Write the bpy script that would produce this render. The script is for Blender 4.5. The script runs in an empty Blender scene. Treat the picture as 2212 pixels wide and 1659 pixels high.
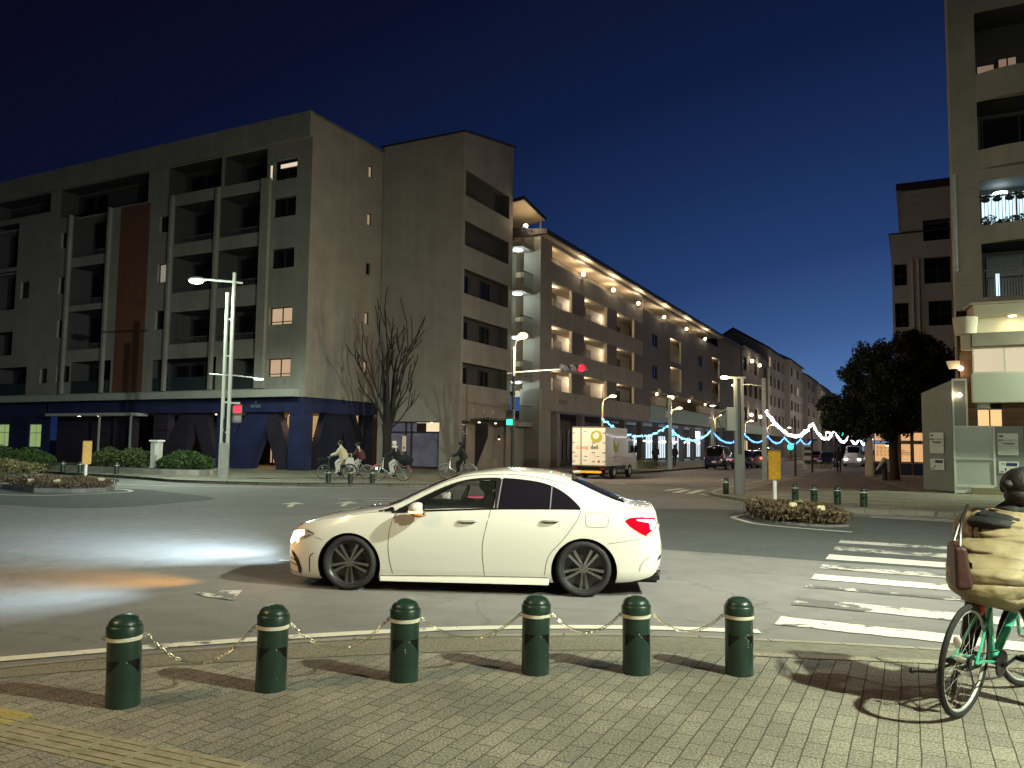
import bpy, bmesh, math, random
from mathutils import Vector, Matrix, Euler
R = math.radians
random.seed(7)
SC = bpy.context.scene
COL = SC.collection
# ---------------------------------------------------------------- camera
EYE = 1.7
PITCH, ROLL = R(4.4), R(.75)
cam_d = bpy.data.cameras.new('camera'); cam = bpy.data.objects.new('camera', cam_d); COL.objects.link(cam)
cam.location = (0, 0, EYE)
cam.rotation_euler = (Matrix.Rotation(R(90)+PITCH, 3, 'X') @ Matrix.Rotation(ROLL, 3, 'Z')).to_euler()
cam_d.lens = 36*1703/2212; cam_d.sensor_width = 36; cam_d.clip_start = .05; cam_d.clip_end = 3000
SC.camera = cam
# ---------------------------------------------------------------- view
SC.view_settings.view_transform = 'Standard'; SC.view_settings.look = 'None'
SC.view_settings.exposure = .18; SC.view_settings.gamma = 1
SC.cycles.use_denoising = True
SC.cycles.max_bounces = 5; SC.cycles.diffuse_bounces = 2; SC.cycles.glossy_bounces = 3; SC.cycles.transparent_max_bounces = 6
SC.cycles.sample_clamp_indirect = 3; SC.cycles.caustics_reflective = False; SC.cycles.caustics_refractive = False
# ---------------------------------------------------------------- dusk sky
W = bpy.data.worlds.new('World'); SC.world = W; W.use_nodes = True
nt = W.node_tree; nt.nodes.clear()
def N(t, typ, **kw):
    n = t.nodes.new(typ)
    for k, v in kw.items(): setattr(n, k, v)
    return n
out = N(nt, 'ShaderNodeOutputWorld'); bg = N(nt, 'ShaderNodeBackground'); tc = N(nt, 'ShaderNodeTexCoord')
nrm = N(nt, 'ShaderNodeVectorMath', operation='NORMALIZE'); sep = N(nt, 'ShaderNodeSeparateXYZ')
dot = N(nt, 'ShaderNodeVectorMath', operation='DOT_PRODUCT'); dot.inputs[1].default_value = (math.sin(R(33)), math.cos(R(33)), 0)
m1 = N(nt, 'ShaderNodeMath', operation='SUBTRACT'); m1.inputs[0].default_value = 1
m2 = N(nt, 'ShaderNodeMath', operation='MULTIPLY_ADD'); m2.inputs[1].default_value = .9
ab_ = N(nt, 'ShaderNodeMath', operation='ABSOLUTE')
ramp = N(nt, 'ShaderNodeValToRGB')
L = nt.links
L.new(tc.outputs['Generated'], nrm.inputs[0]); L.new(nrm.outputs[0], sep.inputs[0]); L.new(nrm.outputs[0], dot.inputs[0])
L.new(dot.outputs['Value'], m1.inputs[1]); L.new(m1.outputs[0], m2.inputs[0]); L.new(sep.outputs['Z'], ab_.inputs[0]); L.new(ab_.outputs[0], m2.inputs[2])
L.new(m2.outputs[0], ramp.inputs[0]); L.new(ramp.outputs[0], bg.inputs[0]); L.new(bg.outputs[0], out.inputs[0])
cr = ramp.color_ramp
stops = [(0, (.13, .22, .41)), (.1, (.066, .145, .33)), (.17, (.034, .082, .225)), (.27, (.0155, .041, .135)), (.4, (.0085, .023, .083)), (.55, (.0045, .0108, .045)), (.8, (.0028, .0044, .019)), (1, (.0025, .0025, .011))]
cr.elements[0].position = 0; cr.elements[0].color = (*stops[0][1], 1); cr.elements[1].position = 1; cr.elements[1].color = (*stops[-1][1], 1)
for p, c in stops[1:-1]:
    e = cr.elements.new(p); e.color = (*c, 1)
bg.inputs[1].default_value = 1.0
# ---------------------------------------------------------------- street frame: a = across, b = along the street
TH = R(27)
CT, ST = math.cos(TH), math.sin(TH)
def xy(a, b): return (a*CT + b*ST, -a*ST + b*CT)
def toab(x, y): return (x*CT - y*ST, x*ST + y*CT)
# ---------------------------------------------------------------- materials
MATS = {}
def mat(name, col, rough=.6, metal=0., var=0., vscale=3., bump=0., bscale=40., emit=None, estr=1., coat=0., trans=0., alpha=1., ior=1.45, streak=0.):
    if name in MATS: return MATS[name]
    m = bpy.data.materials.new(name); m.use_nodes = True; t = m.node_tree
    b = t.nodes['Principled BSDF']
    b.inputs['Base Color'].default_value = (*col, 1); b.inputs['Roughness'].default_value = rough; b.inputs['Metallic'].default_value = metal
    if coat: b.inputs['Coat Weight'].default_value = coat; b.inputs['Coat Roughness'].default_value = .04
    if trans: b.inputs['Transmission Weight'].default_value = trans
    if alpha < 1: b.inputs['Alpha'].default_value = alpha
    b.inputs['IOR'].default_value = ior
    if emit: b.inputs['Emission Color'].default_value = (*emit, 1); b.inputs['Emission Strength'].default_value = estr
    if var or bump:
        tcn = N(t, 'ShaderNodeTexCoord')
    if var:
        no = N(t, 'ShaderNodeTexNoise'); no.inputs['Scale'].default_value = vscale; no.inputs['Detail'].default_value = 6; no.inputs['Roughness'].default_value = .65
        t.links.new(tcn.outputs['Object'], no.inputs['Vector'])
        mr = N(t, 'ShaderNodeMapRange'); mr.inputs[1].default_value = .3; mr.inputs[2].default_value = .7; mr.inputs[3].default_value = 1-var; mr.inputs[4].default_value = 1+var
        mx = N(t, 'ShaderNodeVectorMath', operation='SCALE'); mx.inputs[0].default_value = col
        if streak:
            mp = N(t, 'ShaderNodeMapping'); mp.inputs['Scale'].default_value = (2.6, 2.6, .12); n3 = N(t, 'ShaderNodeTexNoise'); n3.inputs['Scale'].default_value = 1; n3.inputs['Detail'].default_value = 7
            t.links.new(tcn.outputs['Object'], mp.inputs[0]); t.links.new(mp.outputs[0], n3.inputs['Vector'])
            m3 = N(t, 'ShaderNodeMapRange'); m3.inputs[1].default_value = .3; m3.inputs[2].default_value = .7; m3.inputs[3].default_value = 1+streak*.4; m3.inputs[4].default_value = 1-streak
            wv = N(t, 'ShaderNodeTexWave', wave_type='BANDS', bands_direction='Z', wave_profile='SAW'); wv.inputs['Scale'].default_value = .314/1.02/ .314 * .314; t.links.new(tcn.outputs['Object'], wv.inputs['Vector'])
            m4 = N(t, 'ShaderNodeMapRange'); m4.inputs[1].default_value = 0; m4.inputs[2].default_value = .02; m4.inputs[3].default_value = .82; m4.inputs[4].default_value = 1; t.links.new(wv.outputs['Fac'], m4.inputs[0])
            q1 = N(t, 'ShaderNodeMath', operation='MULTIPLY'); q2 = N(t, 'ShaderNodeMath', operation='MULTIPLY')
            t.links.new(n3.outputs['Fac'], m3.inputs[0]); t.links.new(m3.outputs[0], q1.inputs[0]); t.links.new(mr.outputs[0], q1.inputs[1]); t.links.new(q1.outputs[0], q2.inputs[0]); t.links.new(m4.outputs[0], q2.inputs[1])
        t.links.new(no.outputs['Fac'], mr.inputs[0]); t.links.new((q2 if streak else mr).outputs[0], mx.inputs['Scale']); t.links.new(mx.outputs[0], b.inputs['Base Color'])
    if bump:
        n2 = N(t, 'ShaderNodeTexNoise'); n2.inputs['Scale'].default_value = bscale; n2.inputs['Detail'].default_value = 4
        t.links.new(tcn.outputs['Object'], n2.inputs['Vector'])
        bu = N(t, 'ShaderNodeBump'); bu.inputs['Strength'].default_value = bump; bu.inputs['Distance'].default_value = .02
        t.links.new(n2.outputs['Fac'], bu.inputs['Height']); t.links.new(bu.outputs[0], b.inputs['Normal'])
    MATS[name] = m
    return m
def emis(name, col, s):
    if name in MATS: return MATS[name]
    m = mat(name, (.02, .02, .02), emit=col, estr=s); return m
def asphalt(name, col, spk=.35):
    m = mat(name, col, rough=.85); t = m.node_tree; b = t.nodes['Principled BSDF']; tcn = N(t, 'ShaderNodeTexCoord')
    big = N(t, 'ShaderNodeTexNoise'); big.inputs['Scale'].default_value = .22; big.inputs['Detail'].default_value = 5
    mid = N(t, 'ShaderNodeTexNoise'); mid.inputs['Scale'].default_value = 3.1; mid.inputs['Detail'].default_value = 6
    fine = N(t, 'ShaderNodeTexNoise'); fine.inputs['Scale'].default_value = 95; fine.inputs['Detail'].default_value = 3
    vor = N(t, 'ShaderNodeTexVoronoi', feature='DISTANCE_TO_EDGE'); vor.inputs['Scale'].default_value = .33
    wn = N(t, 'ShaderNodeTexNoise'); wn.inputs['Scale'].default_value = 1.3; wn.inputs['Detail'].default_value = 6
    wadd = N(t, 'ShaderNodeMixRGB', blend_type='ADD'); wadd.inputs[0].default_value = .9
    for n in (big, mid, fine, wn): t.links.new(tcn.outputs['Object'], n.inputs['Vector'])
    t.links.new(tcn.outputs['Object'], wadd.inputs[1]); t.links.new(wn.outputs['Color'], wadd.inputs[2]); t.links.new(wadd.outputs[0], vor.inputs['Vector'])
    a1 = N(t, 'ShaderNodeMath', operation='MULTIPLY_ADD'); a1.inputs[1].default_value = 1.0; a1.inputs[2].default_value = .5
    a2 = N(t, 'ShaderNodeMath', operation='MULTIPLY_ADD'); a2.inputs[1].default_value = .5; a2.inputs[2].default_value = .75
    a3 = N(t, 'ShaderNodeMath', operation='MULTIPLY_ADD'); a3.inputs[1].default_value = spk*4; a3.inputs[2].default_value = 1-spk*2
    t.links.new(big.outputs['Fac'], a1.inputs[0]); t.links.new(mid.outputs['Fac'], a2.inputs[0]); t.links.new(fine.outputs['Fac'], a3.inputs[0])
    p1 = N(t, 'ShaderNodeMath', operation='MULTIPLY'); p2 = N(t, 'ShaderNodeMath', operation='MULTIPLY'); p3 = N(t, 'ShaderNodeMath', operation='MULTIPLY')
    t.links.new(a1.outputs[0], p1.inputs[0]); t.links.new(a2.outputs[0], p1.inputs[1]); t.links.new(p1.outputs[0], p2.inputs[0]); t.links.new(a3.outputs[0], p2.inputs[1])
    ck = N(t, 'ShaderNodeMapRange'); ck.inputs[1].default_value = 0; ck.inputs[2].default_value = .008; ck.inputs[3].default_value = .72; ck.inputs[4].default_value = 1
    t.links.new(vor.outputs['Distance'], ck.inputs[0]); t.links.new(p2.outputs[0], p3.inputs[0]); t.links.new(ck.outputs[0], p3.inputs[1])
    sc = N(t, 'ShaderNodeVectorMath', operation='SCALE'); sc.inputs[0].default_value = col
    t.links.new(p3.outputs[0], sc.inputs['Scale']); t.links.new(sc.outputs[0], b.inputs['Base Color'])
    bu = N(t, 'ShaderNodeBump'); bu.inputs['Strength'].default_value = .5; bu.inputs['Distance'].default_value = .01
    t.links.new(fine.outputs['Fac'], bu.inputs['Height']); t.links.new(bu.outputs[0], b.inputs['Normal'])
    return m
def worn(name, col, under, amt=.5, scale=6):
    """road paint worn through to the asphalt"""
    m = mat(name, col, rough=.7); t = m.node_tree; b = t.nodes['Principled BSDF']; tcn = N(t, 'ShaderNodeTexCoord')
    n1 = N(t, 'ShaderNodeTexNoise'); n1.inputs['Scale'].default_value = scale; n1.inputs['Detail'].default_value = 9; n1.inputs['Roughness'].default_value = .7
    n0 = N(t, 'ShaderNodeTexNoise'); n0.inputs['Scale'].default_value = scale*.16; n0.inputs['Detail'].default_value = 3
    t.links.new(tcn.outputs['Object'], n1.inputs['Vector']); t.links.new(tcn.outputs['Object'], n0.inputs['Vector'])
    ad = N(t, 'ShaderNodeMath', operation='ADD'); t.links.new(n1.outputs['Fac'], ad.inputs[0]); t.links.new(n0.outputs['Fac'], ad.inputs[1])
    rp = N(t, 'ShaderNodeMapRange'); rp.inputs[1].default_value = 1.0-.55*(amt-.25)-.03+.18; rp.inputs[2].default_value = rp.inputs[1].default_value+.05
    t.links.new(ad.outputs[0], rp.inputs[0])
    mx = N(t, 'ShaderNodeMixRGB'); mx.inputs[1].default_value = (*col, 1); mx.inputs[2].default_value = (*under, 1)
    t.links.new(rp.outputs[0], mx.inputs[0])
    f = N(t, 'ShaderNodeTexNoise'); f.inputs['Scale'].default_value = 60; t.links.new(tcn.outputs['Object'], f.inputs['Vector'])
    mm = N(t, 'ShaderNodeMapRange'); mm.inputs[3].default_value = .75; mm.inputs[4].default_value = 1.15; t.links.new(f.outputs['Fac'], mm.inputs[0])
    sc = N(t, 'ShaderNodeVectorMath', operation='SCALE'); t.links.new(mx.outputs[0], sc.inputs[0]); t.links.new(mm.outputs[0], sc.inputs['Scale']); t.links.new(sc.outputs[0], b.inputs['Base Color'])
    return m
def bricks(name, c1, c2, mortar, bw, bh, rot, msize=.006, vertical=False, spk=.5):
    m = mat(name, c1, rough=.85); t = m.node_tree; b = t.nodes['Principled BSDF']; tcn = N(t, 'ShaderNodeTexCoord')
    mp = N(t, 'ShaderNodeMapping'); mp.inputs['Rotation'].default_value = rot
    br = N(t, 'ShaderNodeTexBrick'); br.inputs['Scale'].default_value = 1; br.inputs['Brick Width'].default_value = bw; br.inputs['Row Height'].default_value = bh
    br.inputs['Mortar Size'].default_value = msize; br.inputs['Mortar Smooth'].default_value = .3; br.inputs['Bias'].default_value = 0
    br.inputs['Color1'].default_value = (*c1, 1); br.inputs['Color2'].default_value = (*c2, 1); br.inputs['Mortar'].default_value = (*mortar, 1)
    wn = N(t, 'ShaderNodeTexNoise'); wn.inputs['Scale'].default_value = 2.2; wv = N(t, 'ShaderNodeVectorMath', operation='MULTIPLY_ADD'); wv.inputs[1].default_value = (.02, .02, 0)
    t.links.new(tcn.outputs['Object'], wn.inputs['Vector']); t.links.new(wn.outputs['Color'], wv.inputs[0]); t.links.new(tcn.outputs['Object'], wv.inputs[2])
    t.links.new(wv.outputs[0], mp.inputs['Vector']); t.links.new(mp.outputs[0], br.inputs['Vector'])
    f = N(t, 'ShaderNodeTexNoise'); f.inputs['Scale'].default_value = 80; f.inputs['Detail'].default_value = 4
    g = N(t, 'ShaderNodeTexNoise'); g.inputs['Scale'].default_value = 1.1; g.inputs['Detail'].default_value = 6
    t.links.new(tcn.outputs['Object'], f.inputs['Vector']); t.links.new(tcn.outputs['Object'], g.inputs['Vector'])
    r1 = N(t, 'ShaderNodeMapRange'); r1.inputs[1].default_value = .3; r1.inputs[2].default_value = .7; r1.inputs[3].default_value = 1-spk; r1.inputs[4].default_value = 1+spk
    r2 = N(t, 'ShaderNodeMapRange'); r2.inputs[1].default_value = .3; r2.inputs[2].default_value = .7; r2.inputs[3].default_value = .7; r2.inputs[4].default_value = 1.2
    t.links.new(f.outputs['Fac'], r1.inputs[0]); t.links.new(g.outputs['Fac'], r2.inputs[0])
    mu = N(t, 'ShaderNodeMath', operation='MULTIPLY'); t.links.new(r1.outputs[0], mu.inputs[0]); t.links.new(r2.outputs[0], mu.inputs[1])
    sc = N(t, 'ShaderNodeVectorMath', operation='SCALE'); t.links.new(br.outputs['Color'], sc.inputs[0]); t.links.new(mu.outputs[0], sc.inputs['Scale']); t.links.new(sc.outputs[0], b.inputs['Base Color'])
    bu = N(t, 'ShaderNodeBump'); bu.inputs['Strength'].default_value = .6; bu.inputs['Distance'].default_value = .006; bu.invert = True
    t.links.new(br.outputs['Fac'], bu.inputs['Height'])
    b2 = N(t, 'ShaderNodeBump'); b2.inputs['Strength'].default_value = .5; b2.inputs['Distance'].default_value = .006
    t.links.new(f.outputs['Fac'], b2.inputs['Height']); t.links.new(bu.outputs[0], b2.inputs['Normal']); t.links.new(b2.outputs[0], b.inputs['Normal'])
    return m
# ---------------------------------------------------------------- mesh builder
class MB:
    def __init__(s): s.v = []; s.f = []; s.m = []
    def add(s, vs, fs, M=None, mi=0):
        k = len(s.v)
        for p in vs:
            p = Vector(p)
            s.v.append(tuple(M @ p) if M else tuple(p))
        for f in fs: s.f.append([i+k for i in f]); s.m.append(mi)
        return s
    def box(s, x0, x1, y0, y1, z0, z1, M=None, mi=0):
        vs = [(x, y, z) for z in (z0, z1) for y in (y0, y1) for x in (x0, x1)]
        return s.add(vs, [(0, 2, 3, 1), (4, 5, 7, 6), (0, 1, 5, 4), (2, 6, 7, 3), (0, 4, 6, 2), (1, 3, 7, 5)], M, mi)
    def bbox(s, x0, x1, y0, y1, z0, z1, c=.02, M=None, mi=0):
        """box with chamfered edges"""
        b = bmesh.new(); bmesh.ops.create_cube(b, size=1)
        for v in b.verts: v.co = Vector(((x0+x1)/2+v.co.x*(x1-x0), (y0+y1)/2+v.co.y*(y1-y0), (z0+z1)/2+v.co.z*(z1-z0)))
        bmesh.ops.bevel(b, geom=b.edges[:], offset=c, segments=2, affect='EDGES')
        b.verts.index_update()
        s.add([v.co.copy() for v in b.verts], [[v.index for v in f.verts] for f in b.faces], M, mi); b.free(); return s
    def cyl(s, p0, p1, r0, r1=None, n=12, M=None, cap=True, mi=0):
        r1 = r0 if r1 is None else r1
        p0, p1 = Vector(p0), Vector(p1); d = (p1-p0)
        if d.length < 1e-9: return s
        d.normalize(); u = d.orthogonal().normalized(); w = d.cross(u)
        vs = []
        for p, r in ((p0, r0), (p1, r1)):
            for i in range(n):
                t = 2*math.pi*i/n; vs.append(p+u*math.cos(t)*r+w*math.sin(t)*r)
        fs = [(i, (i+1) % n, n+(i+1) % n, n+i) for i in range(n)]
        if cap: fs += [tuple(range(n-1, -1, -1)), tuple(range(n, 2*n))]
        return s.add(vs, fs, M, mi)
    def tube(s, pts, r, n=8, closed=False, M=None, mi=0):
        pts = [Vector(p) for p in pts]; k = len(pts); vs = []; fs = []; up = None
        rr = r if isinstance(r, (list, tuple)) else [r]*k
        for i, p in enumerate(pts):
            if closed: d = pts[(i+1) % k]-pts[i-1]
            else: d = pts[min(i+1, k-1)]-pts[max(i-1, 0)]
            if d.length < 1e-9: d = Vector((0, 0, 1))
            d.normalize()
            up = d.orthogonal().normalized() if up is None else (up-d*up.dot(d))
            if up.length < 1e-6: up = d.orthogonal()
            up.normalize(); w = d.cross(up)
            for j in range(n):
                t = 2*math.pi*j/n; vs.append(p+(up*math.cos(t)+w*math.sin(t))*rr[i])
        for i in range(k if closed else k-1):
            for j in range(n):
                a, b2 = i*n+j, i*n+(j+1) % n; c, d2 = ((i+1) % k)*n+(j+1) % n, ((i+1) % k)*n+j
                fs.append((a, b2, c, d2))
        if not closed: fs += [tuple(range(n-1, -1, -1)), tuple(range((k-1)*n, k*n))]
        return s.add(vs, fs, M, mi)
    def lathe(s, prof, n=24, M=None, mi=0):
        """prof: (r, z) bottom to top, about z"""
        vs = []; fs = []; rings = []
        for r, z in prof:
            if r < 1e-6: rings.append([len(vs)]); vs.append((0, 0, z))
            else:
                rings.append(list(range(len(vs), len(vs)+n)))
                for i in range(n): t = 2*math.pi*i/n; vs.append((r*math.cos(t), r*math.sin(t), z))
        for A, B in zip(rings, rings[1:]):
            for i in range(n):
                j = (i+1) % n
                if len(A) == 1 and len(B) == 1: continue
                if len(A) == 1: fs.append((A[0], B[j], B[i]))
                elif len(B) == 1: fs.append((A[i], A[j], B[0]))
                else: fs.append((A[i], A[j], B[j], B[i]))
        return s.add(vs, fs, M, mi)
    def ball(s, c, r, n=10, sc=(1, 1, 1), M=None, mi=0):
        pr = [(max(0, math.sin(math.pi*i/(n//2+2)))*r if 0 < i < n//2+2 else 0, -math.cos(math.pi*i/(n//2+2))*r) for i in range(n//2+3)]
        T = Matrix.Translation(c) @ Matrix.Diagonal((*sc, 1))
        return s.lathe(pr, n, (M @ T) if M else T, mi)
    def poly(s, pts, M=None, mi=0): return s.add(pts, [tuple(range(len(pts)))], M, mi)
    def prism(s, pts, d, M=None, mi=0):
        """pts: 3D polygon, d: extrusion vector"""
        n = len(pts); d = Vector(d); vs = [Vector(p) for p in pts]+[Vector(p)+d for p in pts]
        fs = [tuple(range(n-1, -1, -1)), tuple(range(n, 2*n))]+[(i, (i+1) % n, n+(i+1) % n, n+i) for i in range(n)]
        return s.add(vs, fs, M, mi)
    def build(s, name, m, parent=None, smooth=False, org=(0, 0, 0), angle=35, fix=True):
        me = bpy.data.meshes.new(name); ox, oy, oz = org
        me.from_pydata([(x-ox, y-oy, z-oz) for x, y, z in s.v], [], s.f)
        ms = m if isinstance(m, (list, tuple)) else [m]
        for q in ms: me.materials.append(q)
        if len(ms) > 1: me.polygons.foreach_set('material_index', s.m)
        if fix:
            b = bmesh.new(); b.from_mesh(me); bmesh.ops.recalc_face_normals(b, faces=b.faces[:]); b.to_mesh(me); b.free()
        if smooth:
            me.polygons.foreach_set('use_smooth', [True]*len(me.polygons))
            try: me.set_sharp_from_angle(angle=R(angle))
            except Exception: pass
        me.update()
        o = bpy.data.objects.new(name, me); COL.objects.link(o)
        if parent: o.parent = parent
        return o
def thing(name, label, cat, loc=(0, 0, 0), rz=0, group=None):
    o = bpy.data.objects.new(name, None); COL.objects.link(o); o.empty_display_size = .2
    o.location = loc; o.rotation_euler = (0, 0, rz); o['label'] = label; o['category'] = cat
    if group: o['group'] = group
    return o
def tag(o, label, cat, group=None, loc=None, rz=None):
    o['label'] = label; o['category'] = cat
    if group: o['group'] = group
    if loc is not None: o.location = loc
    if rz is not None: o.rotation_euler = (0, 0, rz)
    return o
def struct(o): o['kind'] = 'structure'; return o
def copy_tree(o, parent=None):
    c = o.copy(); COL.objects.link(c)
    if parent is not None: c.parent = parent
    for ch in list(o.children): copy_tree(ch, c)
    return c
def dup(o, loc, rz=None, label=None, group=None):
    c = copy_tree(o); c.location = loc
    if rz is not None: c.rotation_euler = (0, 0, rz)
    if label: c['label'] = label
    if group: c['group'] = group
    return c
def lamp(kind, loc, col, watts, parent=None, size=.1, rot=None, spot=None, blend=.5, name='lamp_light'):
    d = bpy.data.lights.new(name, kind); d.energy = watts; d.color = col
    if kind in ('POINT', 'SPOT'): d.shadow_soft_size = size
    if kind == 'SPOT': d.spot_size = spot or R(120); d.spot_blend = blend
    if kind == 'AREA': d.size = size
    o = bpy.data.objects.new(name, d); COL.objects.link(o); o.location = loc
    if rot is not None: o.rotation_euler = rot
    if parent: o.parent = parent
    return o
def aim(v): return Vector(v).to_track_quat('-Z', 'Y').to_euler()
def skin(name, verts, edges, rad, m, parent=None, sub=2, root=0):
    me = bpy.data.meshes.new(name); me.from_pydata(verts, edges, [])
    o = bpy.data.objects.new(name+'_tmp', me); COL.objects.link(o)
    mod = o.modifiers.new('s', 'SKIN'); mod.use_smooth_shade = True; mod.branch_smoothing = .6
    for i, sv in enumerate(me.skin_vertices[0].data):
        r = rad[i]; sv.radius = r if isinstance(r, tuple) else (r, r); sv.use_root = (i == root)
    if sub: md = o.modifiers.new('d', 'SUBSURF'); md.levels = sub; md.render_levels = sub
    dg = bpy.context.evaluated_depsgraph_get(); dg.update()
    nm = bpy.data.meshes.new_from_object(o.evaluated_get(dg)); nm.name = name
    bpy.data.objects.remove(o, do_unlink=True); bpy.data.meshes.remove(me)
    nm.materials.clear(); nm.materials.append(m)
    nm.polygons.foreach_set('use_smooth', [True]*len(nm.polygons))
    r = bpy.data.objects.new(name, nm); COL.objects.link(r)
    if parent: r.parent = parent
    return r
def text(body, size, m, parent, loc, rot, name='lettering', align='LEFT', ext=.003, sx=1., bold=0.):
    c = bpy.data.curves.new('t', 'FONT'); c.body = body; c.size = size; c.extrude = ext; c.align_x = align; c.align_y = 'CENTER'; c.resolution_u = 3; c.offset = bold
    o = bpy.data.objects.new('t', c); COL.objects.link(o)
    dg = bpy.context.evaluated_depsgraph_get(); dg.update()
    me = bpy.data.meshes.new_from_object(o.evaluated_get(dg)); me.name = name
    bpy.data.objects.remove(o, do_unlink=True)
    me.materials.clear(); me.materials.append(m)
    r = bpy.data.objects.new(name, me); COL.objects.link(r); r.location = loc; r.rotation_euler = rot; r.scale = (sx, 1, 1); r.parent = parent
    return r
# ---------------------------------------------------------------- shared materials
M_steel = mat('galvanised_steel', (.42, .45, .42), .45, .3, var=.15, vscale=4)
M_dark = mat('dark_paint', (.02, .021, .024), .5)
M_black = mat('black_plastic', (.008, .008, .009), .4)
M_white = mat('white_paint', (.75, .75, .72), .5, var=.06)
M_glassdk = mat('dark_window_glass', (.006, .007, .010), .10, ior=1.3)
M_conc = mat('concrete', (.32, .30, .26), .8, var=.15, vscale=1.5, bump=.2, bscale=30)
M_plaster = mat('beige_render', (.265, .25, .222), .85, var=.16, vscale=.6, bump=.25, bscale=9, streak=.09)
M_plaster2 = mat('grey_render', (.20, .195, .19), .85, var=.08, vscale=.8, bump=.1, bscale=20)
M_rail = mat('grey_railing', (.10, .105, .105), .5)
M_curtain = emis('lit_curtain', (1, .68, .42), .55)
M_curtain2 = emis('lit_cool_blind', (.85, .80, .62), .28)
M_frame = mat('dark_window_frame', (.03, .028, .025), .4)
M_bulb_w = emis('warm_bulb', (1, .74, .42), 8)
M_bulb_c = emis('cool_bulb', (.80, 1, .92), 12)
# ================================================================ GROUND
M_asph = asphalt('asphalt', (.158, .155, .148))
M_asph2 = asphalt('fresh_asphalt', (.060, .068, .066), .25)
M_paver = bricks('concrete_pavers', (.235, .22, .180), (.178, .170, .142), (.045, .046, .034), .225, .112, (0, 0, TH+R(90)), .0042, spk=.75)
M_paver2 = bricks('far_pavers', (.20, .19, .15), (.17, .16, .12), (.08, .08, .06), .6, .3, (0, 0, TH), .01)
M_paver3 = bricks('brown_pavers', (.13, .085, .055), (.10, .07, .05), (.05, .04, .03), .3, .3, (0, 0, TH), .01)
M_agg = mat('exposed_aggregate', (.21, .195, .15), .9, var=.75, vscale=55, bump=.9, bscale=80)
M_gut = mat('gutter_concrete', (.155, .15, .12), .9, var=.3, vscale=14, bump=.4, bscale=70)
M_kerb = bricks('kerb_stone', (.26, .24, .185), (.22, .20, .155), (.05, .05, .04), .6, 2., (0, 0, R(4)), .008)
M_paint = worn('road_paint', (.60, .58, .49), (.12, .12, .11), .28)
M_paintw = worn('worn_road_paint', (.48, .47, .41), (.11, .11, .105), .55, 5)
M_tact = mat('tactile_tile', (.235, .215, .145), .85, var=.3, vscale=9, bump=.3, bscale=50)
M_tacty = mat('yellow_tactile_tile', (.30, .25, .07), .8, var=.25, vscale=9)
def sheet(name, pts, z, m, lab=None):
    b = MB(); b.poly([(x, y, z) for x, y in pts]); o = b.build(name, m, fix=False)
    if o.data.polygons[0].normal.z < 0: o.data.flip_normals()
    return struct(o)
def slab(name, pts, z, m):
    b = MB(); b.prism([(x, y, -.3) for x, y in pts], (0, 0, .3+z)); return struct(b.build(name, m))
def ribbon(pts, w, z, offs=0.):
    """flat strip of width w along pts, joined into a list of quads"""
    vs = []; n = len(pts)
    for i, p in enumerate(pts):
        a = Vector(pts[max(i-1, 0)]); c = Vector(pts[min(i+1, n-1)]); d = (c-a).normalized(); q = Vector((-d.y, d.x))
        ww = w[i] if isinstance(w, (list, tuple)) else w
        vs += [(p[0]+q.x*(offs-ww/2), p[1]+q.y*(offs-ww/2), z), (p[0]+q.x*(offs+ww/2), p[1]+q.y*(offs+ww/2), z)]
    return vs, [(2*i, 2*i+2, 2*i+3, 2*i+1) for i in range(n-1)]
def smooth(pts, k=6):
    out = []; n = len(pts)
    for i in range(n-1):
        p0, p1, p2, p3 = [Vector(pts[min(max(j, 0), n-1)]) for j in (i-1, i, i+1, i+2)]
        for s in range(k):
            t = s/k; out.append(tuple(.5*((2*p1)+(-p0+p2)*t+(2*p0-5*p1+4*p2-p3)*t*t+(-p0+3*p1-3*p2+p3)*t**3)))
    out.append(tuple(pts[-1])); return out
b = MB(); n = 24
for i in range(n):
    for j in range(n):
        x0, x1 = -500+1000*i/n, -500+1000*(i+1)/n; y0, y1 = -200+1000*j/n, -200+1000*(j+1)/n
        b.poly([(x0, y0, 0), (x1, y0, 0), (x1, y1, 0), (x0, y1, 0)])
struct(b.build('ground', M_asph, fix=False))
# near pavement we stand on
edge = smooth([(-30, -11), (-12, 1.2), (-7, 4.2), (-3.75, 5.98), (-2.4, 6.62), (-1.2, 7.03), (.1, 7.2), (1.2, 7.27), (2.2, 7.15), (3.2, 6.98), (5, 6.6), (9, 5.6), (16, 3.4), (30, -1.5)], 6)
back = [(30, -25), (-30, -25)]
inner = smooth([(-30, -12), (-12, .3), (-7, 3.3), (-3.7, 5.22), (-2.6, 5.68), (-1.2, 6.04), (-.3, 6.22), (.6, 6.3), (1.4, 6.28), (2.2, 6.16), (3.6, 5.98), (6, 5.5), (10, 4.5), (16, 2.5), (30, -2.5)], 6)
slab('pavement', inner+back, .1, M_paver)
def yat(P, x):
    for (x0, y0), (x1, y1) in zip(P, P[1:]):
        if x0 <= x <= x1: return y0+(y1-y0)*(x-x0)/max(x1-x0, 1e-6)
    return P[-1][1]
def slope(name, m, xa, xb, t0, t1, dz=0., n=90):      # strip of the sloping apron between pavement and road, t from 0 (pavement) to 1 (road)
    b = MB()
    for i in range(n):
        q = []
        for x in (xa+(xb-xa)*i/n, xa+(xb-xa)*(i+1)/n):
            yi, ye = yat(inner, x), yat(edge, x)
            q.append([(x, yi+(ye-yi)*t, .100+(.012-.100)*t+dz) for t in (t0, t1)])
        b.poly([q[0][0], q[1][0], q[1][1], q[0][1]])
    o = b.build(name, m, fix=False)
    if o.data.polygons[0].normal.z < 0: o.data.flip_normals()
    return struct(o)
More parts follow.
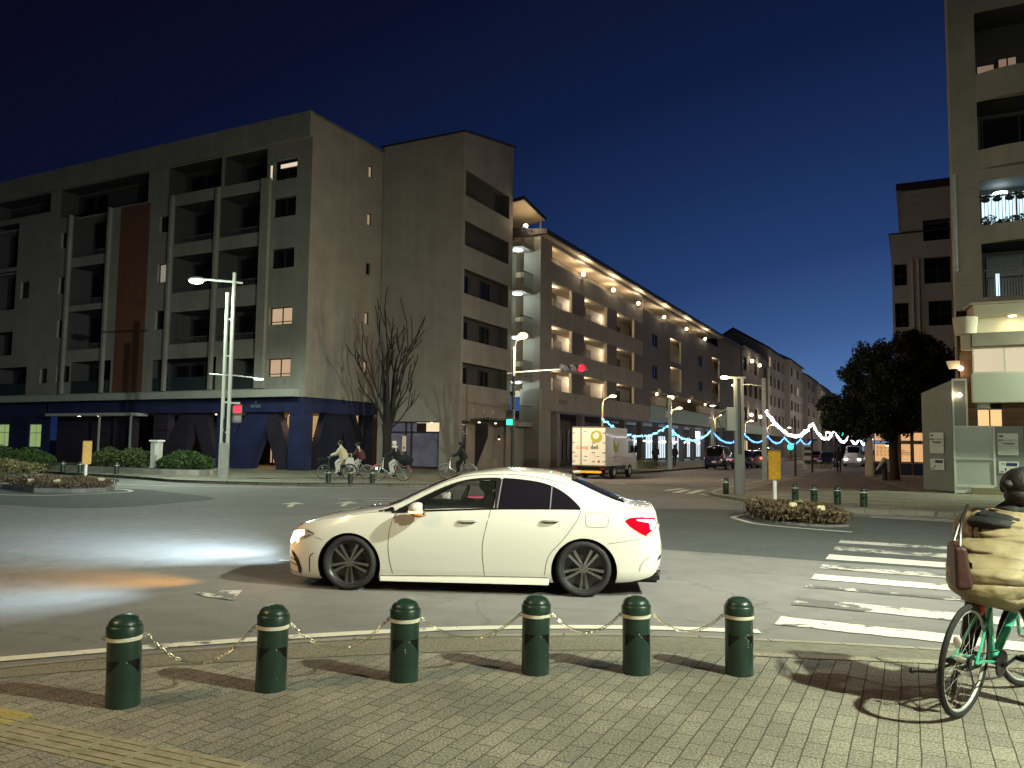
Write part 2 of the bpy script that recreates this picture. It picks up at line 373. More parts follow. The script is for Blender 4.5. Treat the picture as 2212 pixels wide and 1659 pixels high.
slope('kerb', M_gut, -29, 29, 0, 1)
slope('pavement', M_agg, -6.5, 1.05, .04, .74, .003)
slope('kerb', M_kerb, -20, 20, .86, 1., .004)
st = [p for p in inner if 1.7 < p[0] < 12]
b = MB(); vs, fs = ribbon(st, .12, .106, .062); b.add(vs, fs); kk = len(vs)
b.add([(x, y, .03) for x, y, z in vs], []); b.f += [[2*i+1, 2*i+3, 2*i+3+kk, 2*i+1+kk] for i in range(len(st)-1)]; b.m += [0]*(len(st)-1)
struct(b.build('kerb', M_kerb))
# pale tactile band and the yellow tile, lower left
b = MB()
for i in range(9):
    for j in range(1):
        o0 = Vector((-2.80, 4.34)); u = Vector((.93, -.37)).normalized(); v = Vector((.37, .93)).normalized()
        c0 = o0+u*(i*.305-.6)
        q = [c0+u*.004+v*.004, c0+u*.296+v*.004, c0+u*.296+v*.296, c0+u*.004+v*.296]
        b.prism([(p.x, p.y, .09) for p in q], (0, 0, .015))
        for s in range(4):
            e0 = c0+v*(.045+s*.066)+u*.02
            q = [e0, e0+u*.26, e0+u*.26+v*.03, e0+v*.03]; b.prism([(p.x, p.y, .1) for p in q], (0, 0, .0095))
struct(b.build('pavement', M_tact))
b = MB()
for i in range(3):
    c0 = Vector((-3.09, 4.63))+Vector((-.93, .37)).normalized()*(.305*i)
    q = [c0, c0+u*.297, c0+u*.297+v*.2, c0+v*.2]; b.prism([(p.x, p.y, .09) for p in q], (0, 0, .016))
    for s in range(4):
        for r in range(3): b.cyl((*(c0+u*(.04+s*.07)+v*(.04+r*.06)), .1), (*(c0+u*(.04+s*.07)+v*(.04+r*.06)), .111), .018, .012, 8)
struct(b.build('pavement', M_tacty))
# far left pavement
kl = smooth([(-75, 66), (-40, 47.5), (-27.5, 41.3), (-17.2, 35.2), (-13.5, 32.2), (-10.5, 31.1), (-8, 30.75), (-5, 30.95), (-1.5, 32.0), (.9, 33.9), (2.0, 37), (2.6, 41), (4.2, 45.3), xy(-15.3, 48)], 5)+[xy(-15.3, 70), xy(-15.3, 300)]
slab('pavement', kl+[xy(-60, 300), (-75, 120)], .12, M_paver2)
b = MB(); vs, fs = ribbon(kl, .15, .128, -.075); b.add(vs, fs); struct(b.build('kerb', M_conc))
# right pavement
krr = [xy(-6.6, 300), xy(-6.6, 70)]+smooth([xy(-6.6, 46), xy(-6.7, 34), (7.1, 28.2), (7.15, 25.4), (7.6, 23.6), (8.4, 22.1), (9.6, 21.1), (11.5, 20.5), (15, 19.6), (24, 17), (60, 8)], 5)
slab('pavement', krr+[(110, 40), xy(60, 300)], .12, M_paver2)
b = MB(); vs, fs = ribbon(krr, .15, .128, .075); b.add(vs, fs); struct(b.build('kerb', M_conc))
b = MB(); b.poly([(*xy(-5.6, 29.5), .126), (*xy(-.2, 34.6), .126), (*xy(-2.9, 52), .126), (*xy(-2.9, 290), .126), (*xy(-6.1, 290), .126)]); o = b.build('pavement', M_paver3); struct(o)
b = MB(); b.poly([(x, y, .126) for x, y in ((7.7, 25.4), (9.6, 23.2), (30, 19.5), (30, 20.2), (9.9, 23.9), (8.1, 26.2))]); struct(b.build('pavement', M_tacty.copy() if 0 else M_tact))
# darker fresh asphalt round the two islands
dl = smooth([(-30, 22.5), (-17, 21.2), (-13.0, 20.3), (-11.5, 19.7), (-10.4, 19.65), (-9.8, 19.95), (-9.3, 20.9), (-8.85, 22.2), (-8.6, 23.1), (-9.4, 24.4), (-11.3, 26.1), (-13.0, 27.5), (-18, 29), (-30, 33)], 4)
sheet('road', dl, .004, M_asph2)
dr = smooth([(1.3, 13.7), (2.9, 13.1), (3.58, 12.76), (4.3, 12.38), (5.0, 11.98), (6.2, 11.45), (9, 10.2), (20, 5.5), (34, -1), (34, 8), (20, 14), (11, 18.5), (9.3, 19.8), (7.3, 21.2), (5.9, 21.8), (4.6, 21.85), (2.8, 21.3), (.9, 20.5), (-.5, 18.6), (-.6, 16.2), (0, 14.6)], 3)
sheet('road', dr, .004, M_asph2)
# zebra crossing laid in the street frame
zs = [((6.16, 14.86), (5.95, 14.41)), ((5.67, 13.89), (5.42, 13.37)), ((5.15, 12.87), (4.87, 12.3)), ((4.59, 11.73), (4.40, 11.34)), ((4.14, 10.85), (3.93, 10.42)), ((3.72, 10.01), (3.62, 9.80)), ((3.27, 9.13), (3.05, 8.72)), ((2.75, 8.12), (2.56, 7.75))]
for i, (p, q) in enumerate(zs):
    a0, b1 = toab(*p); _, b0 = toab(*q)
    b = MB(); n = 26
    rnd = random.Random(i*7+1)
    top = []; bot = []
    for k in range(n+1):
        a = a0+4.3*k/n; w = .035 if k and k < n else 0
        top.append((*xy(a, b1-rnd.random()*w), .009)); bot.append((*xy(a, b0+rnd.random()*w), .009))
    for k in range(n): b.add([top[k], top[k+1], bot[k+1], bot[k]], [(0, 1, 2, 3)])
    o = struct(b.build('road_marking', M_paint if i in (2, 4, 7) else M_paintw, fix=False))
    if o.data.polygons[0].normal.z < 0: o.data.flip_normals()
def strip(pts, w, m=None, z=.009, name='road_marking'):
    b = MB(); vs, fs = ribbon(pts, w, z); b.add(vs, fs); o = b.build(name, m or M_paint, fix=False)
    if o.data.polygons[0].normal.z < 0: o.data.flip_normals()
    return struct(o)
strip(smooth([(-16, -1.3), (-9, 3.4), (-5.5, 5.42), (-3.9, 6.2), (-2.8, 6.67), (-1.8, 7.04), (-.7, 7.36), (.2, 7.5), (1.2, 7.54), (2.32, 7.45)], 6), .145)
strip(smooth([(6.2, 20.4), (5.9, 20.2), (5.6, 19.7), (5.38, 19.2), (5.42, 18.6), (5.45, 18.05), (5.6, 17.65), (5.95, 17.2), (6.4, 16.78), (7.0, 16.3)], 6), .13+0)
strip(smooth([(-30, 25.2), (-20, 24.4), (-15.5, 23.8), (-13.9, 23.75), (-13.36, 24.25), (-12.75, 25.2), (-12.45, 25.8), (-12.6, 26.4), (-13.3, 27.1), (-15, 27.8)], 6), .13)
for q in (((-30, 36), (-19.9, 31.0), (-15.4, 30.4), (-13.4, 29.7), (-10.6, 29.5), (-8.5, 29.5)), ((-5.2, 23.9), (-3.3, 24.5)), ((-4.3, 23.3), (-1, 24.0)), ((-8.3, 29.5), (-1, 30.9), (3.6, 36)), ((-19, 32.2), (-17.4, 32.1)),
          ((6.8, 36.6), (7.7, 35.8)), ((8.0, 35.2), (8.85, 34.2)), ((8.1, 29.5), (8.4, 31.5)) and ((6.9, 28.8), (6.95, 26.4), (7.3, 24.3), (8.2, 22.3), (9.5, 20.8), (11.5, 20.1), (15, 19.2)), ((5.27, 33.8), (5.6, 33.4)), ((9.2, 20.3), (11.0, 19.2), (13, 18.2)), ((9.0, 19.9), (11, 18.8), (13, 17.8))):
    strip(smooth(q, 3), .12)
for q in (((6.1, 29.4), (7.0, 31.5)), ((6.5, 29.0), (7.6, 31.5)), ((6.0, 30.7), (7.0, 32.4)), ((4.4, 36.5), (5.2, 36.0))): strip(q, .28)
def arrow(c, ang, s=1.):
    M = Matrix.Translation((*c, .009)) @ Matrix.Rotation(ang, 4, 'Z') @ Matrix.Scale(s, 4)
    b = MB(); b.poly([(-.9, -.08, 0), (.2, -.08, 0), (.2, .08, 0), (-.9, .08, 0)], M); b.poly([(.2, -.36, 0), (1.0, 0, 0), (.2, .36, 0)], M); struct(b.build('road_marking', M_paint, fix=False))
arrow((-5.9, 21.5), R(100), .9); arrow((-4.55, 22.0), R(95), .9)
b = MB(); b.poly([(-3.49, 8.93, .009), (-3.35, 8.77, .009), (-2.94, 8.55, .009), (-3.04, 9.13, .009), (-3.37, 9.1, .009)]); struct(b.build('road_marking', M_paintw, fix=False))
strip(((-3.3, 11.45), (-2.2, 11.35)), .1)
# dirt: manhole
b = MB(); b.cyl((1.9, 6.55, .04), (1.9, 6.55, .061), .0, .3, 24) if 0 else None
# ================================================================ BOLLARDS
M_boll = mat('green_bollard_paint', (.014, .034, .025), .36, var=.3, vscale=9, coat=.25, bump=.12, bscale=16)
M_band = mat('cream_band', (.60, .56, .46), .6, var=.15, vscale=30)
M_refl = mat('black_reflector', (.004, .004, .005), .25)
M_chip = mat('chipped_metal', (.35, .34, .30), .7)
def make_bollard(label, r=.098, h=.54):
    t = thing('bollard', label, 'bollard')
    b = MB(); prof = [(0, 0), (r*1.0, 0), (r, .012), (r, h-.15)]
    b.lathe(prof, 36); b.build('post', M_boll, t, True)
    b = MB(); b.lathe([(r+.001, h-.151), (r+.004, h-.149), (r+.004, h-.128), (r+.001, h-.126)], 36); b.build('reflective_band', M_band, t, True)
    b = MB(); dome = [(r-.002, h-.128), (r+.006, h-.124), (r+.007, h-.070), (r+.002, h-.063), (r-.002, h-.060)]
    for i in range(9):
        a = math.pi/2*i/8; dome.append((max((r-.003)*math.cos(a), 0), h-.060+.060*math.sin(a)))
    dome[-1] = (0, h); b.lathe(dome, 36); b.build('cap', M_boll, t, True, angle=50)
    for s in (0, 1):     # two dark arrow shaped reflectors wrapped round the post
        b = MB(); a0 = R(-28 if s == 0 else 208); n = 7
        for i in range(n):
            x0, x1 = i/n, (i+1)/n; sg = 1 if s == 0 else -1
            def P(u, zz): a = a0+sg*R(-50)*(1-u)*1.0; return ((r+.0022)*math.cos(a), (r+.0022)*math.sin(a), zz)
            b.poly([P(x0, .28-.0*x0), P(x1, .28), P(x1, .28-.085*x1-.002), P(x0, .28-.085*x0-.002)])
        b.build('reflector', M_refl, t)
    for s in (-1, 1):
        b = MB(); b.tube([(s*(r-.005), 0, .41), (s*(r+.018), 0, .416), (s*(r+.026), 0, .405), (s*(r+.016), 0, .395), (s*(r-.004), 0, .40)], .0045, 6); b.build('eyelet', M_steel, t, True)
    return t
bpos = [(-2.33, 4.91), (-1.54, 5.25), (-.71, 5.50), (.19, 5.70), (.91, 5.73), (1.64, 5.74)]
blab = ['dark green domed bollard nearest the left edge of the photo', 'dark green bollard second from the left in the chained row', 'dark green bollard standing below the front wheel of the white sedan', 'dark green bollard standing in front of the rear door of the white sedan',
        'dark green bollard below the rear bumper of the white sedan', 'scratched dark green bollard at the right end of the chained row by the crosswalk']
b0 = make_bollard(blab[0]); bolls = []
for i, (x, y) in enumerate(bpos):
    o = b0 if i == 0 else dup(b0, (x, y, .1), label=blab[i])
    o.location = (x, y, .1); o['group'] = 'bollards of the chained row along the kerb'; o.rotation_euler = (0, R((-1.2, .6, 0, .4, -.5, .3)[i]), math.atan2(bpos[min(i+1, 5)][1]-bpos[max(i-1, 0)][1], bpos[min(i+1, 5)][0]-bpos[max(i-1, 0)][0]))
    bolls.append(o)
    random.seed(i*3+5); b = MB()
    for k in range(2 if i < 5 else 26):
        a = R(random.uniform(225, 315) if i < 5 else random.uniform(285, 345)); zz = random.uniform(.06, .34) if i < 5 else random.uniform(.2, .34); s = random.uniform(.002, .006)
        def P(da, dz): return ((.098+.0013)*math.cos(a+da), (.098+.0013)*math.sin(a+da), zz+dz)
        b.poly([P(-s*9, 0), P(-s*3, s*.8), P(s*8, s*1.4), P(s*4, -s)])
    b.build('scratch', M_chip, o)
M_chain = mat('worn_steel_chain', (.30, .28, .20), .35, .8)
M_chain2 = mat('rusty_chain_link', (.34, .24, .13), .5, .3)
clab = ['thin steel chain hanging between the two leftmost bollards', 'thin steel chain between the second and third bollards from the left', 'steel chain with yellowed links hanging in front of the sedan side sill', 'short steel chain in front of the rear wheel of the sedan', 'short steel chain beside the last bollard before the crosswalk']
for i in range(5):
    p, q = Vector((*bpos[i], .505)), Vector((*bpos[i+1], .505)); d = (q-p).normalized(); p += d*.118; q -= d*.118
    sag = (.20, .17, .15, .125, .115)[i]; n = int((q-p).length/.0235)+4
    pts = [p.lerp(q, k/n)-Vector((0, 0, sag*(1-(2*k/n-1)**2))) for k in range(n+1)]
    o = thing('chain', clab[i], 'chain', tuple(p), group='chains between the bollards'); random.seed(i)
    for k in range(n):
        c = (pts[k]+pts[k+1])/2; dd = (pts[k+1]-pts[k]).normalized(); s = dd.cross(Vector((0, 0, 1))).normalized(); w = dd.cross(s)
        ax = (s if k % 2 else w); ax = (ax*.8+(w if k % 2 else s)*.6).normalized()
        Lk, Wk = (pts[k+1]-pts[k]).length*.5+.0045, .0075; ring = []
        for j in range(10):
            t = 2*math.pi*j/10; ring.append(c+dd*(math.cos(t)*Lk)+ax*(math.sin(t)*Wk*(1.15 if abs(math.cos(t)) < .8 else 1)))
        b = MB(); b.tube(ring, .0028, 5, closed=True); lk = b.build('link', M_chain2 if random.random() < .13 else M_chain, o, True, org=tuple(p))
# bollards across the junction
flab = ['small green bollard nearest the yellow island post on the right pavement', 'second small green bollard from the yellow island post', 'third small green bollard from the yellow island post, a scuffed one', 'small green bollard closest to the dark hood of the cyclist']
for i, (x, y) in enumerate([(8.52, 23.78), (8.82, 23.08), (9.32, 22.64), (9.72, 21.86)]): dup(b0, (x, y, .12), label=flab[i], group='bollards on the right pavement')
flab = ['dark bollard on the far pavement before the rear cyclist, leftmost of three', 'dark bollard on the far pavement, middle of three near the cyclists', 'dark bollard on the far pavement just left of the white hatted cyclist']
for i, (x, y) in enumerate([(-7.09, 31.75), (-6.26, 31.9), (-5.44, 32.1)]): dup(b0, (x, y-.9, .12), label=flab[i], group='bollards on the far left pavement')
dup(b0, (7.35, 27.1, .12), label='dark bollard beside the foot of the tall twin signal pole')
for i, (x, y) in enumerate([(-21.3, 37.7), (-20.1, 37.0), (-18.0, 36.2)]):
    dup(b0, (x, y, .12), label=('dark bollard under the shrubs at the far left edge', 'dark bollard in the shade, between the left shrubs and the yellow post', 'dark bollard just left of the yellow post on the left island')[i], group='bollards in the shade of the left building')
# ================================================================ ISLANDS WITH DRY SHRUBS AND YELLOW POSTS
def leaves(b, n, inside, size, rnd, up=.3, mi=0):
    """many leaf sized faces scattered by the sampler inside()"""
    for _ in range(n):
        c = Vector(inside(rnd)); s = size*rnd.uniform(.6, 1.4)
        d = Vector((rnd.gauss(0, 1), rnd.gauss(0, 1), rnd.gauss(0, 1)+up)).normalized(); e = d.orthogonal().normalized(); e = (Matrix.Rotation(rnd.uniform(0, 6.28), 3, d) @ e); f = d.cross(e)
        b.add([c-e*s, c+f*s*.45, c+e*s, c-f*s*.45], [(0, 1, 2, 3)], mi=mi)
M_dry = mat('dry_shrub', (.105, .075, .04), .9, var=.5, vscale=6)
M_green = mat('hedge_leaf', (.060, .080, .022), .8, var=.5, vscale=5)
M_green2 = mat('clipped_shrub_leaf', (.040, .075, .018), .8, var=.5, vscale=5)
M_stem = mat('bark', (.045, .035, .028), .95, var=.3, vscale=12)
M_soil = mat('soil', (.05, .04, .03), 1)
def inpoly(x, y, P):
    r = False
    for i in range(len(P)):
        (x0, y0), (x1, y1) = P[i], P[i-1]
        if (y0 > y) != (y1 > y) and x < (x1-x0)*(y-y0)/(y1-y0)+x0: r = not r
    return r
def planter(name, poly, h, n, label, cat, m, kerbh=.14, size=.05, seed=1, stick=True):
    cx = sum(p[0] for p in poly)/len(poly); cy = sum(p[1] for p in poly)/len(poly)
    t = thing(name, label, cat, (cx, cy, 0)); org = (cx, cy, 0)
    b = MB(); b.prism([(x, y, 0) for x, y in poly], (0, 0, kerbh)); b.build('kerb_edging', mat('dull_concrete', (.14, .135, .12), .9, var=.3), t, org=org)
    rnd = random.Random(seed); xs = [p[0] for p in poly]; ys = [p[1] for p in poly]
    bumps = [(rnd.uniform(min(xs), max(xs)), rnd.uniform(min(ys), max(ys)), rnd.uniform(.3, .9)) for _ in range(9)]
    def samp(r):
        while 1:
            x, y = r.uniform(min(xs), max(xs)), r.uniform(min(ys), max(ys))
            if not inpoly(x, y, poly): continue
            hh = h*(.62+.38*max(math.exp(-((x-a)**2+(y-c)**2)/(s*s*.35)) for a, c, s in bumps))
            return (x+r.gauss(0, .09), y+r.gauss(0, .09), kerbh+hh*r.random()**.55)
    b = MB(); leaves(b, n, samp, size, rnd, .1); b.build('foliage', m, t, org=org, fix=False)['kind'] = 'stuff'
    if stick:
        b = MB()
        for _ in range(90):
            x, y, z = samp(rnd); b.tube([(x, y, kerbh), (x+rnd.gauss(0, .03), y+rnd.gauss(0, .03), z*.6+.03), (x+rnd.gauss(0, .06), y+rnd.gauss(0, .06), z+.07)], [.006, .004, .002], 4)
        b.build('twigs', M_stem, t, org=org)['kind'] = 'stuff'
    return t
planter('traffic_island_planting', [(6.0, 19.9), (5.8, 19.2), (5.8, 18.5), (6.0, 18.0), (6.35, 17.6), (6.9, 17.25), (7.4, 17.4), (7.5, 18.3), (7.2, 19.2), (6.6, 20.0)], .42, 9000, 'low dry brown shrubs on the kerbed island beside the crosswalk', 'shrubs', M_dry, seed=3, size=.045, kerbh=.05)
planter('traffic_island_planting', [(-17.2, 26.8), (-15.0, 25.0), (-13.75, 24.9), (-13.1, 25.7), (-13.2, 26.5), (-14.5, 27.2), (-16.4, 28)], .34, 7000, 'low dry shrubs and stones on the left island around the yellow post', 'shrubs', M_dry, seed=5, size=.05)
planter('traffic_island_planting', [(-26, 32.6), (-20.6, 30.2), (-18.8, 30.6), (-18.5, 31.6), (-20.5, 32.8), (-26, 35)], .62, 7000, 'taller dry shrubs on the island at the far left edge', 'shrubs', mat('straw_shrub', (.14, .12, .05), .9, var=.5, vscale=5), seed=6, size=.07, kerbh=.3)
for i, (x, y) in enumerate([(6.05, 19.75), (6.6, 18.6), (7.0, 19.3), (6.9, 17.7), (-15.3, 25.3), (-14.4, 25.2), (-13.4, 26.0), (-13.7, 26.5)]):
    b = MB(); b.bbox(-.09, .09, -.06, .06, 0, .12, .02); o = b.build('kerb_marker', mat('pale_marker', (.55, .5, .3), .6), None, True)
    tag(o, ('yellowish block marker in the dry shrubs of the right island' if i < 4 else 'white block marker on the edge of the left island'), 'marker block', 'block markers on the right island' if i < 4 else 'block markers on the left island', (x, y, .32 if i < 4 else .30))
M_yel = mat('yellow_plastic', (.52, .27, .025), .5, var=.25, vscale=6)
def island_post(loc, label, rz):
    t = thing('island_post', label, 'traffic post', loc, rz)
    b = MB(); b.cyl((0, 0, 0), (0, 0, .95), .055, n=20); b.build('post', M_white, t, True)
    b = MB(); b.bbox(-.15, .15, -.12, .12, .78, 1.62, .02); b.build('yellow_box', M_yel, t, True)
    b = MB(); b.bbox(-.155, .155, -.125, .125, 1.60, 1.64, .01); b.build('cap', mat('amber_cap', (.25, .13, .02), .5), t)
    for z in (1.42, 1.2, .95):
        b = MB(); b.cyl((.02, -.118, z), (.02, -.128, z), .05, n=16); b.build('lens', mat('amber_lens', (.50, .33, .03), .25), t)
    return t
island_post((7.72, 23.2, .0), 'yellow box on a white post at the right island', R(-38))
island_post((-15.6, 29.1, .0), 'yellow box on a white post at the left island', R(38))
# ================================================================ CARS
def crv(pts, x):
    """smooth interpolation through (x, y) points sorted by x"""
    if x <= pts[0][0]: return pts[0][1]
    if x >= pts[-1][0]: return pts[-1][1]
    i = 0
    while x > pts[i+1][0]: i += 1
    x0, y0 = pts[i]; x1, y1 = pts[i+1]; h = x1-x0
    def sl(j):
        if j <= 0: return (pts[1][1]-pts[0][1])/(pts[1][0]-pts[0][0])
        if j >= len(pts)-1: return (pts[-1][1]-pts[-2][1])/(pts[-1][0]-pts[-2][0])
        a = (pts[j][1]-pts[j-1][1])/(pts[j][0]-pts[j-1][0]); b = (pts[j+1][1]-pts[j][1])/(pts[j+1][0]-pts[j][0])
        return 0 if a*b <= 0 else 2*a*b/(a+b)
    m0, m1 = sl(i), sl(i+1); t = (x-x0)/h
    return (2*t**3-3*t*t+1)*y0+(t**3-2*t*t+t)*h*m0+(-2*t**3+3*t*t)*y1+(t**3-t*t)*h*m1
class Car:
    """lofted car body described by its side and plan curves; x forward, y left, z up"""
    FR = (0, .06, .16, .34, .52, .70, .86, 1)
    def __init__(s, zb, zs, zr, zt, w, ws, wr, wf=(.91, .950, .966, .984, 1, .992, .972), nx=90):
        s.zb, s.zs, s.zr, s.zt, s.w, s.ws, s.wr, s.wf, s.nx = zb, zs, zr, zt, w, ws, wr, wf, nx
        s.x0, s.x1 = zb[0][0], zb[-1][0]
    def sec(s, x):
        zb, zs = crv(s.zb, x), crv(s.zs, x); zr = max(crv(s.zr, x), zs+.006); zt = max(crv(s.zt, x), zr+.004); w, ws, wr = crv(s.w, x), crv(s.ws, x), crv(s.wr, x)
        P = [(0, zb)]+[(w*f, zb+(zs-zb)*r) for f, r in zip(s.wf, s.FR)]+[(ws, zs)]
        P += [(ws+(wr-ws)*t+.012*math.sin(math.pi*t)*(zr-zs)/.4, zs+(zr-zs)*t) for t in (.33, .66)]
        for i in range(7):
            a = math.pi/2*i/6; P.append((wr*math.cos(a)**.75 if i < 6 else 0, zr+(zt-zr)*math.sin(a)))
        return P
    def body(s):
        b = MB(); xs = [s.x0+(s.x1-s.x0)*(.5-.5*math.cos(math.pi*i/s.nx)) for i in range(s.nx+1)]; n = None
        for x in xs:
            P = s.sec(x); ring = [(x, y, z) for y, z in P]+[(x, -y, z) for y, z in reversed(P[1:-1])]
            n = len(ring); b.v += ring
        for i in range(s.nx):
            for j in range(n): b.f.append([i*n+j, i*n+(j+1) % n, (i+1)*n+(j+1) % n, (i+1)*n+j]); b.m.append(0)
        b.f += [list(range(n)), list(range(s.nx*n, s.nx*n+n))]; b.m += [0, 0]
        return b
    def ys(s, x, z):
        P = s.sec(x)
        for (y0, z0), (y1, z1) in zip(P[1:], P[2:]):
            if z0 <= z <= z1 and z1 > z0: return y0+(y1-y0)*(z-z0)/(z1-z0)
        return P[1][0] if z < P[1][1] else P[-6][0]
    def ztop(s, x, y):
        P = s.sec(x); y = abs(y)
        for (y0, z0), (y1, z1) in zip(P[9:], P[10:]):
            if y1 <= y <= y0 and y0 > y1: return z0+(z1-z0)*(y0-y)/(y0-y1)
        return P[-1][1]
    def side(s, b, poly, off=.004, sgn=1, step=.05, edge=0.):
        """lay polygon (x, z) onto the flank, cut in fine strips"""
        xs = [p[0] for p in poly]; xa, xb = min(xs), max(xs); n = max(2, int((xb-xa)/step))
        def span(x):
            zz = []
            for i in range(len(poly)):
                (u0, v0), (u1, v1) = poly[i-1], poly[i]
                if (u0 <= x <= u1 or u1 <= x <= u0) and abs(u1-u0) > 1e-9: zz.append(v0+(v1-v0)*(x-u0)/(u1-u0))
            return (min(zz), max(zz)) if zz else None
        cols = []
        bx = sorted(set([xa+1e-5, xb-1e-5]+[xa+(xb-xa)*i/n for i in range(1, n)]+[min(max(x, xa+1e-5), xb-1e-5) for x in xs]))
        for x in bx:
            r = span(x)
            if r is None: continue
            m = 5; cols.append([(x, sgn*(s.ys(x, r[0]+(r[1]-r[0])*k/m)+off), r[0]+(r[1]-r[0])*k/m) for k in range(m+1)])
        for A, B in zip(cols, cols[1:]):
            for k in range(len(A)-1): b.add([A[k], B[k], B[k+1], A[k+1]], [(0, 1, 2, 3)])
        return b
    def line(s, b, pts, w=.006, off=.003, sgn=1):
        """thin seam along (x, z) points on the flank"""
        P = []
        pts = smooth(pts, 5) if len(pts) > 2 else [tuple(Vector(pts[0]).lerp(Vector(pts[1]), t/8)) for t in range(9)]
        for i, (x, z) in enumerate(pts):
            a = pts[max(i-1, 0)]; c = pts[min(i+1, len(pts)-1)]; d = Vector((c[0]-a[0], c[1]-a[1])); d = d.normalized() if d.length else Vector((1, 0))
            for q in (-1, 1):
                xx, zz = x-d.y*q*w/2, z+d.x*q*w/2; P.append((xx, sgn*(s.ys(xx, zz)+off), zz))
        for i in range(len(pts)-1): b.add([P[2*i], P[2*i+1], P[2*i+3], P[2*i+2]], [(0, 1, 2, 3)])
        return b
    def top(s, b, x0, x1, yw0, yw1, off=.004, n=10):
        """patch on the upper surface from x0 to x1 with half widths yw0, yw1"""
        for i in range(n):
            xa, xb = x0+(x1-x0)*i/n, x0+(x1-x0)*(i+1)/n; wa, wb = yw0+(yw1-yw0)*i/n, yw0+(yw1-yw0)*(i+1)/n
            for j in range(10):
                ta, tb = -1+j/5, -1+(j+1)/5
                b.add([(xa, wa*ta, s.ztop(xa, wa*ta)+off), (xb, wb*ta, s.ztop(xb, wb*ta)+off), (xb, wb*tb, s.ztop(xb, wb*tb)+off), (xa, wa*tb, s.ztop(xa, wa*tb)+off)], [(0, 1, 2, 3)])
        return b
def cut(o, cutters):
    """boolean difference, applied"""
    for c in cutters:
        md = o.modifiers.new('b', 'BOOLEAN'); md.operation = 'DIFFERENCE'; md.solver = 'EXACT'; md.object = c
        try: md.material_mode = 'TRANSFER'
        except Exception: pass
    dg = bpy.context.evaluated_depsgraph_get(); dg.update()
    me = bpy.data.meshes.new_from_object(o.evaluated_get(dg)); o.modifiers.clear(); old = o.data; me.name = old.name; o.data = me
    for c in cutters: bpy.data.objects.remove(c, do_unlink=True)
    me.polygons.foreach_set('use_smooth', [True]*len(me.polygons))
    try: me.set_sharp_from_angle(angle=R(32))
    except Exception: pass
    return o
M_car = mat('white_car_paint', (.53, .52, .47), .22, coat=1.)
M_seam = mat('panel_gap', (.05, .045, .04), .8)
M_tint = mat('tinted_glass', (.008, .007, .010), .05, ior=1.22)
M_chrome = mat('chrome', (.7, .7, .7), .15, 1.)
M_tyre = mat('tyre_rubber', (.012, .012, .013), .8, var=.2, vscale=20)
M_rim = mat('grey_alloy', (.10, .10, .11), .3, .7)
M_rimp = mat('polished_alloy', (.42, .42, .42), .2, 1.)
M_well = mat('wheel_arch_liner', (.006, .006, .006), .9)
def wheel(parent, x, y, z, r, wd, rim=.235, spokes=True, m_rim=None):
    """outer face looks along +y or -y"""
    sg = 1 if y > 0 else -1
    w = bpy.data.objects.new('wheel', None); COL.objects.link(w); w.parent = parent; w.location = (x, y, z); w.rotation_euler = (R(-90)*sg, 0, 0)
    b = MB(); h = wd/2; rr = rim+.008
    b.lathe([(rr, -h*.9), (rr+.02, -h), (r-.03, -h), (r-.006, -h*.8), (r, -h*.4), (r, h*.4), (r-.006, h*.8), (r-.03, h), (rr+.02, h), (rr, h*.85), (rr, -h*.9)], 56)
    b.build('tyre', M_tyre, w, True)
    b = MB(); b.lathe([(0, -h*.2), (rim-.012, -h*.2), (rim-.012, h*.55), (rim-.004, h*.82), (rim+.004, h*.90), (rim+.008, h*.82), (rim+.008, -h*.85), (rim-.02, -h*.9)], 56)
    rimo = b.build('rim', m_rim or M_rimp if not spokes else M_rim, w, True)
    if spokes:
        b = MB(); b.cyl((0, 0, h*.0), (0, 0, h*.62), .052, .047, 24); b.cyl((0, 0, h*.62), (0, 0, h*.70), .03, .026, 20)
        for k in range(5):
            a = 2*math.pi*k/5+.35
            for q in (-1, 1):
                d = Vector((math.cos(a), math.sin(a), 0)); e = Vector((-d.y, d.x, 0))
                p0 = d*.04+e*q*.014; p1 = d*(rim-.01)+e*q*.040
                wv = (p1-p0).normalized().cross(Vector((0, 0, 1)))
                z0, z1 = h*.58, h*.70
                b.prism([(*(p0+wv*.012).xy, z0), (*(p0-wv*.012).xy, z0), (*(p1-wv*.017).xy, z1), (*(p1+wv*.017).xy, z1)], (0, 0, -.03))
        b.build('spoke_star', M_rimp, w, True)
        b = MB(); b.cyl((0, 0, -h*.19), (0, 0, -h*.05), .15, .15, 28); b.build('brake_disc', mat('brake_disc', (.10, .09, .09), .4, .9), w)
        for k in range(5):
            a = 2*math.pi*k/5+.35+math.pi/5; bb = MB(); bb.cyl((math.cos(a)*.03, math.sin(a)*.03, h*.5), (math.cos(a)*.03, math.sin(a)*.03, h*.635), .006, n=8)
        bb.build('wheel_bolt', M_rimp, w)
    return w
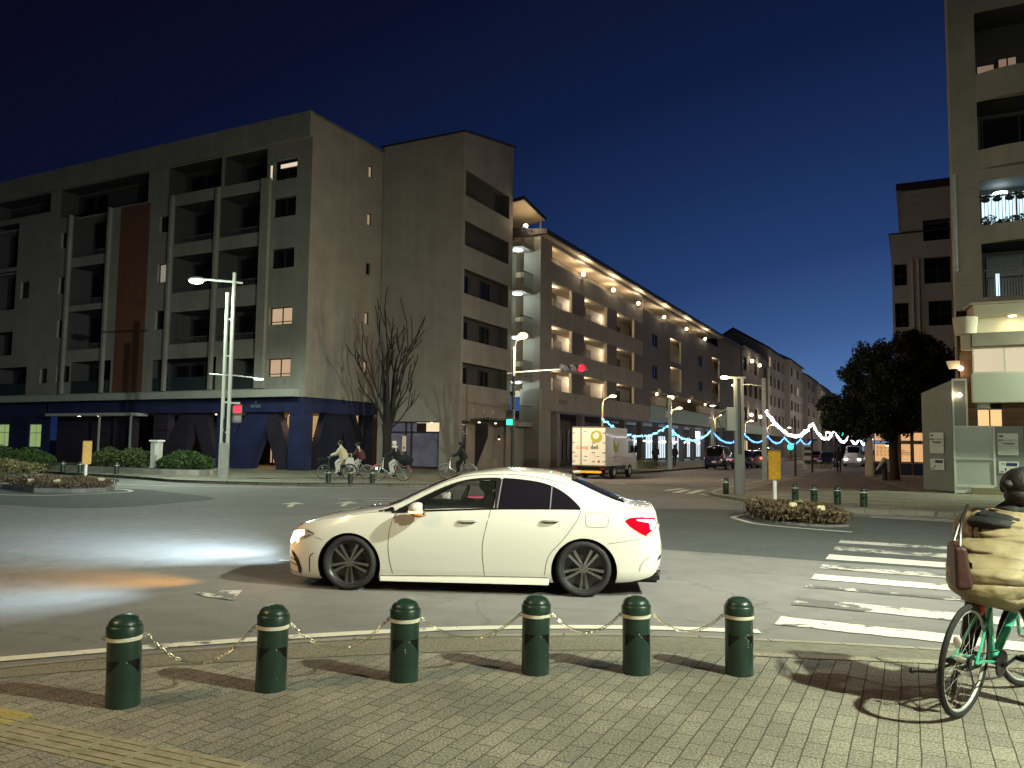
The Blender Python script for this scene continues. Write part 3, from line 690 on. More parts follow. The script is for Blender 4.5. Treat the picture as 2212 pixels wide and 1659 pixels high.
# ---- the white sedan
CARP = Vector((-.4197, 9.997, 0)); CARA = R(174.957)
hero = thing('sedan', 'white four door sedan turning with its headlight, amber indicator and brake light lit', 'car', tuple(CARP), CARA)
C1 = Car(zb=[(-2.232, .42), (-2.2, .33), (-2.07, .22), (-1.75, .165), (-1.0, .145), (1.0, .137), (1.75, .115), (2.1, .125), (2.185, .16), (2.205, .24)],
         zs=[(-2.232, .62), (-2.19, .80), (-2.15, .93), (-2.0, .975), (-1.67, .99), (-1.3, .975), (-.3, .95), (.66, .905), (.82, .91), (1.0, .90), (1.54, .825), (1.92, .745), (2.09, .675), (2.17, .56), (2.205, .40)],
         zr=[(-2.02, .3), (-1.93, .99), (-1.67, 1.03), (-1.45, 1.12), (-1.18, 1.235), (-.84, 1.315), (-.48, 1.352), (-.29, 1.352), (.034, 1.325), (.299, 1.245), (.588, 1.105), (.80, .985), (.93, .93), (1.0, .91), (1.06, .3)],
         zt=[(-2.232, .66), (-2.205, .86), (-2.185, .965), (-2.15, 1.005), (-2.08, 1.012), (-1.95, 1.022), (-1.81, 1.07), (-1.52, 1.19), (-1.23, 1.315), (-1.0, 1.38), (-.81, 1.405), (-.425, 1.418), (-.2, 1.40), (.12, 1.35), (.402, 1.255), (.75, 1.09), (1.0, .975), (1.08, .945), (1.2, .928), (1.64, .86), (2.0, .765), (2.1, .715), (2.17, .62), (2.205, .43)],
         w=[(-2.232, .58), (-2.2, .70), (-2.12, .79), (-1.9, .865), (-1.6, .893), (-1.3, .898), (0, .893), (1.35, .893), (1.7, .87), (1.95, .81), (2.1, .72), (2.17, .62), (2.205, .48)],
         ws=[(-2.232, .52), (-2.19, .62), (-2.1, .70), (-1.8, .78), (-1.4, .825), (0, .83), (.8, .83), (1.3, .83), (1.7, .79), (1.95, .72), (2.1, .62), (2.205, .40)],
         wr=[(-2.232, .50), (-2.0, .66), (-1.7, .69), (-1.3, .63), (-.8, .595), (-.3, .59), (.3, .61), (.7, .68), (.95, .76), (1.3, .79), (1.7, .74), (1.95, .66), (2.1, .55), (2.205, .36)])
body = C1.body().build('body', [M_car, M_well, M_tint], hero, False)
cs = []
def cutter(b, m):
    o = b.build('cutter', m, None); o.location = hero.location; o.rotation_euler = hero.rotation_euler; return o
body.parent = None; body.location = hero.location; body.rotation_euler = hero.rotation_euler
for x in (1.372, -1.34):
    for s in (-1, 1):
        b = MB(); b.cyl((x, s*.55, .285), (x, s*1.1, .285), .372, n=64); cs.append(cutter(b, M_well))
dlo_f = [(.79, .918), (.30, .950), (-.30, .972), (-.325, 1.285), (.02, 1.262), (.32, 1.165), (.60, 1.02)]
b = MB(); b.prism([(x, -1.0, z) for x, z in dlo_f], (0, 2.0, 0)); cs.append(cutter(b, M_well))
cut(body, cs)
body.location = (0, 0, 0); body.rotation_euler = (0, 0, 0); body.parent = hero
# glass, trims
def side_part(name, polys, m, off=.004, both=True, lines=None, lw=.006, parent=hero, car=C1, edge_sm=True, step=.05):
    b = MB()
    for s in ((1, -1) if both else (1,)):
        for p in polys: car.side(b, p, off, s, step)
        for l in (lines or []): car.line(b, l, lw, off, s)
    return b.build(name, m, parent, edge_sm)
dlo = smooth([(.885, .905), (.83, .93), (.588, 1.06), (.30, 1.20), (.03, 1.285), (-.3, 1.312), (-.72, 1.285), (-.97, 1.225), (-1.15, 1.125), (-1.27, 1.02), (-1.30, .978)], 4)
dlo_b = smooth([(-1.30, .978), (-.6, .967), (0, .948), (.5, .918), (.885, .893)], 4)
for s in (1, -1):
    # black surround as a frame round the open front window, tinted glass behind it
    b = MB(); cols = []
    top = [(x, z) for x, z in dlo]; bot = [(x, z) for x, z in dlo_b][::-1]
    def zat(L, x):
        for (a, c), (d, e) in zip(L, L[1:]):
            if min(a, d) <= x <= max(a, d) and a != d: return c+(e-c)*(x-a)/(d-a)
        return L[-1][1] if abs(x-L[-1][0]) < abs(x-L[0][0]) else L[0][1]
    C1.side(b, [(x, z) for x, z in dlo if x <= -.315]+[(-.315, zat(dlo, -.315)), (-.315, zat(dlo_b, -.315))]+[(x, z) for x, z in dlo_b if x < -.315][::-1], .003, s)
    o = b.build('rear_side_window', M_tint, hero, True)
    b = MB(); C1.side(b, [(x, z) for x, z in dlo if x >= -.36]+[(-.36, zat(dlo, -.36))]+[(-.36, zat(dlo_b, -.36))]+[(x, z) for x, z in dlo_b if x > -.36], .0035, s) if 0 else None
    # frame strips round the front opening
    b = MB(); outer = [(x, z) for x, z in dlo if x > -.31]; 
    inner_top = [(.72, .955), (.58, 1.03), (.32, 1.165), (.02, 1.262), (-.2, 1.28), (-.325, 1.285)]
    C1.side(b, outer+[(-.31, zat(dlo, -.31))]+[(x, z) for x, z in reversed(inner_top)]+[(.79, .918), (.885, .893)], .0032, s)
    C1.side(b, [(-.31, .974), (.79, .920), (.885, .893), (-.31, .955)], .0032, s)
    C1.side(b, [(-.31, .96), (-.36, .96), (-.36, 1.31), (-.31, 1.31)], .0032, s)
    C1.side(b, [(.885, .893), (.80, .95), (.66, .93), (.70, .905)], .004, s)
    b.build('window_frame', M_black, hero)
    b = MB(); C1.side(b, [(.80, .92), (.30, .950), (-.31, .972), (-.325, 1.285), (.02, 1.262), (.32, 1.165), (.62, 1.01)], -.012, s)
    b.build('front_side_window', mat('clear_side_glass', (.02, .025, .02), .03, alpha=.35), hero, True)
side_part('chrome_trim', [], M_chrome, .006, lines=[[(x, z) for x, z in dlo_b][::1]], lw=.008)
for s in (1, -1):
    for l_ in ([(-.378, 1.30), (-.342, .968)], [(-.965, 1.22), (-.95, .972)]): b = MB(); C1.line(b, l_, .012, .006, s); b.build('pillar_trim', mat('satin_grey_trim', (.18, .18, .19), .3), hero)
b = MB(); C1.top(b, .98, .16, .70, .56, .004, 12); b.build('windscreen', M_tint, hero, True)
b = MB(); C1.top(b, -1.80, -1.19, .62, .53, .004, 12); b.build('rear_window', M_tint, hero, True)
b = MB()
for s in (1, -1): C1.side(b, smooth([(.84, .90), (.9, .955), (.97, .93), (1.06, .912)], 3)+[(1.06, .90), (.9, .90)], .004, s)
b.build('cowl', M_black, hero)
side_part('door_seam', [], M_seam, .0015, lines=[[(.83, .89), (.87, .81), (.905, .63), (.90, .41), (.855, .20)], [(-.27, .955), (-.185, .555), (-.21, .21)], [(-1.30, .965), (-1.255, .85), (-1.10, .635), (-.94, .45), (-.895, .235)], [(-.93, .205), (0, .198), (1.0, .175)]], lw=.007)
side_part('bumper_seam', [], M_seam, .0015, lines=[[(-1.60, .60), (-1.93, .655), (-2.03, .69)], [(1.70, .57), (1.80, .60)]], lw=.005)
side_part('roof_seam', [], M_seam, .002, lines=[[(.55, 1.13), (.3, 1.25), (.03, 1.322), (-.3, 1.348), (-.5, 1.350), (-.84, 1.312), (-1.15, 1.245)]], lw=.006)
side_part('fuel_flap', [], M_seam, .002, both=False, lines=[[(-1.36, .935), (-1.35, .86), (-1.365, .80), (-1.40, .785), (-1.56, .785), (-1.60, .80), (-1.61, .86), (-1.60, .92), (-1.56, .94), (-1.40, .94), (-1.36, .935)]], lw=.005)
for s in (1, -1):
    for x0, x1, z in ((-.125, .105, .812), (-1.07, -.85, .836)):
        b = MB(); pts = [(x0+(x1-x0)*i/8, s*(C1.ys(x0+(x1-x0)*i/8, z)+.010+.022*math.sin(math.pi*i/8)**.6), z+.012+(i-4)*-.001) for i in range(9)]
        b.tube(pts, [.007, .012, .015, .016, .016, .016, .015, .012, .007], 8); h = b.build('door_handle', M_car, hero, True)
        b = MB(); C1.side(b, [(x0+.02, z), (x0+.05, z+.016), (x1-.03, z+.018), (x1-.01, z), (x1-.05, z-.022), (x0+.06, z-.022)], .003, s); b.build('handle_recess', mat('painted_recess_shade', (.16, .15, .13), .4), h)  # darker tone of the car paint stands for shade in the handle recess
        b = MB(); b.tube([(p[0], p[1]+s*.012, p[2]+.006) for p in pts[1:-1]], .003, 5); b.build('chrome_strip', M_chrome, h)
    b = MB(); b.ball((.56, s*.985, .955), .1, 20, (1.0, .95, .80)); m = b.build('door_mirror', M_car, hero, True)
    b = MB(); b.tube([(.62, s*.86, .90), (.585, s*.92, .89), (.56, s*.97, .905)], .018, 8); b.build('mirror_arm', M_black, m, True)
    b = MB(); b.ball((.54, s*.985, .89), .088, 16, (.95, .93, .35)); b.build('mirror_base', mat('painted_amber_glow', (.30, .12, .03), .4), m, True)  # amber indicator light on the mirror base is put into its colour
    b = MB(); b.tube([(.645, s*1.018, .925), (.60, s*1.06, .922), (.53, s*1.079, .924), (.475, s*1.068, .93)], .011, 8); b.build('mirror_indicator', emis('amber_lit', (1, .55, .10), 9 if s > 0 else .2) if s > 0 else M_chrome, m, True)
    b = MB(); b.cyl((.462, s*.985, .96), (.458, s*.985, .96), .078, n=24); b.build('mirror_glass', M_chrome, m)
    # headlight
    b = MB(); C1.side(b, [(2.165, .60), (2.11, .655), (1.90, .682), (1.79, .625), (1.875, .585), (2.02, .545), (2.12, .485), (2.165, .50)], .006, s, .02)
    h = b.build('headlight', mat('headlight_lens', (.35, .33, .30), .05, coat=1), hero, True)
    b = MB(); C1.side(b, [(2.16, .595), (2.10, .645), (1.95, .672), (1.93, .625), (2.03, .56), (2.12, .50), (2.155, .51)], .010, s, .02)
    b.build('lit_lamp', emis('headlight_lit', (1, .78, .48), 16), h, True)
    b = MB(); C1.line(b, [(1.80, .635), (1.9, .668)], .012, .012, s); C1.line(b, [(1.85, .62), (1.93, .585)], .01, .012, s); b.build('lamp_detail', M_chrome, h)
    # tail light
    b = MB(); C1.side(b, smooth([(-1.795, .86), (-1.86, .893), (-2.0, .90), (-2.135, .893)], 3)+[(-2.165, .83), (-2.135, .735), (-2.04, .692), (-1.97, .725), (-1.86, .795)], .007, s, .02)
    h = b.build('tail_light', mat('tail_lens_red', (.25, 0, .004), .15, emit=(1, .0, .02), estr=.75), hero, True)
    b = MB(); C1.side(b, [(-1.93, .878), (-2.12, .872), (-2.155, .845), (-2.13, .76), (-2.085, .762), (-2.09, .81), (-2.07, .838), (-1.93, .865)], .012, s, .015)
    b.build('brake_lamp', emis('brake_lit', (1, .22, .30), 9), h, True)
    b = MB(); C1.side(b, [(-2.05, .708), (-2.12, .757), (-2.145, .76), (-2.125, .727), (-2.04, .694)], .012, s, .02)
    b.build('rear_indicator', emis('rear_amber_lit', (1, .60, .12), 7), h, True)
# bumper openings, sill, diffuser, exhaust
side_part('bumper_intake', [[(2.125, .43), (2.06, .40), (2.00, .33), (1.955, .22), (1.965, .16), (2.00, .17), (2.02, .25), (2.07, .33)]], M_black, .004, lines=[[(2.13, .34), (2.03, .30)], [(2.14, .28), (2.0, .25)]], lw=.012, step=.02)
side_part('intake_blade', [], M_chrome, .007, lines=[[(2.15, .205), (2.08, .175), (1.985, .158)]], lw=.012)
side_part('bumper_slit', [], M_black, .003, lines=[[(1.85, .19), (1.852, .33), (1.835, .385), (1.80, .412)]], lw=.012)
side_part('rear_bumper_vent', [], mat('painted_vent_shade', (.30, .29, .26), .5), .003, lines=[[(-1.96, .30), (-1.98, .37), (-2.03, .43), (-2.09, .46)]], lw=.02)  # shade in the bumper fold painted as a darker tone
side_part('rear_bumper_fin', [[(-2.16, .40), (-2.215, .43), (-2.225, .47), (-2.19, .46)]], M_black, .004, step=.02)
for s in (1, -1): b = MB(); b.prism([(.99, s*.885, .175), (-.945, s*.885, .20), (-.945, s*.905, .13), (.99, s*.905, .125)], (0, -s*.08, 0)); b.build('side_skirt', M_car, hero)
b = MB(); b.bbox(-2.2, -1.75, -.68, .68, .15, .26, .03, Matrix.Rotation(R(-8), 4, 'Y') @ Matrix.Translation((.0, 0, -.29)) if 0 else None); b.build('diffuser', M_black, hero)
for s in (1, -1):
    b = MB(); b.tube([(-2.05, s*.52, .25), (-2.22, s*.52, .26)], .042, 14); b.build('exhaust_tip', M_chrome, hero, True)
b = MB(); b.box(-1.75, 1.8, -.72, .72, .14, .30); b.build('underbody', M_well, hero)
for x, y in ((1.366, .785), (1.366, -.785), (-1.334, .785), (-1.334, -.785)): wheel(hero, x, y, .314, .314, .22)
# number plate and roof antenna
b = MB(); b.bbox(-2.245, -2.232, -.165, .165, .60, .765, .004); b.build('number_plate', M_white, hero)
b = MB(); b.prism([(-1.06, -.012, 1.37), (-1.22, -.012, 1.33), (-1.18, -.012, 1.385)], (0, .024, 0)); b.build('roof_fin', M_black, hero)
# inside: dash, seat backs, steering wheel
M_int = mat('dark_interior', (.02, .018, .02), .8)
for yy in (.36, -.36):
    b = MB(); b.bbox(-.30, -.14, yy-.2, yy+.2, .90, 1.10, .04); b.bbox(-.27, -.18, yy-.11, yy+.11, 1.12, 1.27, .04); b.build('seat', M_int, hero, True)
b = MB(); b.bbox(.30, .80, -.74, .74, .88, .955, .02); b.build('dashboard', M_int, hero)
b = MB(); M = Matrix.Translation((.22, -.36, 1.0)) @ Matrix.Rotation(R(68), 4, 'Y'); b.tube([M @ Vector((.17*math.cos(t*math.pi/12), .17*math.sin(t*math.pi/12), 0)) for t in range(24)], .014, 6, closed=True); b.cyl(M @ Vector((0, 0, 0)), M @ Vector((0, 0, -.15)), .03); b.build('steering_wheel', M_int, hero, True)
b = MB(); b.tube([(.30, -.72, .985), (.0, -.735, .99), (-.20, -.735, .99)], .005, 6); b.build('ambient_light_strip', emis('pink_strip', (1, .08, .18), 1.4), hero)
# headlamp and indicator light
cx, sx = math.cos(CARA), math.sin(CARA)
for s, yaw, W_ in ((-.66, -.80, 5600), (-.66, -.45, 4600), (-.66, -.12, 2600), (.66, .40, 2000), (.66, .70, 2000)):
    lamp('SPOT', (2.24, s, .60), (.66, .86, 1.0), W_, hero, .05, aim((1, yaw, .08)), R(56), 1, 'headlight_beam')
lamp('SPOT', (2.24, -.66, .60), (.66, .86, 1.0), 700, hero, .05, aim((1, -.5, -.08)), R(75), 1, 'headlight_beam')
lamp('SPOT', (2.20, .64, .55), (1, .42, .06), 1000, hero, .03, aim((1, .04, -.10)), R(48), 1, 'indicator_beam')
lamp('POINT', (2.34, .80, .56), (1, .55, .22), 5.0, hero, .05, name='fender_fill')  # amber fill added off the nose to warm the front fender
lamp('SPOT', (-2.26, .62, .80), (1, .05, .06), 4, hero, .05, aim((-1, .3, -.6)), R(140), .9, 'brake_glow')
# the driver behind the wheel, right hand drive
dr = thing('person', 'dark figure of the driver sitting behind the wheel of the white sedan', 'person', tuple(CARP), CARA)
M_skin = mat('skin', (.36, .20, .13), .6); M_coatd = mat('dark_coat', (.012, .013, .017), .85, bump=.3, bscale=25); M_hair = mat('black_hair', (.006, .005, .005), .6, bump=.35, bscale=70)
skin('body', [(-.05, -.36, .50), (-.10, -.36, .75), (-.12, -.36, .98), (-.10, -.36, 1.06), (-.085, -.36, 1.13), (-.08, -.36, 1.20), (-.10, -.20, 1.0), (.02, -.20, .88), (.18, -.28, .98), (-.10, -.52, 1.0), (.02, -.52, .88), (.18, -.46, .98)],
     [(0, 1), (1, 2), (2, 3), (3, 4), (4, 5), (2, 6), (6, 7), (7, 8), (2, 9), (9, 10), (10, 11)], [.15, .15, .14, .07, .075, .085, .06, .045, .035, .06, .045, .035], M_coatd, dr, 1)
b = MB(); b.ball((-.065, -.36, 1.185), .088, 14, (1, .85, 1.2)); b.build('head', M_skin, dr, True)
b = MB(); b.ball((-.085, -.36, 1.21), .095, 14, (1, .92, 1.05)); b.build('hair', M_hair, dr, True)
# ================================================================ BUILDINGS (a across the street, b along it)
BR = -TH
def bthing(name, label, cat, a, b, group=None):
    t = thing(name, label, cat, (*xy(a, b), 0), BR, group); t['_o'] = 0; del t['_o']; ORG[t.name] = (a, b, 0); return t
ORG = {}
def bb(mb, name, m, t, smooth=False, **k): return mb.build(name, m, t, smooth, org=ORG[t.name], **k)
def front(B):     # facade looking down -b: s = a, d goes into the building
    return lambda s, z, d: (s, B+d, z)
def flank(A):     # facade looking towards +a: s = b
    return lambda s, z, d: (A-d, s, z)
def wall_open(F, s0, s1, z0, z1, ops, depth=.25):
    """wall with rectangular openings and their reveals; ops: (s0, s1, z0, z1[, depth])"""
    b = MB(); ss = sorted(set([s0, s1]+[min(max(o[i], s0), s1) for o in ops for i in (0, 1)])); zz = sorted(set([z0, z1]+[min(max(o[i], z0), z1) for o in ops for i in (2, 3)]))
    for sa, sb in zip(ss, ss[1:]):
        for za, zb in zip(zz, zz[1:]):
            sm, zm = (sa+sb)/2, (za+zb)/2
            if any(o[0] < sm < o[1] and o[2] < zm < o[3] for o in ops): continue
            b.poly([F(sa, za, 0), F(sb, za, 0), F(sb, zb, 0), F(sa, zb, 0)])
    for o in ops:
        d = o[4] if len(o) > 4 else depth; k0 = len(b.f); a, c, e, f = max(o[0], s0), min(o[1], s1), max(o[2], z0), min(o[3], z1)
        b.poly([F(a, e, 0), F(a, f, 0), F(a, f, d), F(a, e, d)]); b.poly([F(c, e, 0), F(c, f, 0), F(c, f, d), F(c, e, d)])
        b.poly([F(a, e, 0), F(c, e, 0), F(c, e, d), F(a, e, d)]); b.poly([F(a, f, 0), F(c, f, 0), F(c, f, d), F(a, f, d)])
        if d >= .45: b.m[k0:] = [1]*(len(b.f)-k0)
    return b
def fbox(b, F, s0, s1, z0, z1, d0, d1):
    P = [F(s, z, d) for d in (d0, d1) for z in (z0, z1) for s in (s0, s1)]
    return b.add(P, [(0, 2, 3, 1), (4, 5, 7, 6), (0, 1, 5, 4), (2, 6, 7, 3), (0, 4, 6, 2), (1, 3, 7, 5)])
def window(F, s0, s1, z0, z1, d, t, m=None, n=2, transom=None, fm=None, name='window'):
    """frame with glazing bars at depth d and a pane just behind it"""
    b = MB(); w = .045
    for a, c, e, f in ((s0, s1, z0, z0+w), (s0, s1, z1-w, z1), (s0, s0+w, z0+w, z1-w), (s1-w, s1, z0+w, z1-w)): fbox(b, F, a, c, e, f, d-.03, d+.03)
    for i in range(1, n): sm = s0+(s1-s0)*i/n; fbox(b, F, sm-w/2, sm+w/2, z0+w, z1-w, d-.03, d+.03)
    if transom: fbox(b, F, s0+w, s1-w, z0+(z1-z0)*transom-w/2, z0+(z1-z0)*transom+w/2, d-.025, d+.025)
    fr = bb(b, name, fm or M_frame, t)
    p = MB(); p.poly([F(s0, z0, d+.035), F(s1, z0, d+.035), F(s1, z1, d+.035), F(s0, z1, d+.035)])
    pn = p.build('pane', m or M_glassdk, fr, org=ORG[t.name]); return fr
def rails(F, s0, s1, z0, z1, d, t, step=.12, m=None):
    b = MB(); fbox(b, F, s0, s1, z1-.05, z1, d-.03, d+.03); fbox(b, F, s0, s1, z0, z0+.04, d-.02, d+.02)
    n = int((s1-s0)/step)
    for i in range(n+1): s = s0+(s1-s0)*i/n; fbox(b, F, s-.01, s+.01, z0+.04, z1-.05, d-.01, d+.01)
    return bb(b, 'railing', m or M_rail, t)
M_wall_l = mat('left_block_render', (.25, .24, .205), .85, var=.16, vscale=.5, bump=.2, bscale=8, streak=.1)
M_terra = mat('terracotta_panel', (.145, .062, .036), .8, var=.15, vscale=1)
M_blue = bricks('blue_glazed_brick', (.020, .027, .100), (.015, .021, .080), (.003, .004, .014), 60., .105, (R(90), 0, 0), .012, spk=.2)
M_violet = bricks('dark_violet_brick', (.026, .020, .040), (.020, .016, .032), (.006, .005, .010), 60., .105, (R(90), 0, 0), .012, spk=.2); M_navyc = bricks('dark_navy_brick', (.010, .012, .035), (.008, .010, .028), (.003, .003, .008), 60., .105, (R(90), 0, 0), .012, spk=.2)
M_soff = mat('warm_soffit', (.50, .42, .28), .7)
M_roof = mat('dark_roof_metal', (.025, .025, .028), .6)
# -------------------------------------------------- corner apartment block on the left
AB = bthing('apartment_building', 'six storey beige apartment block on the left corner, standing on dark blue striped columns', 'building', -30, 33.6)
F = front(33.6)
bays = []
for (a, c) in ((-41.0, -37.4), (-37.05, -33.6)):
    for (e, f) in ((13.9, 16.35), (10.8, 13.1), (7.6, 9.6)): bays.append((a, c, e, f, 1.5))
for (e, f) in ((14.0, 17.0), (10.7, 13.35), (7.65, 10.3)): bays.append((-51.0, -47.3, e, f, 1.5))
for (e, f) in ((14.0, 17.2), (10.9, 13.7), (7.6, 9.3)): bays.append((-60.2, -57.2, e, f, 1.5))
bays += [(-66, -61.5, e, f, 1.5) for (e, f) in ((14, 17.2), (10.9, 13.7), (7.6, 9.3))]
low = [(-42.4, -36.9, 4.72, 6.7, 1.4), (-35.5, -33.3, 4.72, 6.5, 1.4), (-50.4, -46.4, 4.72, 6.85, 1.4), (-59.2, -55.3, 4.72, 6.7, 1.4)]
up = [(-41.7, -37.1, 17.1, 18.9, 1.3), (-36.8, -33.4, 17.05, 18.85, 1.3), (-52.5, -43.6, 17.0, 18.95, 1.3), (-60.5, -53.7, 17.6, 18.95, 1.3)]
wcol = [(-32.85, -31.1, z0, z1, .3) for z0, z1 in ((16.8, 18.0), (14.6, 15.75), (11.6, 12.75), (8.35, 9.35), (5.35, 6.4))]
small = [(-42.4, -41.25, 14.8, 15.85), (-42.4, -41.2, 11.6, 12.8), (-42.4, -41.2, 8.6, 9.8), (-52.3, -51.3, 14.8, 15.9), (-52.3, -51.2, 11.6, 12.8), (-52.2, -51.3, 8.6, 9.8), (-52.0, -50.6, 5.5, 6.6), (-53.8, -53.0, 5.5, 6.5), (-56.6, -55.6, 11.6, 12.8)]
ops = bays+low+up+wcol+small
M_inr = mat('painted_inner_shade', (.05, .05, .05), .8)  # shade inside balconies and slots is put into this dark colour
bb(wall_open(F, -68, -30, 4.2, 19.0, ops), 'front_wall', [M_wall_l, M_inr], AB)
b = MB(); E_ = flank(-30)
b = wall_open(E_, 33.6, 40.3, 4.2, 20.45, [(38.75, 39.2, z, z+.75, .18) for z in (18.3, 15.25, 12.1, 9.0, 5.95)])
bb(b, 'end_wall', M_plaster, AB)
for i, z in enumerate((18.3, 15.25, 12.1, 9.0, 5.95)):
    window(E_, 38.75, 39.2, z, z+.75, .12, AB, M_glassdk if i == 2 else emis('dim_stair_window', (1, .72, .38), .30), 1)
b = MB(); b.box(-68, -30, 33.6, 48, 20.3, 20.45); b.box(-68, -30.0, 33.35, 33.6, 19.0, 20.45); b.prism([(-68, 33.35, 19.0), (-68, 33.35, 20.45), (-68, 34.9, 18.9)], (38, 0, 0)) if 0 else None; bb(b, 'roof_fascia', M_wall_l, AB)
b = MB(); b.box(-68, -30.01, 33.36, 35.2, 18.97, 19.02); bb(b, 'eave_soffit', M_wall_l, AB)
b = MB(); b.box(-68, -30.25, 47.8, 48, 0, 20.3); b.box(-68, -67.8, 33.7, 47.8, 4, 20.3); bb(b, 'back_wall', M_wall_l, AB)
b = MB(); b.box(-68, -30.3, 33.9, 47.7, 4.25, 4.3)
for z in (7.5, 10.6, 13.7, 16.9): b.box(-68, -30.3, 33.86, 47.7, z-.12, z)
bb(b, 'floor_slab', M_wall_l, AB)
b = MB(); b.box(-68, -30.3, 35.1, 35.2, 4.3, 18.9); bb(b, 'inner_wall', mat('painted_inner_shade', (.05, .05, .05), .8), AB)   # wall at the back of the balconies
for i, o in enumerate(bays+low+up):
    a, c, e, f = o[:4]; h = f-e
    if h > 1.4 and a > -62: window(F, a+.35, min(a+3.0, c-.3), e-.0, f-.25, 1.42, AB, None, 2)
for o in bays:
    if o[1]-o[0] > 3 and o[0] > -62: rails(F, o[0]+.02, o[1]-.02, o[2]+.02, o[2]+.42, .1, AB, .15)
for o in low:
    bq = MB(); fbox(bq, F, o[0], o[1], 4.74, 5.55, .05, .08); bb(bq, 'glass_balcony_panel', mat('smoked_balcony_glass', (.03, .04, .04), .12), AB)
for o, lit in zip(wcol, (2, 0, 0, 1, 1)):
    window(F, *o[:4], .22, AB, {0: None, 1: M_curtain, 2: None}[lit], 2, .18 if lit else None)
    if lit == 2:
        bq = MB(); fbox(bq, F, o[0]+.35, o[1]-.1, 17.55, 17.78, .16, .18); bb(bq, 'lit_top_pane', emis('lit_slit', (1, .8, .6), .7), AB)
        bq = MB(); fbox(bq, F, o[0]-.25, o[0]-.12, 16.9, 17.75, -.02, .0); bb(bq, 'painted_lit_reveal', emis('lit_slit', (1, .8, .6), .45), AB)  # strip glows by itself in place of light falling on the reveal
for i, o in enumerate(small): window(F, *o[:4], .2, AB, M_curtain2 if i == 1 else None, 2, fm=M_frame)
b = MB(); b.box(-46.1, -43.3, 33.57, 33.62, 4.72, 16.9); bb(b, 'terracotta_panel', M_terra, AB)
for a in (-41.2, -37.22, -33.3, -47.1, -51.2): b = MB(); b.box(a-.1 if a != -33.3 else a-.32, a+.1 if a != -33.3 else a+.32, 33.38, 33.598, 4.72, 17.0); bb(b, 'pier', M_wall_l, AB)
b = MB(); b.box(-68, -30.35, 33.1, 33.58, 4.2, 4.62); bb(b, 'balcony_ledge', mat('pale_ledge', (.36, .36, .32), .8, var=.1), AB)
b = MB(); b.box(-30.75, -30.4, 33.35, 33.58, 4.64, 7.0); bb(b, 'downpipe_panel', mat('pale_ledge', (.36, .36, .32), .8), AB) if 0 else None
# ground floor of the block: blue striped bricks, slanted W columns, warm lit lobby
b = MB(); b.box(-52.9, -30.1, 33.75, 34.3, 3.38, 4.19); b.box(-30.75, -30.15, 33.7, 40.2, 3.38, 4.19); bb(b, 'beam', M_blue, AB)
b = MB(); b.bbox(-31.15, -30.12, 33.68, 34.5, .12, 3.38, .03); bb(b, 'corner_column', M_blue, AB)
F2 = front(34.0)
b = wall_open(F2, -68, -52.9, .12, 4.19, [(-60.2, -57.6, 1.1, 2.7), (-55.3, -53.9, 1.1, 2.7)]); bb(b, 'blue_wall', M_blue, AB)
M_gwin = emis('lit_green_blind', (.55, .78, .26), .40)
window(F2, -60.2, -57.6, 1.1, 2.7, .12, AB, M_gwin, 4, .62, M_white); window(F2, -55.3, -53.9, 1.1, 2.7, .12, AB, M_gwin, 2, .62, M_white)
def slant(b, F, sb0, sb1, st0, st1, z0, z1, d0, d1):
    P = [F(sb0, z0, d0), F(sb1, z0, d0), F(st1, z1, d0), F(st0, z1, d0)]; Q = [F(sb0, z0, d1), F(sb1, z0, d1), F(st1, z1, d1), F(st0, z1, d1)]
    b.add(P+Q, [(0, 1, 2, 3), (7, 6, 5, 4), (0, 4, 5, 1), (1, 5, 6, 2), (2, 6, 7, 3), (3, 7, 4, 0)])
F3 = front(34.0); E3 = flank(-30.25)
for q, m_ in (((-36.6, -34.3, -34.7, -32.95), M_blue), ((-32.3, -30.9, -33.6, -32.4), M_violet), ((-42.2, -40.1, -40.3, -38.95), M_violet), ((-37.9, -36.9, -39.3, -38.05), M_violet)):
    b = MB(); slant(b, F3, *q, .12, 3.385, 0 if m_ is M_blue else .06, .6); bb(b, 'slanted_column', m_, AB)
for a0_, a1_, m_ in ((-37.1, -35.7, M_blue), (-42.6, -41.3, M_violet), (-46.4, -44.6, M_violet)): b = MB(); b.box(a0_, a1_, 34.02, 34.55, .12, 3.385); bb(b, 'blue_pier', m_, AB)
for q in ((34.7, 37.0, 35.75, 37.45), (38.3, 40.1, 36.9, 38.55)): b = MB(); slant(b, E3, *q, .12, 3.385, .03 if q[0] < 36 else .06, .5); bb(b, 'slanted_column', M_navyc, AB)
b = MB(); b.box(-30.7, -30.3, 39.3, 40.28, .12, 3.385); bb(b, 'blue_pier', M_navyc, AB)
b = MB(); b.box(-52.8, -30.2, 34.3, 44, 3.39, 3.45); bb(b, 'lobby_ceiling', M_soff, AB)
b = MB(); b.box(-52.8, -46.0, 34.4, 34.6, .12, 3.4); b.box(-52.8, -38.5, 38.5, 38.7, .12, 3.5); bb(b, 'lobby_back_wall', M_violet, AB)
b = MB(); b.box(-38.5, -30.6, 40.0, 40.25, .12, 3.5); bb(b, 'lobby_glazed_wall', emis('lobby_glow', (1, .62, .28), .42), AB)
for i in range(7): b = MB(); b.box(-38.3+i*1.1, -38.22+i*1.1, 39.93, 39.99, .12, 3.48); bb(b, 'mullion', M_frame, AB)
b = MB(); b.box(-38.5, -30.6, 39.94, 39.985, 1.9, 2.0); b.box(-38.5, -30.6, 39.94, 39.985, .12, .3); bb(b, 'glazing_bar', M_frame, AB)
b = MB(); b.box(-52, -43.4, 33.0, 34.2, 3.2, 3.38); bb(b, 'entrance_canopy', mat('pale_ledge', (.36, .36, .32), .8), AB)
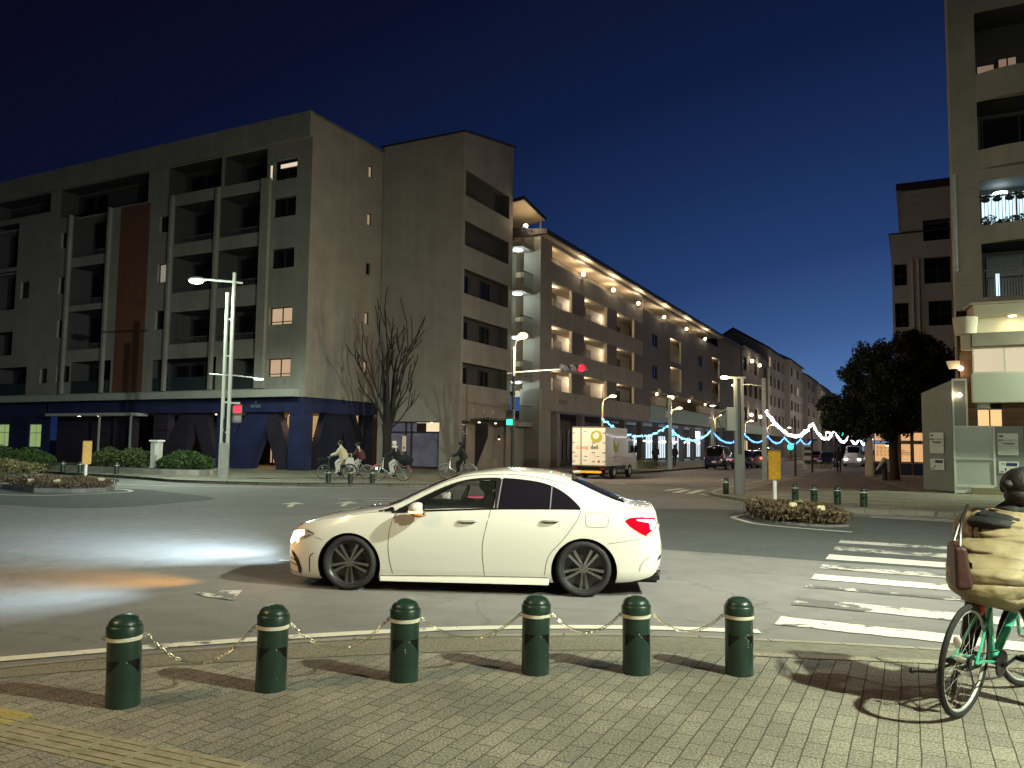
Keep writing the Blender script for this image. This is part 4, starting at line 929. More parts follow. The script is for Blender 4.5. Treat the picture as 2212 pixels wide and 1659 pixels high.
for a in (-43.6, -46.6): b = MB(); b.box(a-.05, a+.05, 33.1, 33.2, .12, 3.2); bb(b, 'canopy_post', M_steel, AB)
dls = [(-33.0, 36.2), (-36.3, 36.0), (-31.6, 35.0), (-31.5, 38.4), (-35.2, 38.2), (-39.5, 36.2), (-41, 35.2), (-44, 36.0), (-49, 33.4), (-47, 33.4)]
for i, (a, c) in enumerate(dls):
    z = 3.36 if c > 34 else 3.18
    b = MB(); b.cyl((a, c, z), (a, c, z+.04), .09, n=12); bb(b, 'downlight', M_bulb_w, AB)
    if i < 8: o = lamp('SPOT', (a+30, c-33.6, z-.06), (1, .62, .32), 90 if i < 5 else 30, AB, .08, (0, 0, 0), R(150), .6, 'downlight_beam')
for (a, c, s) in ((-34.0, 37.2, .8), (-33.4, 37.6, .6)):
    b = MB(); b.cyl((a, c, .12), (a, c, .55), .22, .26, 12); pt = bb(b, 'potted_plant', M_white, AB); pt.parent = None
    pt.location = (*xy(a, c), 0); pt.rotation_euler = (0, 0, BR)
    for v in pt.data.vertices: v.co.x -= (a+30); v.co.y -= (c-33.6)
    b = MB(); leaves(b, 260, lambda r: (r.gauss(0, .16), r.gauss(0, .16), .6+1.5*s*r.random()), .10, random.Random(3)); b.build('foliage', M_green, pt, fix=False)
    tag(pt, 'potted plant inside the lobby '+('left' if s > .7 else 'right')+' of the pair behind the W columns', 'potted plant', 'potted plants in the lobby')
text('4\nPATIOS', .23, mat('pale_lettering', (.25, .42, .45), .6), AB, (-3.7, .10, 3.82), (R(90), 0, 0), 'address_lettering', 'CENTER')
# -------------------------------------------------- tower with the strip windows and the open stair
TW = bthing('stair_tower_building', 'blank beige tower with five dark strip windows, joining corner block and lit wing', 'building', -24, 40.3)
F4 = front(40.3); E4 = flank(-24)
ztop = 20.7
b = MB(); b.poly([(-29.97, 40.3, 3.05), (-24, 40.3, 3.05), (-24, 40.3, ztop), (-29.97, 40.3, ztop)])
b.poly([(-25.4, 40.3, .12), (-24, 40.3, .12), (-24, 40.3, 3.05), (-25.4, 40.3, 3.05)]); b.poly([(-29.97, 40.3, .12), (-29.4, 40.3, .12), (-29.4, 40.3, 3.05), (-29.97, 40.3, 3.05)])
bb(b, 'front_wall', M_plaster, TW)
sl = [(40.55, 46.3, z, z+1.5, .35) for z in (16.9, 13.8, 10.75, 7.8-.1, 5.2)]
sl = [(40.55, 46.35, 16.85, 18.4, .5), (40.55, 46.35, 13.75, 15.25, .5), (40.55, 46.35, 10.8, 12.3, .5), (40.55, 46.35, 8.0, 9.4, .5), (40.55, 46.35, 5.3, 6.6, .5)]
b = wall_open(E4, 40.3, 46.9, 3.1, ztop, sl); b.poly([(-24, 40.3, .12), (-24, 40.62, .12), (-24, 40.62, 3.1), (-24, 40.3, 3.1)]); b.poly([(-24, 46.3, .12), (-24, 46.9, .12), (-24, 46.9, 3.1), (-24, 46.3, 3.1)])
b.poly([(-24, 40.3, ztop), (-24, 46.9, ztop), (-24, 46.9, 22.0)]); b.poly([(-29.97, 46.9, .12), (-24, 46.9, .12), (-24, 46.9, 22), (-29.97, 46.9, 22)])
bb(b, 'side_wall', [M_plaster, M_inr], TW)
b = MB(); b.prism([(-30.2, 40.15, ztop-.02), (-23.85, 40.15, ztop-.02), (-23.85, 47.05, 22.05), (-30.2, 47.05, 22.05)], (0, 0, .09)); bb(b, 'roof', M_roof, TW)
b = MB(); b.box(-25.2, -24.55, 40.6, 46.5, 4.5, 20); bb(b, 'inner_wall', mat('painted_inner_shade', (.05, .05, .05), .8), TW)
for i, o in enumerate(sl):
    for k in ((0, 1) if i > 1 else ()): window(E4, o[0]+.3+k*2.6, o[0]+(1.3 if k == 0 else 4.1), o[2]+.05, o[3]-.2, .48, TW, None, 2)
b = MB(); b.box(-30, -24.1, 40.5, 46.8, 3.1, 3.2); bb(b, 'ground_floor_ceiling', M_soff, TW)
# shopfront with venetian blinds
F5 = front(40.6)
M_blind = bricks('violet_blind', (.19, .17, .27), (.17, .15, .25), (.10, .09, .15), 40., .085, (R(90), 0, 0), .012, spk=.1)
b = MB(); b.poly([F5(-29.3, .3, .12), F5(-25.4, .3, .12), F5(-25.4, 2.4, .12), F5(-29.3, 2.4, .12)]); b.poly([F5(-29.3, 2.42, .12), F5(-27.3, 2.42, .12), F5(-27.3, 3.0, .12), F5(-29.3, 3.0, .12)]); bb(b, 'blind', M_blind, TW)
b = MB()
for a in (-29.35, -28.0, -27.6, -25.45): fbox(b, F5, a-.03, a+.03, .12, 3.05, -.03, .05)
for z in (.2, 2.4, 3.02): fbox(b, F5, -29.35, -25.4, z-.03, z+.03, -.02, .04)
bb(b, 'shopfront_frame', M_frame, TW)
b = MB(); b.poly([F5(-27.3, 2.42, 1.2), F5(-25.4, 2.42, 1.2), F5(-25.4, 3.0, 1.2), F5(-27.3, 3.0, 1.2)]); bb(b, 'lit_interior', emis('shop_glow', (1, .80, .48), .85), TW)
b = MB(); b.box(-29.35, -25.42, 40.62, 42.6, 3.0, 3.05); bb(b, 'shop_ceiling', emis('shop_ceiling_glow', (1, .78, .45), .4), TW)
b = MB(); fbox(b, F5, -28.25, -27.95, 1.2, 2.15, -.05, -.03); bb(b, 'notice_board', emis('lit_notice', (.95, .78, .45), .38), TW)
b = MB(); fbox(b, F5, -28.15, -28.05, 1.35, 1.5, -.06, -.05); bb(b, 'notice_picture', M_black, TW)
for a in (-29.0, -28.1, -26.4): b = MB(); b.cyl((a, 41.0, 2.98), (a, 41.0, 3.0), .07, n=10); bb(b, 'downlight', M_bulb_w, TW)
lamp('SPOT', (-4.2, .55, 2.9), (1, .7, .4), 30, TW, .1, aim((.2, -.6, -1)), R(150), .8, 'shop_light')
# entrance under the tower side
b = MB(); b.box(-25.0, -24.9, 40.7, 46.25, .12, 3.1); bb(b, 'entrance_back_wall', M_plaster, TW)
b = MB(); b.prism([(-24.9, 43.8, 3.0), (-24.0, 43.8, 3.0), (-24.0, 43.8, 2.2), (-24.9, 43.8, .12)], (0, .1, 0)); bb(b, 'stair_side', M_dark, TW)
window(E4, 41.3, 42.4, .15, 2.9, .75, TW, M_glassdk, 2, .8, mat('brass_frame', (.35, .28, .16), .4, .6))
b = MB(); b.prism([(-24.0, 41.6, 3.12), (-24.0, 46.0, 3.12), (-22.9, 46.0, 3.2), (-22.9, 41.9, 3.2)], (0, 0, .12)); bb(b, 'entrance_canopy', M_dark, TW)
for c in (40.9, 43.4, 45.6): b = MB(); b.cyl((-24.4, c, 3.05), (-24.4, c, 3.09), .07, n=10); bb(b, 'downlight', M_bulb_w, TW); 
lamp('SPOT', (-.45, 4.6, 2.95), (1, .65, .35), 22, TW, .08, (0, 0, 0), R(150), .6, 'downlight_beam'); lamp('SPOT', (-.45, 2.0, 2.95), (1, .65, .35), 12, TW, .08, (0, 0, 0), R(150), .6, 'downlight_beam')
b = MB(); b.box(-24.02, -23.9, 45.2, 45.35, 2.05, 2.3); wl = bb(b, 'wall_lamp', M_dark, TW); b = MB(); b.box(-24.0, -23.92, 45.21, 45.34, 2.02, 2.05); b.build('bulb', M_bulb_w, wl, org=ORG[TW.name]); lamp('SPOT', (.12, 4.97, 2.0), (1, .7, .4), 8, TW, .05, (0, 0, 0), R(120), .5, 'wall_lamp_beam')
b = MB()
for c in (41.9, 43.2, 44.4): b.cyl((-24.0, c, 3.75), (-23.96, c, 3.75), .13, n=14)
bb(b, 'vent_cap', mat('vent_metal', (.35, .32, .28), .5), TW)
# open stair with landings between tower and wing
for i in range(6):
    z = 3.2+3.05*i
    if i < 5:
        b = MB(); b.box(-24.9, -23.3, 46.95, 48.85, z-.28, z); bb(b, 'landing', M_plaster, TW)
        rails(lambda s, zz, d: (-23.35-d, s, zz), 46.95, 48.8, z, z+1.15, 0, TW, .38 if 0 else .11)
        if i == 4: continue
        b = MB(); b.lathe([(0, -.06), (.28, -.06), (.34, -.02), (.34, 0)], 20, Matrix.Translation((-24.0, 47.75, z+2.72))); bb(b, 'ceiling_light', emis('stair_lamp', (.85, 1, .93), 5), TW)
        lamp('POINT', (0, 7.4, z+2.5), (.80, 1, .90), 55, TW, .15, name='stair_light')
b = MB(); b.box(-25.6, -25.5, 46.95, 48.9, .12, 17.4); bb(b, 'stair_back_wall', mat('pale_stair_wall', (.55, .57, .53), .8), TW)
b = MB(); b.box(-25.6, -23.2, 46.95, 48.9, 3.0, 3.25) if 0 else b.box(-24.2, -23.9, 47.0, 48.8, .12, 3.4); bb(b, 'stair_foot_wall', M_plaster, TW)
b = MB(); b.prism([(-26, 46.95, 17.95), (-23.2, 46.95, 18.35), (-23.1, 50.4, 17.75), (-26, 50.8, 17.5)], (0, 0, .22)); bb(b, 'stair_roof', M_roof, TW)
b = MB(); b.prism([(-25.95, 46.98, 17.90), (-23.25, 46.98, 18.30), (-23.15, 50.3, 17.70), (-25.95, 50.7, 17.45)], (0, 0, .045)); bb(b, 'stair_roof_soffit', M_soff, TW)
b = MB(); b.cyl((-23.35, 50.0, 16.3), (-23.35, 50.0, 17.7), .06, n=8); bb(b, 'roof_post', M_steel, TW)
b = MB(); b.ball((-23.5, 47.9, 16.75), .15, 12); bb(b, 'globe_lamp', M_bulb_w, TW, True); lamp('POINT', (.75, 7.6, 16.75), (1, .75, .50), 70, TW, .15, name='globe_light')
# -------------------------------------------------- long wing along the street
LW = bthing('apartment_wing', 'long apartment wing with warm lit open galleries down the left side of the street', 'building', -22.8, 48.9)
G_ = flank(-22.8)
openA = [(s0, s1, z0, z1, .2) for (s0, s1) in ((50.85, 54.7), (57.1, 62.35), (64.7, 69.6)) for (z0, z1) in ((11.65, 13.4), (8.6, 10.28), (5.6, 7.12))]
openC = [(s0, s1, z0, z1, .2) for (s0, s1) in ((81.8, 86.2), (101.2, 105.6)) for (z0, z1) in ((10.75, 13.3), (7.65, 10.2))]
openD = [(75.1, 77.1, 11.6, 12.9, .2), (75.1, 77.1, 8.4, 9.7, .2), (94, 96, 11.4, 12.7, .2), (94, 96, 8.4, 9.7, .2)]
openE = [(74.5, 105.6, 5.85, 7.2, .2)]
b = wall_open(G_, 48.9, 72.1, 5.55, 16.3, [o for o in openA]+[(50.85, 72.1, 14.75, 16.0, .2)]); bb(b, 'pale_gallery_wall', [M_plaster, M_plaster], LW)
M_dgrey = mat('dark_grey_render', (.12, .115, .115), .85, var=.15, vscale=.4)
b = wall_open(flank(-22.85), 72.1, 120, 5.55, 16.3, [(72.1, 105.6, 14.9, 16.0, .2)]+openC+openD+openE); bb(b, 'dark_gallery_wall', [M_dgrey, mat('gallery_soffit', (.55, .48, .36), .8)], LW)
b = MB(); b.poly([(-24.1, 48.9, .12), (-22.8, 48.9, .12), (-22.8, 48.9, 16.3), (-24.1, 48.9, 16.3)]); b.box(-24.3, -22.8, 48.9, 50.85, .12, 5.55); bb(b, 'end_wall', M_plaster, LW)
for k, (s0, s1) in enumerate(((54.7, 57.1), (62.35, 64.7), (69.6, 72.1))):
    for z0, z1 in ((5.6, 7.12), (8.6, 10.28), (11.65, 13.4)): b = MB(); b.poly([(-22.797, s0, z0), (-22.797, s1, z0), (-22.797, s1, z1), (-22.797, s0, z1)]); bb(b, 'dark_spandrel_panel', M_dgrey, LW)
b = MB(); b.poly([(-22.77, 72.1, 5.6)]*3) if 0 else None
b = MB(); b.box(-27, -24.75, 48.95, 120, 5.4, 16.2); bb(b, 'gallery_back_wall', mat('gallery_back_paint', (.20, .18, .145), .8), LW)
b = MB()
for z, z_ in ((5.0, 5.45), (7.16, 7.5), (10.32, 10.6), (13.44, 13.8)): b.box(-24.75, -23.02, 48.95, 119.9, z, z_)
bb(b, 'gallery_floor', mat('gallery_soffit', (.55, .48, .36), .8), LW)
b = MB(); b.prism([(-34, 48.7, 16.31), (-22.25, 48.7, 16.31), (-22.25, 48.7, 16.62), (-25, 48.7, 17.0), (-34, 48.7, 17.0)], (0, 71.5, 0)); bb(b, 'roof', M_roof, LW)
b = MB(); b.box(-24.9, -22.35, 48.9, 106, 16.24, 16.3); bb(b, 'roof_soffit', mat('gallery_soffit', (.55, .48, .36), .8), LW)
M_door = mat('pale_gallery_door', (.72, .66, .54), .6)
for (s0, s1, z0, z1, d) in openA:
    b = MB(); fbox(b, G_, s0+5.2, s0+9.0, z0-.3, z1+.02, 1.86, 1.94); bb(b, 'added_bright_panel', M_door, LW)  # bright panel added at the back of the gallery
    b = MB(); fbox(b, G_, s0+2.4, s0+3.3, z0-.3, z0+1.15, 1.35, 1.93); bb(b, 'meter_cupboard', M_door, LW)
    b = MB(); fbox(b, G_, s0+4.2, s0+6.0, z0-.3, z0+1.25, 1.80, 1.94); bb(b, 'gallery_door', mat('brown_door', (.06, .045, .035), .6), LW)
    b = MB(); fbox(b, G_, s1-.14, s1, z0-.1, z1, .02, .22); bb(b, 'gallery_pier', mat('gallery_soffit', (.55, .48, .36), .8), LW)
    b = MB(); b.tube([G_(s0+.2, z1-.12, .7), G_(s0+2.6, z1-.12, .7), G_(s0+2.6, z1-.04, .7)], .035, 6); bb(b, 'ceiling_pipe', M_frame, LW)
    b = MB(); b.ball(G_(s0+2.4, z1-.05, 1.2), .07, 8); bb(b, 'gallery_lamp', M_bulb_w, LW)
    lamp('POINT', (-22.8-1.1+22.8, s0+1.9-48.9, z1-.28), (1, .78, .54), 90, LW, .1, name='gallery_light')
for i, s in enumerate((56.6, 63.5, 70.4, 79, 88, 97)):
    b = MB(); b.ball((-22.7, s, 15.05), .17, 10); bb(b, 'gallery_lamp', M_bulb_w, LW, True)
    lamp('POINT', (.22, s-48.9, 15.3), (1, .76, .50), 190, LW, .15, name='gallery_light')
for s in (52.5, 60.3, 66.5): lamp('POINT', (-1.2, s-48.9, 15.6), (1, .70, .40), 60, LW, .15, name='gallery_light')
for i, s in enumerate((51.0, 54.8, 59.8, 62.4, 67.0, 72.5, 83, 93, 102)):
    b = MB(); fbox(b, G_, s, s+1.0, 14.7, 15.25, 1.2, 1.75); bb(b, 'meter_cupboard', M_door, LW)
for (s0, s1, z0, z1, d) in openC:
    rails(G_, s0, s1, z0, z0+1.0, .05, LW, .3)
    b = MB(); b.ball(G_(s0+1.5, z1-.2, .9), .09, 8); bb(b, 'gallery_lamp', M_bulb_w, LW)
    lamp('POINT', (-.8, s0+2-48.9, z1-.5), (1, .76, .5), 190, LW, .15, name='gallery_light')
for (s0, s1, z0, z1, d) in openC: b = MB(); fbox(b, G_, s0-1, s1+6, z0-.3, z1+.1, 1.75, 1.94); bb(b, 'added_bright_panel', M_door, LW)  # panel added behind each opening so the lit bays look brighter
for o in openD: window(G_, *o[:4], .15, LW)
for s0, s1 in ((76.4, 80.4), (94.5, 105.5)): b = MB(); b.box(-23.3, -22.9, s0, s1, 5.7, 6.7); bb(b, 'terrace_screen', mat('gallery_wall_paint', (.50, .44, .33), .8), LW)
for s in (78, 84, 91, 99):
    b = MB(); b.ball((-23.2, s, 7.0), .14, 8); bb(b, 'terrace_lamp', M_bulb_w, LW); lamp('POINT', (-.1, s-48.9, 7.3), (1, .75, .50), 60, LW, .12, name='terrace_light')
M_green_b = mat('grey_green_fascia', (.22, .26, .24), .7)
b = MB(); b.box(-22.9, -22.7, 48.95, 74, 4.15, 5.56); bb(b, 'arcade_beam', M_plaster, LW)
b = MB(); b.box(-22.9, -22.65, 74, 106, 4.2, 5.7); bb(b, 'arcade_fascia', mat('teal_fascia', (.10, .24, .22), .6), LW)  # plain teal base colour
b = MB(); fbox(b, G_, 52.0, 53.5, 4.65, 5.0, -.13, -.10); bb(b, 'street_number_plate', M_dark, LW)
# arcade ground floor: columns, dark soffit, lit shops
b = MB(); b.box(-27.5, -22.9, 50.9, 119, 4.0, 4.14); bb(b, 'arcade_soffit', M_dgrey, LW)
for s in (52.2, 57, 62, 67, 72, 77, 82, 87, 92, 97, 102, 107): b = MB(); b.box(-23.4, -22.9, s, s+.5, .12, 4.0); bb(b, 'arcade_column', M_dgrey if s > 55 else M_plaster2, LW)
b = MB(); b.box(-27.6, -27.4, 51, 119.5, .12, 4.0); bb(b, 'arcade_back_wall', M_dgrey, LW)
b = MB(); fbox(b, flank(-27.3), 53.0, 56.5, .2, 3.1, 0, .1); bb(b, 'blue_lit_window', emis('blue_screen', (.10, .25, .75), .5), LW)
rs = random.Random(11)
for i, s in enumerate((60, 64.5, 69, 74, 78.5, 83, 87.5, 92, 96.5, 101, 106, 111)):
    cool = emis('shop_cool_glow', (.75, .90, 1), .95); warm = emis('shop_warm_glow', (1, .85, .6), .6)
    window(flank(-27.35), s, s+3.6, .3, 3.0, 0, LW, cool if i > 4 else (mat('dim_shop', (.05, .05, .06), .4) if i < 2 else emis('shop_dim_glow', (.6, .72, 1), .16)), 4, .72, M_frame, 'shop_window')
    if i > 3:
        b = MB()
        for k in range(4): b.box(-27.2, -27.05, s+.3+k*.85, s+.9+k*.85, 2.15+.1*(k % 2), 2.3+.1*(k % 2))
        bb(b, 'shop_strip_light', emis('shop_tube', (.8, .95, 1), 5), LW)
    if i > 2: lamp('AREA', (-4.2, s+1.8-48.9, 2.4), (.75, .88, 1), 45, LW, 2.5, (0, R(-90), 0), name='shop_light')
b = MB(); fbox(b, flank(-23.6), 83.5, 86.0, 2.9, 3.6, 0, .12); bb(b, 'hanging_shop_sign', emis('blue_sign', (.15, .55, 1), 2.2), LW)
b = MB(); fbox(b, flank(-23.6), 96, 98.2, 2.8, 3.6, 0, .12); bb(b, 'hanging_shop_sign', emis('white_sign', (.85, .95, 1), 3), LW)
# -------------------------------------------------- blocks farther down the street
def simple_block(name, label, a0, b0, b1, h, floors, m, gable=0, seed=1, depth=12, gal=False, right=False):
    t = bthing(name, label, 'building', a0, b0); rnd = random.Random(seed)
    Fk = flank(a0) if not right else (lambda s, z, d: (a0+d, s, z))
    sg = -1 if not right else 1
    ops = []; n = max(2, int((b1-b0)/4.2)); fh = (h-5.6)/floors
    for k in range(floors):
        for i in range(n):
            s = b0+(b1-b0)*(i+.2)/n; w = (b1-b0)/n*.6; ops.append((s, s+w, 5.9+k*fh, 5.9+k*fh+fh*.55, 1.2 if i % 2 else .25))
    bb(wall_open(Fk, b0, b1, 4.0, h, ops), 'street_wall', [m, m], t)
    b = MB(); b.poly([(a0, b0, .1), (a0+sg*depth, b0, .1), (a0+sg*depth, b0, h), (a0+sg*depth/2, b0, h+gable), (a0, b0, h)]); bb(b, 'end_wall', m, t); b = MB(); b.poly([(a0, b1, .1), (a0+sg*depth, b1, .1), (a0+sg*depth, b1, h), (a0, b1, h)]); bb(b, 'end_wall', m, t)
    b = MB()
    if gable: b.prism([(a0-sg*.4, b0-.4, h-.15), (a0+sg*depth/2, b0-.4, h+gable+.1), (a0+sg*(depth+.4), b0-.4, h-.15), (a0+sg*(depth+.4), b0-.4, h+.1), (a0+sg*depth/2, b0-.4, h+gable+.4), (a0-sg*.4, b0-.4, h+.1)], (0, b1-b0+.8, 0))
    else: b.box(min(a0-sg*.3, a0+sg*depth), max(a0-sg*.3, a0+sg*depth), b0-.2, b1+.2, h, h+.25)
    bb(b, 'roof', M_roof, t)
    for i, o in enumerate(ops):
        lit = rnd.random() < .16
        window(Fk, *o[:4], o[4]-.06, t, emis('far_lit_window', (1, .68, .38), .5) if lit else None, 2)
    b = MB(); q = (min(a0, a0-sg*.25), max(a0, a0-sg*.25)); b.box(q[0], q[1], b0, b1, 3.9, 5.3); bb(b, 'arcade_fascia', mat('teal_fascia', (.10, .24, .22), .6) if gal else m, t)
    b = MB(); q = (min(a0+sg*3, a0+sg*3.2), max(a0+sg*3, a0+sg*3.2)); b.box(*q, b0, b1, .1, 4); bb(b, 'arcade_wall', M_dgrey, t)
    for i in range(max(1, int((b1-b0)/7))):
        s = b0+2+i*7
        b = MB(); q = (min(a0+sg*2.9, a0+sg*2.95), max(a0+sg*2.9, a0+sg*2.95)); b.box(*q, s, s+3.5, .4, 2.9); bb(b, 'shop_window', emis('shop_cool_glow', (.75, .90, 1), .95) if (i+seed) % 3 else emis('far_warm_shop', (1, .7, .4), .7), t)
    return t
M_g1 = mat('street_render_grey', (.17, .165, .165), .85, var=.15, vscale=.4); M_g2 = mat('street_render_beige', (.34, .34, .345), .85, var=.12, vscale=.4); M_g3 = mat('street_render_pale', (.46, .46, .465), .85, var=.12, vscale=.4)
t2 = simple_block('apartment_building', 'dark apartment block with two gallery lamps and pale downpipe, just past the long lit wing', -22.8, 121, 144, 17.0, 3, M_g1, 0, 4, gal=True)
b = MB(); b.cyl((-22.5, 143.6, 4), (-22.5, 143.6, 15.8), .22, n=10); bb(b, 'downpipe', M_white, t2)
for i, (s, z) in enumerate(((127, 15.3), (134, 15.3), (126, 6.8), (134, 6.8))):
    b = MB(); b.ball((-22.4, s, z), .28, 8); bb(b, 'gallery_lamp', M_bulb_w, t2); lamp('POINT', (.9, s-121, z+.2), (1, .75, .50), 90, t2, .2, name='gallery_light')
for i, (b0_, b1_, h, g, lab, mm) in enumerate([(145, 165, 19.5, 3.6, 'gabled block with dark roof, nearest of the stepped row down the left side', M_g2), (166, 186, 20.5, 3.0, 'second gabled block of the stepped row, with one lit upper window', M_g3), (187, 207, 20.0, 3.0, 'third gabled block of the stepped row down the left side', M_g2),
                                  (208, 228, 20.2, 3.4, 'fourth gabled block of the stepped row down the left side', M_g3), (229, 252, 20.4, 3.4, 'farthest gabled block of the stepped row on the left', M_g2)]):
    simple_block('gabled_building', lab, -22.8+.9*i, b0_, b1_, h-1.0*i, 4, mm, g, 20+i)['group'] = 'gabled blocks down the left side of the street'
simple_block('apartment_building', 'dim block closing the far end of the street behind the signals', -16, 275, 300, 13, 3, M_g1, 0, 40, 40)
simple_block('apartment_building', 'dim block on the right side of the street half hidden by the evergreen tree', 2.6, 75, 110, 17, 4, M_g1, 0, 41, 14, right=True)
simple_block('apartment_building', 'low block farther down the right side of the street', 1.0, 120, 200, 13, 3, M_g2, 0, 42, 14, right=True)
# -------------------------------------------------- block behind the right tower
BB = bthing('apartment_building', 'stepped beige block behind the dark evergreen tree on the right', 'building', -1.1, 60)
Fb = front(60)
wo = [(.9, 2.5, 15.95, 17.3, .8), (.9, 2.5, 13.0, 14.8, .3), (-.95, -.15, 13.0, 14.5, .3), (1.1, 2.5, 10.1, 11.8, .3), (-.95, -.1, 10.1, 11.8, .3)]
bb(wall_open(Fb, -1.1, 14, .1, 16.6, wo), 'front_wall', [M_g2, M_inr], BB)
bb(wall_open(front(60.02), -.4, 14, 16.6, 19.6, [(.9, 2.5, 16.6, 17.4, .8)]), 'upper_wall', [M_g2, M_inr], BB)
b = MB(); b.poly([(-1.1, 60, .1), (-1.1, 74, .1), (-1.1, 74, 16.6), (-1.1, 60, 16.6)]); b.poly([(-.4, 60.02, 16.6), (-.4, 74, 16.6), (-.4, 74, 19.6), (-.4, 60.02, 19.6)]); bb(b, 'side_wall', M_g2, BB)
b = MB(); b.box(-1.25, 14, 59.85, 74, 16.6, 16.68); b.box(-.7, 14, 59.7, 74, 19.6, 20.1); bb(b, 'roof', M_roof, BB)
for a in (.1, .45): b = MB(); b.box(a, a+.13, 59.85, 59.99, 2, 14.7); bb(b, 'pilaster', M_g3, BB)
for o in wo: window(Fb, *o[:4], o[4]-.05, BB, None, 2, .5)
# -------------------------------------------------- right tower with balconies
RT = bthing('apartment_tower', 'tall beige apartment block with deep balconies at the right edge of the photo', 'building', 1.55, 34.2)
Fr = front(34.2); M_rt = mat('olive_beige_render', (.29, .27, .21), .85, var=.16, vscale=.5, bump=.2, bscale=9, streak=.1)
op = [(2.45, 9, z0, z1, 1.6) for z0, z1 in ((16.1, 18.6), (13.15, 15.05), (10.2, 11.95), (7.45, 9.5))]+[(2.45, 9, 19.2, 21.5, 1.6)]
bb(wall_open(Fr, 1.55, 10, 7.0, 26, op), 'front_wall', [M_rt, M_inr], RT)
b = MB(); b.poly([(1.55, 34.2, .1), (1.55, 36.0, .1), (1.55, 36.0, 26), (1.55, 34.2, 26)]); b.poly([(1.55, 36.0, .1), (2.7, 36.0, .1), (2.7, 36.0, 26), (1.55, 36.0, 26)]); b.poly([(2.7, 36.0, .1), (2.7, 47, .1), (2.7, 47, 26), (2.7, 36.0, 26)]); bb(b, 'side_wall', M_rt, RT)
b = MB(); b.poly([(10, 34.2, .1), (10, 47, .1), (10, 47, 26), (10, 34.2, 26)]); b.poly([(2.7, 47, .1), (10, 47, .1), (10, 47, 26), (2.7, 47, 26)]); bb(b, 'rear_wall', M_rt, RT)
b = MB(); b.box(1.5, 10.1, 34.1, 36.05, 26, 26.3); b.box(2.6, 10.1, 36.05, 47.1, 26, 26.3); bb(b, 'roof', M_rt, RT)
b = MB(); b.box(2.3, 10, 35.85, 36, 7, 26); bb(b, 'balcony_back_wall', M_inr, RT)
for z in (7.0, 9.75, 12.6, 15.5, 18.9): b = MB(); b.box(2.0, 9.9, 34.25, 36, z-.15, z+.02); bb(b, 'balcony_floor', M_rt, RT)
for z0, z1 in ((15.05, 16.15), (12.4, 13.15), (9.5, 10.2)):
    b = MB(); n = 14; P = []
    for i in range(n+1):
        a = 2.45+(8.9-2.45)*i/n; d = -.35*math.sin(min(1, i/3.)*math.pi/2); P.append((a, d))
    for (a, d), (c, e) in zip(P, P[1:]):
        b.poly([Fr(a, z0, d-.0), Fr(c, z0, e), Fr(c, z1, e), Fr(a, z1, d)]); b.poly([Fr(a, z1, d), Fr(c, z1, e), Fr(c, z1, .12), Fr(a, z1, .12)]); b.poly([Fr(a, z0, d), Fr(c, z0, e), Fr(c, z0, .12), Fr(a, z0, .12)])
    bb(b, 'balcony_parapet', M_rt, RT)
window(Fr, 2.55, 3.2, 16.15, 17.0, 1.2, RT, emis('pinkish_curtain', (1, .66, .45), .22), 1); window(Fr, 3.28, 3.95, 16.15, 17.15, 1.2, RT, emis('pinkish_curtain', (1, .66, .45), .22), 2)
window(Fr, 2.7, 6.5, 13.2, 14.9, 1.5, RT, None, 3); window(Fr, 2.7, 6.5, 7.1, 9.3, 1.5, RT, mat('dim_room', (.03, .04, .045), .3), 3)
b = MB(); fbox(b, Fr, 3.0, 3.12, 7.7, 8.6, 1.40, 1.42); bb(b, 'lit_gap', emis('lit_gap', (.6, .9, 1), 1.5), RT)
window(Fr, 2.55, 7.5, 9.95, 11.85, 1.5, RT, emis('cool_lit_room', (.62, .88, 1), 1.5), 4)
b = MB(); b.cyl(Fr(3.2, 11.6, .9), Fr(3.2, 11.66, .9), .25, n=16); bb(b, 'balcony_ceiling_light', emis('cool_tube', (.8, 1, 1), 9), RT)
rails(Fr, 2.5, 6.5, 10.2, 11.35, .06, RT, .11, M_frame); rails(Fr, 2.5, 6.5, 7.45, 8.5, .02, RT, .09, M_rail)
for i, a in enumerate((2.62, 3.0, 3.4, 3.75, 4.2)):
    b = MB(); b.ball((0, 0, 0), .17, 10, (1, .8, .55)); M = None
    o = b.build('hanging_flower_pot', M_dark, None, True); tag(o, ['first','second','third','fourth','fifth'][i]+' dark flower basket from the left hanging on the cool lit balcony rail', 'flower basket', 'flower baskets on the lit balcony', (*xy(a, 34.1), 11.15))
    b = MB(); leaves(b, 60, lambda r: (r.gauss(0, .1), r.gauss(0, .1), .08+.12*r.random()), .05, random.Random(i)); b.build('foliage', M_green, o, fix=False)
for i, (a, s) in enumerate(((2.65, .5), (3.2, .35), (3.65, .45), (4.3, .5))):
    b = MB(); leaves(b, 300, lambda r: (r.gauss(0, .17), r.gauss(0, .12), .1+s*r.random()), .06, random.Random(i+9)); o = b.build('balcony_plant', M_green2, None, fix=False); tag(o, ['leftmost', 'second', 'third', 'rightmost'][i]+' leafy plant on the floor of the cool lit balcony', 'plant', 'plants on the lit balcony', (*xy(a, 34.5), 10.0), BR)
b = MB(); b.cyl((1.62, 34.1, 8.5), (1.62, 34.1, 12.3), .09, n=10); bb(b, 'downpipe', M_steel, RT)
